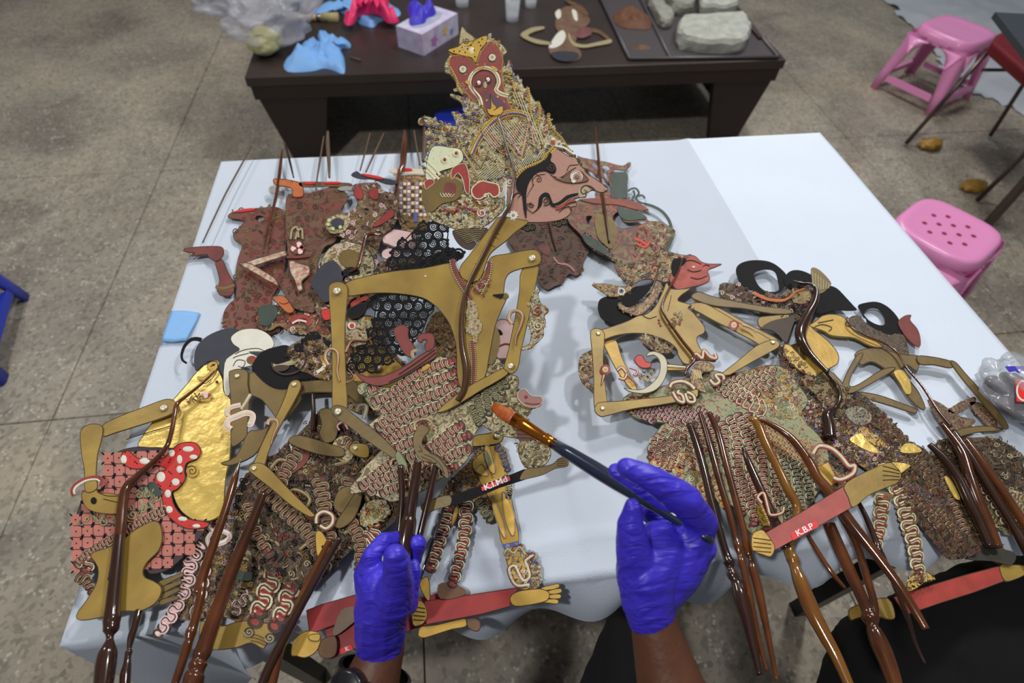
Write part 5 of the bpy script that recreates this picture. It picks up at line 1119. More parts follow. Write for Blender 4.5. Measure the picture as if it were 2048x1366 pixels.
T.plate('green_panel', 'K', '885,365 960,350 1025,365 1020,480 1022,550 960,560 890,548 895,450', greend, .0014); T.plate('green_panel', 'K', '940,620 1000,640 1100,660 1180,715 1100,730 1020,735 960,700', greend, .0014); T.plate('ochre_panel', 'K', '760,700 830,690 900,720 940,820 900,960 840,930 780,860', mat('ochre_leather', col(134, 112, 56, K), .6, 0, .4, 60), .0014)
T.plate('red_panel', 'K', '640,565 860,555 1000,565 1120,600 1185,645 1100,650 940,610 760,600', mat('rust_red_paint', col(132, 66, 48, K), .6, 0, .4, 60), .0014); T.plate('dark_panel', 'K', '660,850 760,880 840,950 900,1040 800,990 700,930', greend, .0014)
O = T.orn('body_filigree', .0014); O.fil(smooth(g('K', '1080,860 1200,760 1340,770 1395,840 1330,960 1240,1080 1100,1140 1080,1000')), 7, [creamd, cream, green, brown, redd], 61); O.fil(smooth(g('K', '660,820 760,880 860,960 1000,1080 1080,1150 900,1060 700,930')), 8, [greend, black, creamd, orange], 62)
O.rib(g('K', '1080,880 1130,900 1180,930 1200,900'), 6, redb, .001); O.rib(g('K', '1090,920 1150,950 1190,935'), 5, redb, .001)
O.rib(g('K', '1160,600 1230,620 1300,660 1350,720 1375,790 1380,840'), 6, greend, 0, sm=6); O.rib(g('K', '1380,870 1340,960 1290,1030'), 7, greend, 0, sm=6)
for s in ('1025,500 1050,480 1090,475 1115,510 1095,545 1110,580 1170,600', '1070,490 1080,530 1060,560 1075,575', '1100,540 1140,530 1165,555'): O.rib(g('K', s), 4, greend, 0)
T.rod('central_rod', 'K', '765,-10,12 770,60,16 780,150,22 788,240,24 795,340,24 810,460,26 830,600,26 850,740,22 875,920,14', horn, .004)
T.done()
T = Thing('shadow_puppet', 'dark brown worn shadow puppet below the raised chin, beside the rust one', 'puppet', lvl(.001), 1095, 510, 'puppets lying on the white cloth')
P = T.plate('body', 'K', '60,880 110,790 200,740 380,730 560,720 600,790 640,860 715,960 700,1010 670,1070 665,1130 610,1180 560,1160 520,1200 490,1240 440,1260 380,1288 330,1255 300,1200 300,1130 240,1060 140,1010 100,950', mat('worn_brown_leather', col(92, 66, 54, K), .7, 0, .5, 25, .3, 60), 0, edge=brownd, ew=1)
O = T.orn('worn_paint', .0014); O.poly(g('K', '440,1040 520,1070 600,1100 620,1160 600,1170 560,1120 480,1085'), redd); O.rib(g('K', '430,1030 470,1080 540,1090 600,1140'), 2, pinkl, .0006); O.poly(g('K', '310,950 380,930 400,1010 350,1000'), redd); O.fil(P, 14, [redd, brownd, brown, brown], 63, .8)
T.rod('central_rod', 'K', '385,740,12 400,800,13 420,880,13 450,980,10', hornd, .003)
T.done()
# ================================================================== puppets lying on the white cloth, left side
# ---- pot-bellied clown figure with a black and white head
T = Thing('shadow_puppet', 'pot-bellied gold foil shadow puppet with white face, black skullcap and checked hip cloth', 'puppet', lvl(.012), 400, 900, 'puppets lying on the white cloth')
T.plate('body', 'S', '688,270 740,225 790,240 825,300 832,365 866,405 872,560 862,700 842,800 828,950 790,1008 700,1022 620,975 578,900 558,800 556,700 540,652 400,645 420,590 450,545 500,480 560,420 640,330', foil, 0, edge=brownd, ew=1.4, label='crinkled gold foil body and belly')
T.plate('skullcap', 'S', '690,262 684,180 710,120 770,75 850,48 905,55 872,90 880,130 912,155 870,182 845,220 838,300 806,250 775,212 735,225', navy, .0014)
T.plate('face', 'S', '868,92 920,55 1000,50 1062,80 1088,130 1050,165 960,168 1000,190 990,232 900,265 862,385 832,362 835,225 872,182 912,155 880,130', white, .0016, edge=brownd, ew=1, label='white painted face')
O = T.orn('face_lines', .003)
O.rib(g('S', '720,105 690,98 660,105 632,135 618,175 622,205 645,222'), 9, black, -.002, sm=6, w2=4)
for s in ('890,180 930,160 1000,150 1040,165', '880,240 900,210 940,215 930,245 905,240', '880,200 900,190 960,175'): O.rib(g('S', s), 1.4, brownd)
O.disc(*g('S', '975,210')[0], 11, gold_d, 9, l=.0003); O.disc(*g('S', '978,208')[0], 8, red, 6, l=.0008)
O.rib(g('S', '700,300 735,300 780,260 800,225 775,222 755,245 775,255'), 7, gold_y, 0, sm=6); O.rib(g('S', '740,240 760,222 795,218 805,250 780,300 740,330 720,325'), 1.5, brownd, .001, sm=6)
O.disc(*g('S', '798,320')[0], 3, brownd); O.disc(*g('S', '740,385')[0], 7, pinkl); O.disc(*g('S', '760,388')[0], 4, red); O.rib(g('S', '700,410 740,415 780,390'), 4, gold_y, .0003); O.fil(smooth(g('S', '640,410 700,370 730,400 700,425 650,430')), 6, [redd, creamd, brown], 71)
P = T.plate('hip_cloth', 'S', '232,720 270,690 320,660 400,645 480,650 572,652 640,690 640,800 560,880 600,1000 690,1030 750,1042 700,1120 650,1180 560,1262 470,1288 430,1260 300,1180 190,1190 140,1230 90,1262 66,1180 70,1060 108,930 140,880 205,870 225,790', mat('dark_cloth_print', col(52, 40, 44), .6), .001, edge=brownd, ew=1.4, label='salmon checked hip cloth')
O2 = T.orn('checked_cells', .0022)
for j in range(11):
    for i in range(13):
        x, y = 75 + i * 57 + j * 2, 655 + j * 60 - i * 3
        (px, py, r), = g('S', '%g,%g,29' % (x, y))
        if inside(P, np.array([px]), np.array([py]))[0]:
            O2.poly([(px + r * math.copysign(abs(math.cos(a)) ** .42, math.cos(a)) * .92, py + r * math.copysign(abs(math.sin(a)) ** .42, math.sin(a)) * .97) for a in np.arange(.2, 6.4, .3927)], pink_k := mat('salmon_cells', col(172, 104, 92, K), .6, 0, .15, 60), 0, sm=1)
            O2.disc(px, py, 1.5, black, l=.0007, n=6)
            if (i + j) % 2 == 0:
                for a in (0, 1.57, 3.14, 4.71): O2.disc(px + r * .95 * math.cos(a + .78) * 1.25, py + r * .95 * math.sin(a + .78) * 1.25, 4.5, black, 1.8, a + .78, .0006, n=6)
O3 = T.orn('polka_sash', .003)
O3.poly(g('S', '318,690 352,668 400,705 460,712 530,705 575,662 620,630 690,628 718,668 700,708 648,730 636,770 640,810 602,860 572,880 588,950 645,1008 755,1030 742,1055 660,1062 590,1030 540,970 524,900 530,872 486,830 500,780 545,762 500,742 400,760 340,742'), redb, 0, edge=brownd)
for x, y, a, b in ((435, 720, 26, 16), (330, 712, 16, 22), (655, 660, 28, 14), (612, 712, 14, 22), (682, 700, 20, 12), (518, 800, 22, 26), (592, 826, 20, 18), (612, 762, 16, 18), (553, 885, 16, 20), (560, 965, 18, 18), (628, 1012, 24, 12), (697, 1048, 20, 10), (572, 680, 16, 18)):
    (x, y, a), = g('S', '%g,%g,%g' % (x, y, a)); O3.disc(x, y, a, white, b * .3953, l=.0006, n=12)
(x, y, r), = g('S', '675,770,32'); O3.disc(x, y, r, gold_y, l=0); O3.spiral(x, y, r * .85, brownd, 1.4, 1.5, 0, -1, l=.0008)
O3.fil(smooth(g('S', '120,1000 200,985 300,1000 380,930 400,850 470,840 510,890 480,950 380,1000 300,1030 200,1045 140,1035')), 14, [green, creamd, greend, green], 72, 1.2)
O3.poly(g('S', '455,835 490,830 520,880 515,900 470,880'), greend, .0008)
chain(O3, 'S', '95,1245 150,1190 230,1140 320,1090 400,1040 470,1000 545,965', 46, 19, cream, red, brownd); chain(O3, 'B', '150,650 200,700 225,760', 110, 32, creamd, redd, brownd, 60); chain(O3, 'B', '215,540 190,620', 90, 32, cream, red, brownd)
T.plate('leg', 'B', '228,512 330,470 400,440 460,400 520,350 580,315 645,288 690,308 708,400 682,490 612,560 580,620 592,665 650,690 700,730 695,790 650,850 560,892 450,895 300,935 180,955 135,940 145,895 200,820 268,700 275,600', gold, .005, edge=brownd, ew=1.4, label='wide matt gold legs')
for a, b in (((690, 700), (825, 640)), ((700, 740), (815, 690)), ((700, 785), (800, 740)), ((690, 825), (790, 795))): limb(T, 'toe', 'B', a, b, 44, 30, gold_d, .001)
T.plate('upper_arm', 'S', '598,430 600,470 560,500 420,548 300,585 238,605 215,580 240,540 320,500 450,450 530,420 570,415', gold, .006, edge=brownd, ew=1.3)
T.plate('forearm', 'S', '122,600 135,565 170,545 215,545 238,565 232,620 212,700 205,800 210,870 150,885 145,780 130,700', gold, .0075, edge=brownd, ew=1.3)
T.plate('hand', 'S', '135,885 200,868 215,888 270,890 335,905 348,930 342,975 300,996 220,992 160,970 135,930', gold, .007, edge=brownd, ew=1.2)
O4 = T.orn('hand_lines', .0085); O4.rib(g('S', '240,920 300,935 340,945'), 1.3, brownd); O4.rib(g('S', '215,888 260,905 320,905'), 1.3, brownd); O4.disc(*g('S', '193,930')[0], 6, black, 7, l=.0004); O4.rib(g('S', '570,540 500,560 400,590 340,610'), 1.6, brownd, -.006)  # last rib paints the upper arm's cast shadow as a dark line below it
O4.rib(g('S', '95,905 85,880 105,848 155,820 205,812 235,825 228,860'), 8, red, 0, sm=6); O4.rib(g('S', '100,900 95,880 112,855 158,830 205,824 225,835'), 4, white, .0008, sm=6)
T.rivet('S', 540, 463, 19, .0075)
T.rod('central_rod', 'S', '800,285,8 740,345,14 660,410,18 615,450,22 600,520,22 585,600,22 560,670,24 500,740,28 420,810,34 365,870,44 345,960,48 335,1080,50 320,1220,54 308,1330,60', horn, .012, label='long bent horn rod down the foil figure')
T.rod('turned_grip', 'B', '455,250,54 440,420,62 425,600,72 412,740,80 400,880,90 395,950,104 392,990,96 390,1030,90 385,1060,52 382,1090,46 378,1120,70 370,1170,110 358,1250,124 345,1366,118 335,1450,110', hornd, .0125, label='turned dark horn grip with a waisted collar')
T.rod('arm_rod', 'B', '545,880,44 530,940,50 515,1000,46 495,1060,48 480,1140,30 478,1160,44 470,1200,40 465,1250,52 455,1310,66 450,1400,64', hornd, .004)
T.done()
# ---- black-bearded gold puppet in the middle of the left heap
T = Thing('shadow_puppet', 'gold shadow puppet with bushy black beard and jointed arms in the left heap', 'puppet', lvl(.02), 620, 830, 'puppets lying on the white cloth')
P = T.plate('beard', 'M', '290,400 330,330 370,290 430,262 500,245 560,235 600,260 590,320 640,380 700,380 720,420 800,440 840,470 780,510 660,520 620,560 560,592 480,585 400,545 340,490 300,440', black, .001, label='bushy black beard')
O = T.orn('beard_fringe', .001)
for k in range(60):
    q = P[int(k * len(P) / 60)]; O.disc(q[0], q[1], 4.5, black, n=8)
P = T.plate('headdress', 'M', '580,260 620,220 700,180 760,130 830,110 900,140 950,200 960,260 900,300 960,340 960,480 900,520 820,500 760,470 700,440 640,400 590,330', o_brown, .0018, edge=brownd, ew=1)
O1 = T.orn('headdress_filigree', .0032); O1.fil(P, 8, [gold_d, creamd, pinkl, brownd, gold_y, brown, black], 81)
for s in ('700,180 760,130 830,115 860,160 780,190 730,200', '890,200 940,190 970,230 920,240', '640,230 700,215 730,270 690,290 650,280', '460,420 520,400 600,410 560,450 480,450'): O1.poly(g('M', s), black if s[0] != '4' else brownd, .0006)
O1.rib(g('M', '450,380 470,440 560,480 680,450 740,360 720,260'), 3.5, brownd, .001, sm=6); O1.rib(g('M', '455,400 500,410 600,380 690,350'), 9, creamd, 0); O1.rib(g('M', '830,460 880,430 910,370'), 7, white, .0004)
for k in range(9): O1.rib(g('M', '%d,%d %d,%d' % (860 + k * 4, 330 + k * 16, 885 + k * 3, 320 + k * 16)), 3, gold_y, .0006, sm=1)
P = T.plate('torso', 'M', '240,480 300,450 340,495 400,548 480,590 600,590 640,545 700,530 960,508 1100,500 1180,560 1230,700 1180,720 1080,640 960,625 720,632 690,700 560,860 500,860 420,760 360,690 300,660 260,640', gold_d, .0004, edge=brownd, ew=1.3)
T.plate('upper_arm', 'M', '84,480 110,445 170,432 225,440 250,470 248,560 262,660 255,800 245,940 235,1010 160,1080 110,1090 100,1000 100,700', gold_d, .003, edge=brownd, ew=1.3)
T.plate('upper_arm', 'M', '600,580 630,545 675,538 705,565 700,620 640,740 560,880 480,1040 430,1160 400,1260 360,1290 300,1270 330,1180 400,1020 490,850 560,700', gold, .006, edge=brownd, ew=1.3)
T.plate('forearm', 'S', '966,770 985,745 1030,740 1080,775 1150,850 1230,930 1290,990 1300,1005 1270,1010 1180,955 1080,870 990,800', gold, .0075, edge=brownd, ew=1.3)
T.plate('forearm', 'M', '620,1080 600,1030 680,1000 840,1040 960,1080 1060,1110 1060,1180 940,1180 800,1150', gold_d, .004, edge=brownd, ew=1.2)
T.plate('upper_arm', 'M', '1110,1120 1130,1080 1180,1070 1270,1090 1280,1180 1230,1200 1140,1165', gold, .005, edge=brownd, ew=1.3)
for x, y, l in ((158, 497, .0045), (648, 580, .0075), (315, 1298, .009), (1165, 1116, .0065)): T.rivet('M', x, y, 22, l)
O2 = T.orn('arm_bands', .0075)
band(O2, 'M', '420,920 440,880 490,880 510,920 480,990 450,1090', 1.)
O3 = T.orn('chest_bands', .0045)
curl2(O3, 'M', '190,740 110,760 65,800 75,840', 9, (pinkl, cream)); curl2(O3, 'M', '110,950 70,920 85,870 150,840 230,810 290,830 275,900 250,900', 12, (pinkl, cream)); curl2(O3, 'M', '270,650 230,720 190,780', 7, (creamd, cream))
curl2(O3, 'M', '1030,960 1010,920 1060,890 1100,950', 6, (redd, pinkl)); curl2(O3, 'M', '1180,790 1200,750 1250,750 1250,800 1230,860', 9, (creamd, white))
P = T.plate('inner_ornament', 'M', '480,1180 560,1050 700,1020 760,860 820,800 870,780 960,900 960,1080 1100,1180 1060,1366 800,1366 620,1366 480,1340 470,1260', o_dark, -.002); O4 = T.orn('skirt_filigree', -.0006)
P = T.plate('skirt', 'P', '560,900 640,830 700,860 760,900 800,960 790,1040 700,1100 640,1160 600,1180 520,1130 480,1060 470,980 520,920', o_dark, -.0035); O4.fil(P, 13, [brownd, brown, gold_d, creamd, redd, brownd, black], 82)
O4.fil(smooth(g('M', '480,1180 560,1050 700,1020 760,860 820,800 870,780 960,900 960,1080 1100,1180 1060,1366 620,1366')), 8, [brownd, brown, creamd, redd, gold_d, brownd], 83)
T.plate('mask_ornament', 'M', '960,1100 980,1040 1040,1000 1100,1000 1130,1050 1140,1120 1130,1190 1060,1215 980,1180', o_cream, .0008); O4.fil(smooth(g('M', '960,1100 980,1040 1040,1000 1100,1000 1130,1050 1140,1120 1130,1190 1060,1215 980,1180')), 6, [cream, white, gold_y, green], 84)
T.plate('tusked_jaw', 'M', '540,1250 600,1150 700,1120 770,1130 740,1220 660,1290 560,1340 480,1320', redd, 0); O4.rib(g('M', '550,1250 600,1180 660,1140 690,1120'), 8, gold_y, .001); O4.poly(g('M', '595,1060 640,1120 625,1150'), white, .002)
O4.fil(smooth(g('M', '940,1200 1060,1215 1140,1180 1200,1250 1100,1366 960,1340')), 7, [creamd, brown, brownd], 86)
chain(O4, 'L', '280,690 330,740 300,800 240,830', 90, 32, cream, red, brownd)
T.plate('hand', 'L', '36,790 60,775 84,800 112,860 108,900 80,935 55,920 40,880', gold_y, .007, edge=brownd); O2.disc(*g('L', '76,858')[0], 6, brownd); curl2(O2, 'L', '40,740 45,700 80,680 120,700 120,740 90,765 60,750', 10); 
T.plate('hand', 'L', '130,740 180,660 240,570 270,560 260,640 220,720 160,760', gold_d, .004, edge=brownd)
P = T.plate('jaw_mask', 'L', '262,660 300,620 370,610 405,650 395,700 330,735 280,745 255,710', o_cream, .003, edge=brownd); O4b = T.orn('mask_lines', .0045); O4b.fil(P, 9, [cream, red, green, gold_y], 87)
T.plate('gold_patch', 'M', '850,785 940,765 1010,820 1020,900 990,1030 900,1060 850,980 870,900', gold_d, .002, edge=brownd); T.plate('gold_patch', 'M', '250,980 330,960 400,940 440,900 380,1060 300,1180 120,1260 20,1240 150,1180', gold_d, .0045, edge=brownd)
T.plate('gold_patch', 'L', '150,560 220,540 270,580 230,640 160,680 120,640', gold_d, .002, edge=brownd)
O5 = T.orn('shaded_sashes', .001)  # duller cream and maroon: the heap's shadow is put into these colours
for s, w_ in (('520,960 560,1010 610,1060 640,1110', 40), ('640,960 650,1020 660,1080 650,1140', 34), ('700,960 690,1020 720,1080 720,1140', 34), ('600,900 570,950 560,990', 30), ('500,1010 510,1060 540,1110', 30), ('680,880 730,910 760,960', 26)): O5.chain(g('P', s), w_, 10, creamd, redd, brownd, w_ * .7)
for s in ('560,1000 590,980 620,1000 600,1030', '660,900 690,890 700,920 670,930', '600,1100 630,1080 660,1100', '540,940 560,920 590,930', '700,1000 730,990 740,1020 715,1030'): curl2(O5, 'P', s, 7, (gold_d, creamd))
T.rod('arm_rod', 'M', '800,640,30 805,800,40 800,960,36', hornd, .004)
T.rod('central_rod', 'S', '930,720,0 900,820,34 860,960,38 820,1080,42 780,1200,44 745,1300,48 720,1400,50', horn, .010)
T.rod('central_rod', 'B', '1000,640,0 985,760,52 960,880,56 930,1000,60 915,1040,72 905,1090,56 890,1130,64 860,1230,58 815,1366,54 790,1440,50', horn, .011)
T.rod('central_rod', 'B', '1400,120,50 1330,300,60 1260,470,72 1190,640,84 1120,840,92 1060,1010,100 1020,1130,104 1000,1190,112 985,1230,96 975,1260,118 965,1300,100 950,1340,130 930,1440,120', horn, .0145, label='thick glossy horn rod with ringed collar')
T.rod('arm_rod', 'B', '1900,420,44 1820,560,50 1740,700,56 1640,880,58 1560,1040,60 1480,1190,64 1420,1320,66 1380,1420,60', hornd, .0135)
T.rod('arm_rod', 'B', '1830,420,40 1760,560,44 1680,720,50 1600,900,50 1540,1060,50 1500,1160,54 1470,1260,70 1440,1400,70', horn, .009)
T.done()
# ---- pale pink trimmed puppet below, with red scalloped sashes
T = Thing('shadow_puppet', 'pink-trimmed shadow puppet with two long red scalloped sashes, lowest in the left heap', 'puppet', lvl(.004), 520, 1130, 'puppets lying on the white cloth')
P = T.plate('skirt', 'B', '860,460 950,440 1000,300 1130,230 1240,110 1320,30 1440,100 1500,200 1700,300 1720,430 1700,560 1680,700 1600,860 1440,960 1300,1000 1200,960 1080,920 900,940 800,940 760,860 830,600 820,520', o_brown, 0)
O = T.orn('skirt_filigree', .0014)
O.fil(smooth(g('B', '1000,300 1130,230 1240,110 1320,30 1440,100 1500,200 1520,400 1400,500 1300,450 1200,440 1100,480')), 8, [pinkl, cream, creamd, redd, brownd, blue, gold_y, green], 91)
O.fil(smooth(g('B', '860,460 1000,420 1100,500 1250,480 1400,560 1380,760 1300,900 1100,920 900,900 820,760')), 10, [creamd, gold_d, pinkl, brown, greend, gold_y, brownd], 92)
O.poly(g('B', '1370,240 1450,260 1510,290 1490,350 1400,350 1350,300'), pinkl, .0006); O.poly(g('B', '1430,300 1490,280 1500,350 1440,350'), redd, .001)
O1 = T.orn('sashes', .003)
chain(O1, 'B', '960,450 890,540 880,640 850,740 810,830 760,920 700,1000 670,1040', 110, 46, pinkl, pinkl, brownd, 70); chain(O1, 'B', '1000,560 980,650 970,760 930,860 900,930', 70, 40, pinkl, creamd, brownd, 50)
O1.poly(g('B', '1440,430 1520,390 1600,395 1700,420 1705,480 1620,500 1560,520 1500,470'), red, 0, edge=brownd); O1.rib(g('B', '1410,470 1440,430 1500,440 1540,500 1580,500 1640,470 1700,500'), 8, cream, .0006)
O1.rib(g('B', '1560,510 1525,450 1530,420 1560,430 1570,500 1590,430 1620,425 1615,460 1580,510'), 5.5, cream, .001, sm=5)
chain(O1, 'B', '1460,500 1470,590 1440,670 1400,750 1370,830 1340,900 1320,960', 150, 62, cream, red, brownd, 100); chain(O1, 'B', '1640,540 1600,620 1570,700 1545,780 1520,850 1490,930 1450,990', 140, 62, cream, red, brownd, 90)
for x, y in ((1280, 1030), (1420, 1070)): (x, y, r), = g('B', '%g,%g,36' % (x, y)); O1.disc(x, y, r, brownd); O1.spiral(x, y, r * .9, creamd, 1.5, 3.4, l=.0006)
for s in ('1200,470 1290,460 1370,520 1390,620 1350,640', '1210,510 1280,500 1340,550 1350,610', '1210,540 1270,540 1310,590'): O1.rib(g('B', s), 5, creamd, .001, sm=6)
curl2(O1, 'B', '1130,270 1050,250 1010,300 1030,350 1100,350 1150,380 1120,420 1060,440', 10, (pinkl, white)); curl2(O1, 'B', '1030,480 1000,420 1020,370 1090,350', 9, (pinkl, white))
T.plate('green_strip', 'B', '1110,600 1250,620 1300,630 1290,680 1230,680 1100,650', greend, .002)
chain(O1, 'B', '1180,900 1220,830 1290,800', 70, 36, pinkl, creamd)
T.plate('foot', 'B', '900,1190 940,1080 950,960 1010,960 1100,985 1180,960 1260,950 1340,965 1410,970 1440,1030 1400,1100 1370,1138 1290,1100 1200,1130 1100,1145 1000,1150', gold, .0012, edge=brownd, ew=1.3)
for k in range(3): O1.rib(g('B', '%d,%d %d,%d %d,%d' % (1290, 1040 + k * 22, 1340, 1050 + k * 22, 1395, 1080 + k * 20)), 1.4, brownd)
T.plate('base_bar', 'B', '1660,880 1760,840 2040,760 2100,760 2120,900 1900,960 1720,1030 1680,1030', mat('dark_red_wood_bar', col(140, 34, 36, K), .5, 0, .25, 50), .001, sm=1, edge=brownd, label='dark red base bar behind the left glove')
T.plate('foot', 'B', '1560,1180 1580,1080 1660,1020 1760,1035 1760,1090 1730,1160 1660,1200 1600,1190', gold_y, .0022, edge=brownd, ew=1.3); T.plate('toe', 'B', '1680,1050 1755,1040 1750,1090 1690,1085', gold_y, .003, edge=brownd)
T.plate('foot', 'B', '1760,1080 1850,1050 1870,1120 1850,1190 1780,1205 1740,1160', brown, .001, edge=brownd)
T.plate('inner_cloth', 'B', '1900,880 2000,860 2020,920 1880,1040 1840,1030', mat('grey_brown_leather', col(110, 94, 78, K), .7), .0018)
T.done()
# ---- puppet under the raised one: yellow leg with chains, red bar
T = Thing('shadow_puppet', 'shadow puppet with yellow diamond-patterned leg and dark red bar, right of the left glove', 'puppet', lvl(.003), 980, 1040, 'puppets lying on the white cloth')
P = T.plate('hips', 'L', '640,620 700,520 800,420 860,340 960,330 1000,380 1000,480 1020,600 960,640 860,640 760,660 700,640', o_gold, 0)
O = T.orn('hip_filigree', .0014); O.fil(P, 9, [gold_y, cream, red, green, blue, creamd], 101)
T.plate('leg', 'L', '820,420 900,350 940,340 980,420 1010,520 1020,600 1040,700 1055,830 975,838 950,740 920,640 880,560 850,500', gold_y, .0016, edge=brownd, ew=1.2)
O1 = T.orn('leg_pattern', .003)
for s in ('925,590 945,640 975,720 990,800 975,790 945,720 925,650', '975,570 1010,620 1035,700 1030,790 1010,770 985,690', '840,470 870,430 900,490', '885,350 910,345 935,440 930,480 900,440'):
    O1.poly(g('L', s), mat('yellow_diamond', col(226, 184, 80, K), .5), 0, edge=red, ew=2.6); O1.rib(g('L', s), 1.4, white, .001, closed=True)
O1.beads(g('L', '880,380 900,440 925,500'), 1.6, 5, redd); O1.poly(g('L', '890,360 920,420 905,440 880,400'), green, .0002)
T.plate('gold_arm', 'L', '800,340 830,290 900,275 960,262 980,290 960,325 880,340', gold_y, .002, edge=brownd); T.rivet('L', 945, 292, 17, .0035)
T.plate('ankle_band', 'L', '970,838 1052,820 1058,838 980,860', blue, .0025, sm=1)
T.plate('shin', 'L', '985,860 1060,850 1100,920 1090,1010 1110,1060 1050,1060 1020,1010', gold_y, .0016, edge=brownd)
P = T.plate('ankle_ornament', 'L', '975,880 1010,840 1070,830 1095,870 1140,880 1150,920 1170,960 1165,1030 1130,1062 1060,1060 1020,1020 1000,980 1010,930', o_cream, .0005); O2 = T.orn('ankle_curls', .003)
O2.fil(P, 8, [cream, red, white, green, creamd, blue], 102); curl2(O2, 'L', '1110,1040 1050,1045 1020,1010 1008,960 1035,945 1055,980 1080,1020 1110,1000 1100,950 1090,920 1130,890', 10, (redd, cream)); curl2(O2, 'L', '985,880 1000,860 1030,880 1060,850 1090,890', 6, (creamd, cream))
T.plate('foot', 'L', '1020,1090 1060,1070 1120,1062 1170,1060 1210,1080 1200,1120 1130,1140 1040,1150 1010,1120', gold_y, .0022, edge=brownd)
for a, b in (((1180, 1065), (1250, 1045)), ((1190, 1082), (1262, 1070)), ((1195, 1100), (1258, 1098)), ((1180, 1115), (1245, 1125))): limb(T, 'toe', 'L', a, b, 30, 26, gold_y, .0018)
T.plate('base_bar', 'L', '580,1120 800,1090 1060,1050 1020,1100 1010,1150 860,1190 590,1240', redw := mat('dark_red_bar', col(150, 44, 42, K), .5, 0, .3, 40), .001, sm=1, edge=brownd, label='dark red base bar')
T.plate('foot', 'L', '520,1130 560,1118 590,1150 595,1210 560,1245 520,1240', gold_y, .0022, edge=brownd)
for k in range(4): O2.rib(g('L', '%d,%d %d,%d' % (524, 1150 + k * 22, 585, 1160 + k * 20)), 1.4, brownd, .0006, sm=1)
chain(O1, 'L', '790,600 790,700 780,800 765,880 745,960 720,1040', 74, 30, cream, red, brownd, 56); chain(O1, 'L', '700,660 680,740 660,800 640,880 610,960', 74, 30, cream, red, brownd, 60); chain(O1, 'L', '860,620 880,660 915,710', 56, 24, creamd, green, brownd); chain(O1, 'L', '950,340 980,400 1000,460', 34, 20, creamd, blue, brownd); chain(O1, 'L', '990,500 1010,560 1000,600', 30, 20, cream, creamd, brownd)
T.plate('sash_tip', 'L', '650,1040 720,1030 790,1070 760,1100 660,1110', brown, .002); T.plate('gold_tassel', 'L', '735,650 755,660 740,720 715,755 720,700', gold_y, .004, edge=brownd)
P = T.plate('shin', 'L', '555,1020 600,1000 610,1110 590,1115 560,1060', gold_y, .001, edge=brownd)
T.done()
T = Thing('shadow_puppet', 'lowest base bar and feet peeking out beyond the left glove, red with a paper label', 'puppet', lvl(.0), 740, 1260, 'puppets lying on the white cloth')
T.plate('base_bar', 'P', '650,1245 720,1230 900,1180 960,1200 880,1240 780,1275 700,1300 660,1320', redw, 0, sm=1)
T.plate('foot', 'L', '548,1280 560,1250 640,1240 740,1215 790,1210 790,1250 720,1265 640,1290 580,1308 550,1300', gold_y, .001, edge=brownd); T.plate('foot', 'L', '790,1212 830,1205 862,1225 862,1260 840,1275 800,1255', brown, .001, edge=brownd)
T.plate('paper_label', 'B', '1880,1140 1960,1110 1975,1140 1895,1175', label_red, .0015, .0003, sm=1); text_on(T, 'K', 'B', 1935, 1140, 40, -.3, ink_white, .0023)
T.done()
# ---- ornate faces lying under the raised torso
T = Thing('shadow_puppet', 'pink-faced ornate shadow puppets layer lying beneath the raised gold torso', 'puppet', lvl(.002), 800, 720, 'puppets lying on the white cloth')
P = T.plate('headdress', 'P', '700,650 715,635 740,632 760,645 775,690 800,720 840,745 860,700 850,660 870,640 900,650 930,700 940,760 900,800 800,830 740,830 700,820 660,770 665,700', o_gold, 0, edge=brownd, ew=1)
O = T.orn('headdress_filigree', .0014); O.fil(P, 9, [gold_y, cream, creamd, pinkl, green, red, brownd], 111)
P = T.plate('pink_face', 'P', '985,650 1010,640 1035,660 1045,690 1030,715 1000,720 975,715 965,690', pinkl, .001, edge=brownd); O.rib(g('P', '990,700 1010,690 1030,695'), 4, red, .001); O.poly(g('P', '985,660 1000,662 1005,672 988,670'), black, .001)
T.plate('gold_body', 'P', '700,790 720,730 760,700 790,720 830,760 860,800 800,820 760,825', gold_y, .002, edge=brownd); T.plate('gold_arm', 'P', '620,760 700,765 740,770 750,790 730,800 700,792 620,790', gold, .003, edge=brownd); T.rivet('T', 360, 790, 20, .0045)
P = T.plate('side_ornament', 'P', '860,640 880,625 905,640 915,680 905,700 880,690 865,670', o_gold, .002); O.fil(P, 7, [gold_y, black, green, cream], 112)
T.done()
# ================================================================== heap at the far left: heads toward us, feet away
def heap(label, z, x, y): return Thing('shadow_puppet', label, 'puppet', lvl(z), x, y, 'puppets lying on the white cloth')
T = heap('maroon shadow puppet with one arm reaching left, leftmost of the far heap', .002, 480, 500)
P = T.plate('body', 'U', '300,548 320,515 400,498 520,485 580,478 640,500 660,560 660,760 645,900 600,1000 570,1060 600,1180 620,1230 560,1270 480,1262 400,1252 280,1240 270,1150 300,1090 340,1050 350,990 345,900 362,800 385,720 342,690 332,645 378,600 395,565', o_red, 0, holes=('460,548 485,532 520,540 525,562 490,572',), edge=brownd, ew=1)
O = T.orn('body_filigree', .0014); O.fil(P, 15, [redd, redd, brown, brownd, gold_d], 121, .8)
T.plate('red_strip', 'U', '330,518 380,500 460,492 460,506 380,516', redb, .0015)
T.plate('hand', 'U', '28,762 60,745 165,736 262,738 280,770 272,800 235,830 190,810 170,788 80,798 100,780 60,775', redd, .004, edge=brownd); O.rib(g('U', '30,745 80,745'), 1.6, redd, .002); O.rib(g('U', '60,798 85,780 110,778'), 2, redd, .002)
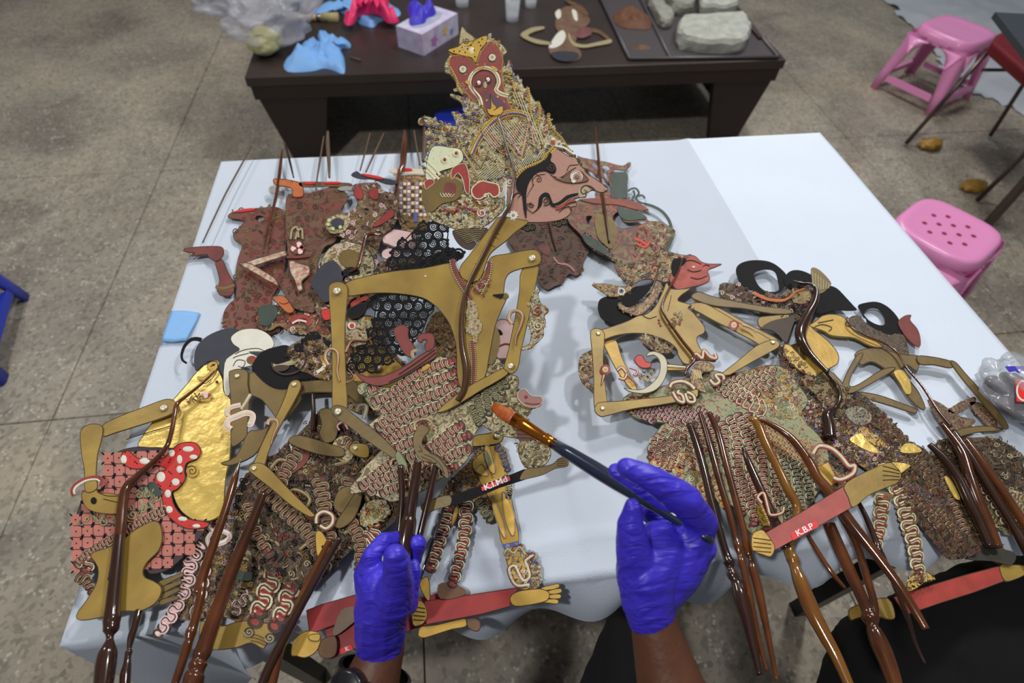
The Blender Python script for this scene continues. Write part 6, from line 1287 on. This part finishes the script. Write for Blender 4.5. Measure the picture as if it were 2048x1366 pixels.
T.plate('arm', 'U', '225,830 270,815 300,880 330,940 342,975 330,1035 260,1040 235,1000 250,950 235,880', redd, .003, edge=brownd); O.rib(g('U', '228,985 280,995 345,975'), 7, gold_d, .003); O.rib(g('U', '235,1005 290,1015 340,1005'), 4, brown, .003)
T.rod('arm_rod', 'U', '455,140,9 380,280,10 300,430,10 230,580,9 160,735,8', twig, .012); T.rod('central_rod', 'U', '640,150,8 632,240,20 612,400,22 590,500,18 555,640,14 530,790,8', horn, .008)
T.done()
T = heap('brown shadow puppet with orange leg and white patterned arms in the far heap', .009, 630, 520)
P = T.plate('body', 'U', '660,430 690,400 760,400 860,380 960,350 1010,370 1045,430 1000,500 1010,600 960,700 900,730 860,820 850,920 860,1010 840,1130 780,1130 700,1100 640,1010 620,960 670,850 665,720 655,560', o_red2, 0, edge=brownd, ew=1)
O = T.orn('body_filigree', .0014); O.fil(P, 15, [redd, brown, brownd, brown, gold_d], 122, .8)
T.plate('orange_leg', 'U', '580,318 620,310 740,330 765,350 770,415 735,428 700,420 690,370 600,352', orange, .002, edge=brownd, label='orange leg and foot'); T.plate('orange_patch', 'U', '575,1045 650,1038 700,1100 712,1135 670,1145 610,1090', orange, .002, edge=brownd); O.rib(g('U', '620,1080 650,1090 690,1075'), 1.6, redd, .002)
T.plate('base_bar', 'U', '750,332 860,330 1000,335 1060,340 1060,358 900,360 760,362', brown, .002); T.plate('red_strip', 'U', '770,338 840,336 850,346 790,350', redb, .0035); T.plate('red_strip', 'U', '905,335 990,335 990,346 905,346', redb, .0035)
T.plate('pale_foot', 'U', '985,370 1040,360 1075,370 1070,385 1000,388', mat('grey_foot', col(140, 140, 136), .6), .003); T.plate('pale_foot', 'U', '560,362 590,360 600,400 565,395', mat('grey_foot', col(140, 140, 136), .6), .002)
pw = mat('speckled_white_arm', col(196, 186, 160, K), .6, 0, 0, 130, c2=col(140, 44, 40), sharp=False)
T.plate('patterned_arm', 'U', '380,850 420,835 640,768 665,778 662,800 560,832 470,862 400,866', pw, .005, edge=brownd); T.plate('patterned_arm', 'U', '378,852 440,845 520,890 600,940 615,985 560,962 480,915', pw, .006, edge=brownd)
T.plate('hand', 'U', '690,830 760,850 812,870 808,920 765,960 770,1010 740,1020 720,960 690,900', pw, .006, edge=brownd); O1 = T.orn('flower', .004)
for k in range(7): O1.disc(*g('U', '%g,%g' % (735 + 26 * math.cos(k), 745 + 22 * math.sin(k)))[0], 6, pinkl if k % 2 else redd)
for s in ('690,690 700,630 730,615 740,680', '720,690 735,640 760,625 765,690'): O1.rib(g('U', s), 4, creamd)
O1.rib(g('U', '665,800 740,800 820,790'), 5, redd)
for s in ('900,70,9 880,200,12 860,330,10 850,430,8', '925,40,16 925,120,26 932,230,22 935,325,12', '660,110,14 690,220,14 715,325,9'): T.rod('arm_rod', 'U', s, twig if s[0] != '6' else hornd, .010)
T.done()
T = heap('red and black shadow puppet with round patterned shield at centre of far heap', .015, 740, 500)
P = T.plate('body', 'U', '1070,360 1110,335 1230,335 1260,380 1330,400 1360,480 1330,600 1260,660 1230,760 1200,900 1180,1000 1060,1060 1000,1180 900,1190 840,1120 860,1010 820,960 860,900 870,830 960,720 1020,680 920,640 905,600 960,540 1080,500 1100,450', o_brown, 0, edge=brownd, ew=1)
O = T.orn('body_filigree', .0014); O.fil(P, 11, [redd, brown, brownd, creamd, black, pinkl, gold_d], 123, .9)
for s, m_ in (('1080,390 1110,350 1140,400 1130,440 1090,430', red), ('1170,400 1220,360 1235,430 1200,440', red), ('1200,600 1280,520 1320,500 1330,540 1280,580 1220,610', red), ('930,590 960,560 1020,560 1030,600 980,630 940,620', navy), ('880,1130 940,1120 960,1170 900,1190', redb), ('1040,1130 1130,1080 1160,1100 1130,1160 1060,1180', black)):
    T.plate('painted_patch', 'U', s, m_, .002, edge=brownd, ew=1)
T.plate('shield', 'U', '880,860 890,800 940,740 1000,712 1080,712 1150,740 1200,800 1210,880 1180,940 1100,960 1020,920 900,900', o_cream, .004, edge=brownd, label='round spotted rim shape'); T.plate('shield_field', 'U', '985,800 1040,760 1110,780 1130,850 1090,880 1020,860', gold_d, .0055); O1 = T.orn('shield_rim', .0056); O1.fil(smooth(g('U', '1110,740 1160,760 1205,830 1200,920 1150,950 1130,900 1150,830 1120,780')), 9, [cream, brownd, creamd], 124); O1.fil(smooth(g('U', '890,830 930,760 1000,720 1080,718 1100,740 1000,790 960,840 900,880')), 8, [creamd, pinkl, brown, cream], 125)
T.plate('black_cloth', 'U', '880,870 950,830 1000,870 1020,930 990,1000 960,1060 900,1090 850,1020 820,970', navy, .006, label='dark slate shape'); T.plate('band', 'U', '1010,900 1060,870 1110,885 1120,910 1070,920 1020,930', black, .006)
P = T.plate('mask', 'U', '905,600 930,560 1000,535 1060,560 1040,620 1000,650 940,650', o_cream, .003); T.plate('mask_field', 'U', '940,590 975,562 1020,575 1015,610 970,625', navy, .0045)
for x, y in ((930, 580), (1000, 622), (955, 632), (925, 605)): O1.disc(*g('U', '%d,%d' % (x, y))[0], 3.6, mat('pale_green_dot', col(180, 200, 140), .5), l=.001)
T.plate('base_bar', 'U', '1065,295 1100,270 1130,290 1200,300 1345,330 1340,352 1280,350 1200,322 1120,318', navy, .004); T.plate('red_strip', 'U', '1140,290 1250,310 1252,326 1150,305', redb, .0056)
for s in ('1185,50,9 1160,150,10 1125,280,8', '1270,50,9 1215,170,12 1160,292,9'): T.rod('arm_rod', 'U', s, twig, .010)
T.rod('arm_rod', 'U', '1250,680,16 1200,675,22 1165,690,24 1148,740,24 1130,820,24 1112,880,22 1060,912,12', horn, .010)
T.done()
T = heap('shadow puppet with chequered violet and white trousers behind the crown', .004, 790, 400)
P = T.plate('body', 'U', '1345,300 1380,285 1500,285 1545,300 1560,420 1550,560 1520,620 1440,640 1370,600 1340,500', o_gold, 0, edge=brownd, ew=1)
O = T.orn('chequer', .0014)
for j in range(9):
    for i in range(7): x, y = 1362 + i * 25, 330 + j * 24; O.poly(g('U', '%d,%d %d,%d %d,%d %d,%d' % (x, y, x + 18, y, x + 18, y + 18, x, y + 18)), [mat('violet_check', col(140, 128, 160), .6), cream, pinkl, brownd][(i + j * 2) % 4], 0, sm=1)
T.plate('ochre_patch', 'U', '1375,535 1420,530 1425,575 1380,575', gold_d, .002, sm=1); T.plate('violet_patch', 'U', '1452,520 1475,520 1475,580 1452,580', blue, .002, sm=1); T.plate('ochre_patch', 'U', '1420,590 1480,585 1485,610 1425,615', gold_d, .002, sm=1)
T.plate('base_bar', 'U', '1300,260 1340,252 1460,252 1540,262 1540,285 1440,285 1320,278', mat('cream_bar', col(200, 186, 160), .6), .003); T.plate('red_strip', 'U', '1358,254 1430,254 1440,268 1362,270', redb, .0045)
T.rod('central_rod', 'U', '1400,30,12 1398,90,34 1392,180,42 1385,250,40 1365,300,28 1345,400,24 1325,500,22 1305,620,12', horn, .009); T.rod('arm_rod', 'U', '1455,30,12 1470,120,12 1492,245,10', twig, .009); T.rod('arm_rod', 'U', '1520,10,14 1522,100,30 1515,220,24', twig, .009); T.rod('arm_rod', 'U', '1345,440,10 1370,560,12 1400,610,10', hornd, .010)
T.done()
T = heap('shadow puppet with pale pink fists and dark ornate skirt beside the pierced curls', .009, 790, 500)
T.plate('fist', 'U', '1255,680 1270,640 1310,622 1400,632 1470,660 1460,740 1400,745 1340,740 1290,720 1262,710', pinkl, .002, edge=brownd, label='pale pink fist'); T.plate('fist', 'U', '1250,780 1265,752 1310,740 1360,765 1370,800 1320,815 1265,808', pinkl, .002, edge=brownd)
P = T.plate('body', 'U', '1250,820 1380,810 1480,780 1540,900 1440,960 1300,1000 1180,1040 1130,1160 1060,1180 1060,1080 1160,940 1220,860', o_brown, 0); O = T.orn('body_filigree', .0014); O.fil(P, 10, [brown, redd, gold_d, creamd, pinkl, brownd], 126)
T.plate('red_patch', 'U', '1060,1090 1120,1050 1170,1045 1160,1070 1090,1120', red, .003); T.plate('black_patch', 'U', '1060,1150 1080,1110 1150,1070 1170,1100 1130,1170', black, .003)
T.done()
T = heap('ornate shadow puppet head with red cheek at the near edge of far heap', .006, 600, 620)
P = T.plate('head', 'U', '480,1130 560,1090 640,1100 720,1140 800,1120 860,1160 900,1200 940,1280 920,1360 860,1300 760,1270 680,1260 620,1220 560,1250 490,1230', o_rust, 0, edge=brownd, ew=1); O = T.orn('head_filigree', .0014); O.fil(P, 11, [redd, brown, orange, creamd, pinkl, brownd, greend], 127)
O.rib(g('U', '690,1200 730,1170 780,1165 810,1190 790,1220'), 9, red, .001, sm=5); O.rib(g('U', '700,1210 740,1190 790,1200'), 4, pinkl, .0018); P = T.plate('dark_crest', 'U', '490,1130 520,1095 590,1100 610,1150 560,1220 500,1210', greend, .002); O.fil(P, 10, [redd, greend, creamd, black], 128)
T.done()
T = heap('ornate shadow puppet crest with small red eye, between the far heap and the raised arm', .01, 740, 680)
P = T.plate('crest', 'O', '560,960 620,920 720,910 800,960 790,1040 750,1090 740,1150 640,1180 570,1110 560,1030', o_cream, 0, edge=brownd, ew=1); O = T.orn('crest_filigree', .0014); O.fil(P, 8, [cream, pinkl, gold_y, green, redd, creamd], 129)
O.disc(*g('O', '615,995')[0], 8, white, l=.001); O.disc(*g('O', '618,1000')[0], 5, redb, l=.0016)
T.plate('red_ribbon', 'O', '575,1150 600,1120 740,1120 745,1135 620,1140 600,1190 610,1250 590,1260', red, .002, edge=brownd)
T.done()
# ---- puppet lying on the dark table
T = Thing('shadow_puppet', 'brown and white shadow puppet with bent cream arms lying on the dark table behind', 'puppet', Plane((0, 0, BZ + .003), (0, 0, 1)), 1130, 70)
P = T.plate('body', 'Y', '440,110 470,60 540,40 600,60 660,130 640,170 600,190 580,240 560,300 600,340 590,390 520,410 440,395 400,360 385,310 430,280 450,220 430,170', mat('tan_leather', col(120, 92, 72, K), .6, 0, .5, 20), 0)
T.plate('arm', 'Y', '200,238 270,190 350,180 355,195 290,215 250,240 300,262 400,285 395,300 300,290', creamd, .002); T.plate('arm', 'Y', '520,220 550,280 620,300 700,285 790,265 805,275 790,292 700,308 620,320 550,305 520,260', creamd, .002); T.plate('arm', 'Y', '640,190 720,200 800,262 780,270 720,225 650,210', brown, .001)
T.plate('white_patch', 'Y', '440,230 480,205 500,240 480,290 430,320 390,320 400,290', white, .002); T.plate('white_patch', 'Y', '430,90 460,65 470,110 445,130', white, .002); T.plate('white_patch', 'Y', '540,70 570,80 578,140 555,130', white, .002); T.plate('dark_head', 'Y', '400,360 460,345 560,350 590,380 520,412 440,400', navy, .003); T.plate('crossed_stick', 'Y', '490,0 600,40 650,100 620,100 540,40', brown, .002)
T.plate('coloured_chest', 'Y', '560,220 600,180 660,190 670,230 620,255 575,250', mat('rose_leather', col(120, 76, 74, K), .6, 0, .5, 40), .002)
T.done()
# ================================================================== the person: forearms, gloves, clothing
def cones(name, segs, mat_, parent, vox=.0022, it=6, f=.7, rip=0.):
    """one continuous skin over a set of tapering rounded limbs; segs = ((p, r), (q, r2))"""
    V = []; F = []
    for (a, ra), (b, rb) in segs:
        a = Vector(a); b = Vector(b); n0 = len(V); t = (b - a); L = t.length
        if L < 1e-5: continue
        t /= L; u = t.orthogonal().normalized(); w_ = t.cross(u); rings = []
        for k in range(1, 6): q = math.pi / 2 * (1 - k / 5); rings.append((a - t * ra * math.sin(q), ra * math.cos(q)))
        for k in range(1, 4): rings.append((a.lerp(b, k / 4), ra + (rb - ra) * k / 4))
        for k in range(5): q = math.pi / 2 * k / 5; rings.append((b + t * rb * math.sin(q), rb * math.cos(q)))
        V.append(a - t * ra)
        for c, r in rings:
            for k in range(14): q = k * math.pi / 7; V.append(c + (u * math.cos(q) + w_ * math.sin(q)) * r)
        V.append(b + t * rb); n = len(rings)
        for k in range(14):
            k2 = (k + 1) % 14; F.append((n0, n0 + 1 + k2, n0 + 1 + k)); F.append((len(V) - 1, n0 + 1 + (n - 1) * 14 + k, n0 + 1 + (n - 1) * 14 + k2))
        for i in range(n - 1):
            for k in range(14): k2 = (k + 1) % 14; s = n0 + 1 + i * 14; F.append((s + k, s + k2, s + 14 + k2, s + 14 + k))
    o = mesh(name, V, F, mat_, parent, sm=True)
    r = o.modifiers.new('r', 'REMESH'); r.mode = 'VOXEL'; r.voxel_size = vox; r.use_smooth_shade = True
    s = o.modifiers.new('s', 'SMOOTH'); s.factor = f; s.iterations = it
    if rip:
        for nm, sc, st in (('folds', .03, rip), ('fine_folds', .011, rip * .35)):
            tx = bpy.data.textures.new(nm, 'CLOUDS'); tx.noise_scale = sc; tx.noise_depth = 2
            e = bpy.data.objects.get('x') 
            d = o.modifiers.new(nm, 'DISPLACE'); d.texture = tx; d.strength = st; d.mid_level = .5; d.texture_coords = 'LOCAL'
    dg = bpy.context.evaluated_depsgraph_get(); dg.update(); me = bpy.data.meshes.new_from_object(o.evaluated_get(dg))
    o.modifiers.clear(); o.data = me; me.materials.clear(); me.materials.append(mat_)
    me.polygons.foreach_set('use_smooth', [True] * len(me.polygons))
    return o
def glove_mat():
    m = bpy.data.materials.new('violet_nitrile'); m.use_nodes = True; nt = m.node_tree; N = nt.nodes; L = nt.links; b = N['Principled BSDF']
    b.inputs['Base Color'].default_value = col(62, 50, 200, 1.05); b.inputs['Roughness'].default_value = .42
    tc = N.new('ShaderNodeTexCoord'); mp = N.new('ShaderNodeMapping'); mp.inputs['Scale'].default_value = (12, 62, 40); mp.inputs['Rotation'].default_value = (.2, .3, .35)
    L.new(tc.outputs['Object'], mp.inputs[0]); n = N.new('ShaderNodeTexNoise'); n.inputs['Scale'].default_value = 1.6; n.inputs['Detail'].default_value = 2; n.inputs['Distortion'].default_value = .9
    L.new(mp.outputs[0], n.inputs[0]); r = N.new('ShaderNodeValToRGB'); L.new(n.outputs[0], r.inputs[0]); e = r.color_ramp.elements; e[0].position = .3; e[1].position = .62
    bp = N.new('ShaderNodeBump'); bp.inputs['Strength'].default_value = .4; bp.inputs['Distance'].default_value = .004; L.new(r.outputs[0], bp.inputs['Height']); L.new(bp.outputs[0], b.inputs['Normal'])
    return m
gm = glove_mat(); skin = mat('brown_skin', col(98, 60, 42, 1.0), .5, 0, .2, 40, .2, 300); skin.node_tree.nodes['Principled BSDF'].inputs['Subsurface Weight'].default_value = .1
skin.node_tree.nodes['Principled BSDF'].inputs['Subsurface Radius'].default_value = (.01, .004, .002)
dark_cloth = mat('black_clothing', col(24, 24, 30), .85, 0, .2, 30, .3, 80)
def J(x, y, d, r): return (pd(x, y, d), r * d / FPX)      # joint at photo pixel x, y, depth d, radius in pixels
def chainj(*js): return [(a, b) for a, b in zip(js, js[1:])]
person = empty('person', (.1, -.1, 0), 'person in violet gloves and dark clothes holding the raised puppet and a paint brush', 'person')
# body: both forearms meet through the upper arms and shoulders behind the lens
def W(x, y, z, r): return ((x, y, z), r)
rw, lw = J(1300, 1215, .455, 44), J(768, 1290, .545, 44)
segs = chainj(rw, J(1330, 1330, .45, 62), J(1372, 1480, .44, 88), W(.27, -.16, .86, .048), W(.24, -.26, 1.1, .055), W(.0, -.28, 1.14, .09)) + chainj(lw, J(735, 1390, .53, 62), J(700, 1500, .52, 78), W(-.3, -.14, .84, .048), W(-.24, -.26, 1.1, .055), W(.0, -.28, 1.14, .09)) + chainj(W(0, -.28, 1.14, .12), W(0, -.3, .8, .13))
cones('body', segs, skin, person, .006, 4)
cones('shirt', chainj(W(-.22, -.27, 1.12, .08), W(0, -.29, 1.15, .12), W(.22, -.27, 1.12, .08)) + chainj(W(0, -.3, 1.12, .145), W(0, -.31, .72, .15)), dark_cloth, person, .01, 4)
kn = J(1252, 1330, .86, 66)
cones('trousers', chainj(J(1258, 1262, .90, 50), J(1268, 1420, .86, 80), W(.16, -.22, .5, .09), W(0, -.3, .55, .14)) + chainj(J(1258, 1262, .9, 48), W(.20, .08, .25, .05), W(.2, .05, .03, .045)) + chainj(W(0, -.3, .55, .14), W(-.2, -.2, .45, .09), W(-.26, .0, .1, .06)), dark_cloth, person, .008, 5, rip=.006)
# right glove, pinching the brush
segs = chainj(J(1302, 1232, .455, 49), J(1296, 1195, .455, 56), J(1292, 1150, .455, 62), J(1318, 1100, .465, 56))
segs += chainj(J(1300, 1195, .462, 52), J(1345, 1140, .465, 56), J(1375, 1095, .47, 50))
segs += chainj(J(1280, 1160, .452, 48), J(1268, 1105, .446, 36), J(1262, 1050, .440, 27), J(1266, 1012, .436, 18))       # thumb
segs += chainj(J(1372, 1090, .470, 50), J(1406, 1046, .458, 32), J(1370, 1002, .444, 34), J(1306, 960, .438, 29), J(1254, 936, .438, 23))  # index
segs += chainj(J(1378, 1098, .48, 42), J(1402, 1062, .478, 26), J(1350, 1010, .476, 25), J(1280, 970, .478, 21), J(1232, 942, .482, 17))  # middle
segs += chainj(J(1302, 1018, .512, 30), J(1345, 1045, .51, 40), J(1372, 1100, .495, 44), J(1330, 1110, .49, 50))
segs += chainj(J(1372, 1112, .475, 42), J(1408, 1098, .468, 25), J(1370, 1078, .486, 22), J(1325, 1062, .50, 17))
segs += chainj(J(1350, 1140, .470, 40), J(1392, 1128, .466, 24), J(1352, 1108, .484, 21), J(1318, 1092, .495, 16))
cones('glove', segs, gm, person, .0017, 3, .55, rip=.0028)['label'] = 'violet blue glove pinching the brush'
# left glove, closed on the rods
segs = chainj(J(760, 1310, .545, 44), J(760, 1270, .54, 50), J(764, 1220, .53, 55), J(768, 1180, .525, 52))
segs += chainj(J(750, 1200, .535, 38), J(738, 1150, .535, 30), J(744, 1112, .53, 20), J(768, 1080, .54, 16), J(800, 1078, .56, 14))    # index, curling behind the grip
segs += chainj(J(786, 1200, .515, 42), J(796, 1160, .500, 33), J(793, 1122, .486, 27), J(790, 1110, .482, 23))   # thumb
segs += chainj(J(778, 1200, .535, 30), J(800, 1150, .558, 20), J(828, 1118, .562, 17), J(836, 1092, .556, 17), J(836, 1086, .552, 16))   # middle fingertip seen past the grip
segs += chainj(J(806, 1200, .525, 34), J(822, 1172, .525, 17), J(830, 1146, .525, 12), J(829, 1128, .528, 9))
cones('glove', segs, gm, person, .0017, 2, .5, rip=.0026)['label'] = 'violet blue glove closed around the horn grip'
# watch on the left wrist
wm = mat('black_watch_strap', col(20, 22, 28), .35, 0, coat=.4)
wt = empty('wrist_watch', pd(715, 1350, .5), 'black strapped watch on the left wrist below the glove', 'watch')
c = pd(742, 1368, .54); ax = (pd(768, 1290, .545) - pd(720, 1430, .53)).normalized(); u = ax.orthogonal().normalized(); w_ = ax.cross(u)
v = []; f = []
for i in range(24):
    q = i * math.pi / 12; dr = u * math.cos(q) + w_ * math.sin(q)
    for rr, hh in ((.0335, -.013), (.037, -.012), (.037, .012), (.0335, .013)): v.append(c + dr * rr + ax * hh)
for i in range(24):
    j = (i + 1) % 24
    for k in range(4): f.append((i * 4 + k, j * 4 + k, j * 4 + (k + 1) % 4, i * 4 + (k + 1) % 4))
mesh('strap', v, f, wm, wt)
cc = pd(690, 1345, .50); n_ = (cc - c).normalized(); n_ = (n_ - ax * n_.dot(ax)).normalized(); cc = c + n_ * .038
tube('watch_case', [tuple(cc - n_ * .004) + (.019,), tuple(cc + n_ * .003) + (.019,), tuple(cc + n_ * .005) + (.016,)], wm, wt, 20)
tube('buckle', [tuple(c + u * .036 + ax * -.008) + (.002,), tuple(c + u * .036 + ax * .008) + (.002,)], mat('bright_steel', col(200, 200, 200), .15, 1.), wt, 8)
# paint brush
tip, end = pd(985, 812, .612), pd(1424, 1083, .445)
br = empty('paint_brush', tip, 'flat paint brush with dark blue handle and copper ferrule in the right glove', 'brush')
ax = (end - tip).normalized(); L_ = (end - tip).length
def at(t): return tip.lerp(end, t)
hb = mat('dark_navy_lacquer', col(32, 42, 62), .25, 0, coat=.6); fe = mat('copper_ferrule', col(226, 142, 52), .2, 1.); bri = mat('amber_bristles', col(188, 92, 36), .45, 0, .35, 220)
def bt(x, y):          # brush axis parameter from the photo point nearest to it
    lo = (0, 1e9)
    for k in range(401):
        q = np.array(at(k / 400)) - CAM; c_ = q @ RM; px, py = 1024 - FPX * c_[0] / c_[2], 683 + FPX * c_[1] / c_[2]
        d = (px - x) ** 2 + (py - y) ** 2
        if d < lo[1]: lo = (k / 400, d)
    return lo[0]
view = (Vector(CAM) - at(.2)).normalized(); side = ax.cross(view).normalized(); nrm = side.cross(ax).normalized()
def flat(name, ts, m, seg=16):
    v = []; f = []
    for t, a, b in ts:
        for k in range(seg): q = 2 * math.pi * k / seg; v.append(at(t) + side * a * math.cos(q) + nrm * b * math.sin(q))
    for i in range(len(ts) - 1):
        for k in range(seg): k2 = (k + 1) % seg; f.append((i * seg + k, i * seg + k2, i * seg + seg + k2, i * seg + seg + k))
    f.append(tuple(range(seg))[::-1]); f.append(tuple((len(ts) - 1) * seg + k for k in range(seg)))
    return mesh(name, v, f, m, br, sm=True)
t1, t2, t3 = bt(1028, 835), bt(1090, 875), bt(1108, 888)
flat('bristles', [(0, .0045, .0008), (t1 * .35, .0065, .0016), (t1 * .8, .0078, .0026), (t1 * 1.1, .0072, .0032)], bri)
flat('ferrule', [(t1, .0076, .0036), (t1 + (t2 - t1) * .4, .0068, .0042), (t2, .0056, .005), (t2 + .006, .0064, .0058), (t2 + .012, .0054, .005), (t2 + .02, .0062, .0056), (t2 + .026, .0054, .005), (t3, .0058, .0056)], fe)
flat('handle', [(t3 - .002, .0054, .0052), (t3 + .08, .0068, .0066), (t3 + .2, .0076, .0074), (t3 + .3, .0072, .007), (.8, .0048, .0048), (.97, .0038, .0038), (1.0, .0028, .0028)], hb)
# black rounded bulk, kind unclear, at the lower right, under the red bars
bb = mat('black_bulk', col(12, 12, 14), .9, 0, .2, 20, .3, 50)
cones('black_bulk', chainj(J(1790, 1340, .78, 120), J(1900, 1250, .78, 90), J(2020, 1190, .78, 80), J(2150, 1150, .8, 90)) + chainj(J(1800, 1420, .78, 150), J(1960, 1400, .78, 190), J(2150, 1330, .8, 150)) + [(J(1900, 1330, .78, 130), J(2040, 1300, .78, 150))], bb, None, .01, 6, rip=.01)
tag(bpy.data.objects['black_bulk'], 'large black fabric of unclear kind below the red bar at the lower right corner', 'bulk')
